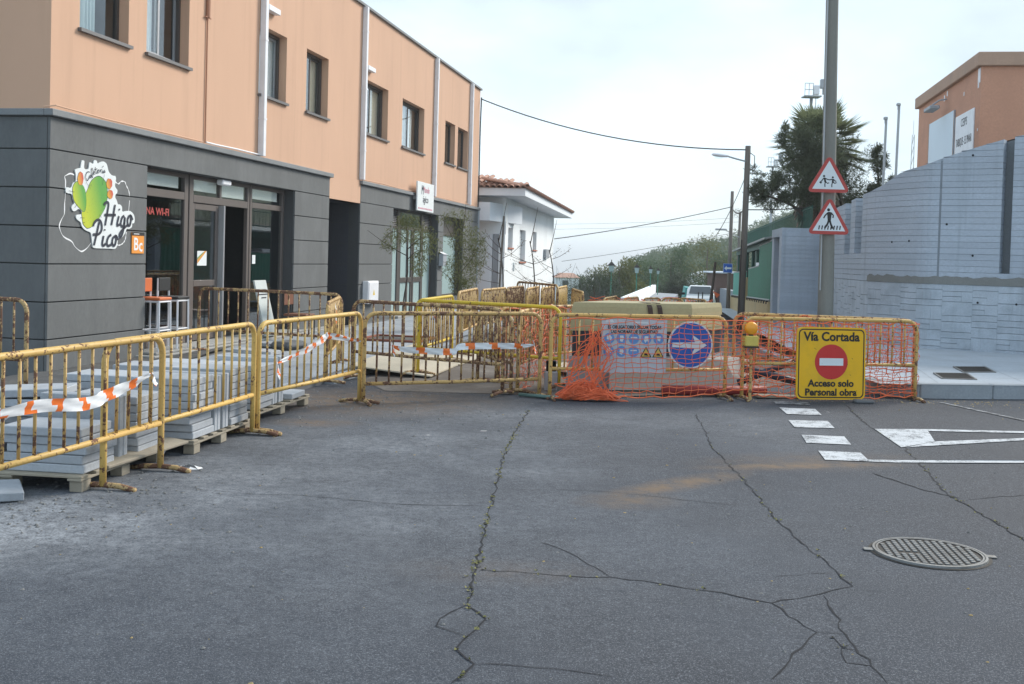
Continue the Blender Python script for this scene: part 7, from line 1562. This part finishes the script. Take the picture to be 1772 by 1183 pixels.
for k, (px_, Y) in enumerate(((1057, 65), (1101, 68), (1125, 71), (1138, 74))):
    x = (px_ - 886) / 1850 * Y; zb_ = -1.75; zt = 1.60 - .13 * k; ls = (1., .85, .66, .58)[k]
    t = thing('lantern_post', ('nearest', 'second', 'third', 'farthest')[k] + ' of the four green lantern posts along the white parapet', 'lamp post', (x, Y, zb_), group='green lantern posts')
    mb = MB(); mb.tube([(x, Y, zb_), (x, Y, zb_ + .6), (x, Y, zt - .62 * ls)], [.08 * ls, .05 * ls, .04 * ls], 8); mb.build('post', 'lamp_green', t)
    mb = MB(); frustum_quads(mb, [Vector((x + a * .11 * ls, Y + b_ * .11 * ls, zt - .62 * ls)) for a, b_ in ((-1, -1), (1, -1), (1, 1), (-1, 1))], [Vector((x + a * .17 * ls, Y + b_ * .17 * ls, zt - .22 * ls)) for a, b_ in ((-1, -1), (1, -1), (1, 1), (-1, 1))]); mb.build('lantern_glass', 'frosted', t)
    mb = MB(); frustum_quads(mb, [Vector((x + a * .23 * ls, Y + b_ * .23 * ls, zt - .218 * ls)) for a, b_ in ((-1, -1), (1, -1), (1, 1), (-1, 1))], [Vector((x + a * .05 * ls, Y + b_ * .05 * ls, zt)) for a, b_ in ((-1, -1), (1, -1), (1, 1), (-1, 1))]); mb.tube([(x, Y, zt), (x, Y, zt + .14 * ls)], .03, 5); mb.build('lantern_cap', 'iron_dark', t)
pw = thing('white_parapet', 'long white parapet wall on the left of the street beyond the works', 'wall', (8, 64, -1.5)); A_, B_ = Vector((5.35, 50, 0)), Vector((10.5, 78, 0)); off = Vector((-.25, .05, 0))
mb = MB(); frustum_quads(mb, [A_ + Vector((0, 0, -2)), B_ + Vector((0, 0, -3)), B_ + off + Vector((0, 0, -3)), A_ + off + Vector((0, 0, -2))], [A_ + Vector((0, 0, -.03)), B_ + Vector((0, 0, .02)), B_ + off + Vector((0, 0, .02)), A_ + off + Vector((0, 0, -.03))]); mb.build('wall_body', 'white_wall', pw)
mb = MB(); frustum_quads(mb, [A_ + Vector((.03, 0, -1.3)), B_ + Vector((.03, 0, -1.9)), B_ + Vector((1.6, -.2, -1.9)), A_ + Vector((1.4, -.2, -1.3))], [A_ + Vector((.03, 0, -.75)), B_ + Vector((.03, 0, -.55)), B_ + Vector((1.6, -.2, -.6)), A_ + Vector((1.4, -.2, -.8))]); mb.build('raised_footway', 'kerb_stone', pw)
# pole with rope and flag rag near the works end
t = thing('leaning_stake', 'dark leaning wooden stake with orange rag down the street', 'stake', (8.55, 46, -.75)); mb = MB(); mb.tube([(8.45, 46, -.8), (8.62, 46, .6), (8.72, 46, 1.75)], .06, 6); mb.build('shaft', 'bark_dark', t); mb = MB(); mb.add([(8.62, 45.9, .5), (8.95, 45.9, .35), (8.8, 45.9, .2)], [(0, 1, 2)]); mb.build('rag', 'net_orange', t)
# white car
M('car_white', (.72, .74, .74), .3, .03, 1, spec=.6); M('car_glass', (.06, .075, .085), .12, .1, 1, spec=.8); M('tyre', (.02, .02, .02), .9, .1); M('headlight', (.5, .52, .54), .2, .05, spec=.8); M('teal', (.05, .28, .26), .6, .15, 3)
car = thing('white_car', 'small white car facing the camera, half hidden by the khaki container', 'car', (10.15, 57.5, zr(57.5)), -.17)
def loft(secs, mat, name, par):
    mb = MB(); n = len(secs[0])
    for s_ in secs: mb.v += [Vector(q) for q in s_]
    for i in range(len(secs) - 1):
        for k in range(n): mb.f.append((i * n + k, i * n + (k + 1) % n, (i + 1) * n + (k + 1) % n, (i + 1) * n + k)); mb.m.append(0)
    mb.f += [tuple(reversed(range(n))), tuple((len(secs) - 1) * n + k for k in range(n))]; mb.m += [0, 0]; return mb.build(name, mat, par, local=True, smooth=False)
sec = lambda y, w_, z0, z1, wt: [(-w_, y, z0), (w_, y, z0), (w_ * 1.0, y, lerp(z0, z1, .6)), (wt, y, z1), (-wt, y, z1), (-w_, y, lerp(z0, z1, .6))]
body = loft([sec(0, .70, .3, .62, .66), sec(.12, .80, .22, .78, .72), sec(.9, .83, .2, .92, .74), sec(3.3, .83, .2, .95, .74), sec(3.75, .78, .25, .9, .70)], 'car_white', 'body', car)
loft([sec(.85, .74, .9, .94, .72), sec(1.55, .72, .9, 1.40, .56), sec(2.9, .72, .9, 1.42, .56), sec(3.5, .72, .9, .97, .66)], 'car_white', 'cabin', car)
mb = MB(); mb.add([(-.62, .93, .99), (.62, .93, .99), (.53, 1.50, 1.37), (-.53, 1.50, 1.37)], [(0, 1, 2, 3)]); mb.v = [v_ + Vector((0, -.03, .02)) for v_ in mb.v]; mb.build('windscreen', 'car_glass', car, local=True)
for sx in (-1, 1):
    mb = MB(); mb.bbox(sx * .93 - .1, sx * .93 + .1, 1.0, 1.12, .92, 1.05, .03); mb.build('wing_mirror', 'tyre', car, local=True)
    mb = MB(); mb.bbox(sx * .55 - .14, sx * .55 + .14, -.02, .1, .52, .66, .03); mb.build('headlight', 'headlight', car, local=True)
    mb = MB(); mb.add([(sx * .735, 1.2, .98), (sx * .735, 2.9, .98), (sx * .60, 2.75, 1.33), (sx * .60, 1.6, 1.33)], [(0, 1, 2, 3)]); mb.build('side_window', 'car_glass', car, local=True)
    for y in (.65, 3.0):
        mb = MB(); mb.tube([(sx * .68, y, .29), (sx * .845, y, .29)], .29, 16); wl = mb.build('wheel', 'tyre', car, local=True); mb = MB(); mb.tube([(sx * .846, y, .29), (sx * .855, y, .29)], .18, 12); mb.build('rim', 'galv', wl, local=True)
mb = MB(); mb.bbox(-.2, .2, -.015, .0, .42, .52, .005); mb.build('number_plate', 'white_metal', car, local=True); mb = MB(); mb.bbox(-.45, .45, .0, .06, .55, .64, .01); mb.build('grille', 'tyre', car, local=True)
t = thing('teal_tarpaulin', 'pale teal covered load standing behind the white car', 'tarpaulin', (10.9, 63.5, zr(63.5))); mb = MB(); frustum_quads(mb, [Vector(q) for q in ((10.1, 63, -1.2), (12.0, 63, -1.2), (12.0, 64.4, -1.2), (10.1, 64.4, -1.2))], [Vector(q) for q in ((10.25, 63.1, .22), (11.85, 63.1, .05), (11.8, 64.2, .1), (10.3, 64.2, .3))]); mb.build('cover', 'teal', t)
mb = MB(); 
for x in (9.05, 9.25, 9.75, 9.95):
    t = thing('marker_rod', ('leftmost', 'second', 'third', 'rightmost')[(9.05, 9.25, 9.75, 9.95).index(x)] + ' dark steel rod standing in front of the white car', 'rod', (x, 52, -.9)); mb = MB(); mb.tube([(x, 52, -.9), (x + .04, 52, .28)], .03, 5); mb.build('shaft', 'iron_dark', t)
t = thing('garden_wall', 'weathered grey wall beyond the shelter on the right', 'wall', (14, 72, -2)); mb = MB(); frustum_quads(mb, [Vector(q) for q in ((12.9, 62, -2.5), (16.5, 88, -3), (16.9, 88, -3), (13.3, 62, -2.5))], [Vector(q) for q in ((12.9, 62, .1), (16.5, 88, -.2), (16.9, 88, -.2), (13.3, 62, .1))]); mb.build('wall_body', 'kerb_stone', t)
t = thing('brown_hut', 'small brown hut with pale roof behind the blue arrow sign', 'hut', (15.6, 78, -2)); M('hut_brown', (.16, .10, .08), .9, .2, 2)
mb = MB(); mb.bbox(14.6, 17.6, 77, 80, -2.5, 1.0, .02); mb.build('wall', 'hut_brown', t); mb = MB(); mb.bbox(14.3, 17.9, 76.7, 80.3, 1.0, 1.12, .02); mb.build('roof', 'white_trim', t)
for k, (px_, Y, w_, zt, mt) in enumerate(((981, 118, 2.6, .2, 'roof_tile'), (1068, 135, 2.4, -.6, 'white_wall'), (1230, 118, 4.0, .8, 'white_trim'))):
    x = (px_ - 886) / 1850 * Y; t = thing('distant_house', ('tiny red-roofed house beyond the white house', 'tiny white house left of the hill foot', 'pale flat building half hidden by trees left of the arrow sign')[k], 'house', (x, Y, -4)); mb = MB(); mb.bbox(x - w_ / 2, x + w_ / 2, Y, Y + 4, -5, zt - .5, .02); mb.build('wall', 'white_wall', t); mb = MB(); frustum_quads(mb, [Vector(q) for q in ((x - w_ * .56, Y - .3, zt - .499), (x + w_ * .56, Y - .3, zt - .499), (x + w_ * .56, Y + 4.3, zt - .499), (x - w_ * .56, Y + 4.3, zt - .499))], [Vector(q) for q in ((x - w_ * .3, Y + 1.8, zt), (x + w_ * .3, Y + 1.8, zt), (x + w_ * .3, Y + 2.2, zt), (x - w_ * .3, Y + 2.2, zt))]); mb.build('roof', mt, t)
    mb = MB(); mb.box(x - w_ * .2, x + w_ * .05, Y - .02, Y, zt - 1.4, zt - .8); mb.build('window', 'car_glass', t)
def wire(label, A, B_, sag, r_=.013, n=16, mat='cable_black'):
    A, B_ = Vector(A), Vector(B_); P = [A.lerp(B_, k / n) + Vector((0, 0, -4 * sag * (k / n) * (1 - k / n))) for k in range(n + 1)]; mb = MB(); mb.tube(P, r_, 5); return mb.build('overhead_wire', mat, label=label, cat='wire', group='overhead wires')
wire('thick twisted cable from the orange building to the street lamp pole', fac(23.45, .02, 7.0), (6.9, 31.95, 5.08), .42, .019)
wire('cable from the white house corner to the arrow-sign pole', hs(16.5, .05, 2.70), (12.17, 59.9, 4.88), .12, .021)
wire('cable from the arrow-sign pole to the street lamp pole', (12.17, 59.9, 4.88), (6.93, 32.1, 3.35), .25, .024)
wire('thin cable running low behind the white house', (3.2, 70, 1.55), (16.02, 75.9, 4.0), .1, .014); wire('upper thin cable of the distant pair', (-2, 80, 4.2), (16.03, 75.9, 5.0), .2, .008); wire('lower thin cable of the distant pair', (-2, 80, 3.8), (16.03, 75.9, 4.7), .2, .008)
wire('cable from the street lamp pole into the pine', (6.93, 32.0, 3.30), (8.9, 31.6, 3.42), .03, .016); wire('slack guy wire hanging from the lamp pole', (6.9, 32, 4.35), (6.35, 33.5, 2.55), .12, .01)
mb = MB(); leaves(mb, Vector((6.65, 31.9, 3.2)), (.18, .1, .12), 160, .06, 3); mb.build('plant_tuft', 'leaf_dead', label='dry plant tuft caught on the lamp pole cable', cat='plant tuft')

# ================================================================== AIR
hz = bpy.data.materials.new('haze_air'); hz.use_nodes = True; ht = hz.node_tree; ht.nodes.clear()
ho = ht.nodes.new('ShaderNodeOutputMaterial'); hv = ht.nodes.new('ShaderNodeVolumePrincipled')
hv.inputs['Color'].default_value = (.93, .97, 1.0, 1); hv.inputs['Density'].default_value = HAZE; hv.inputs['Anisotropy'].default_value = .2
ht.links.new(hv.outputs[0], ho.inputs['Volume']); MATS['haze_air'] = hz
mb = MB(); mb.box(-9600, 9600, -120, 22600, -48, 42); mb.build('haze', 'haze_air', kind='stuff', label='thin pale haze filling the air down to the sea', cat='haze')
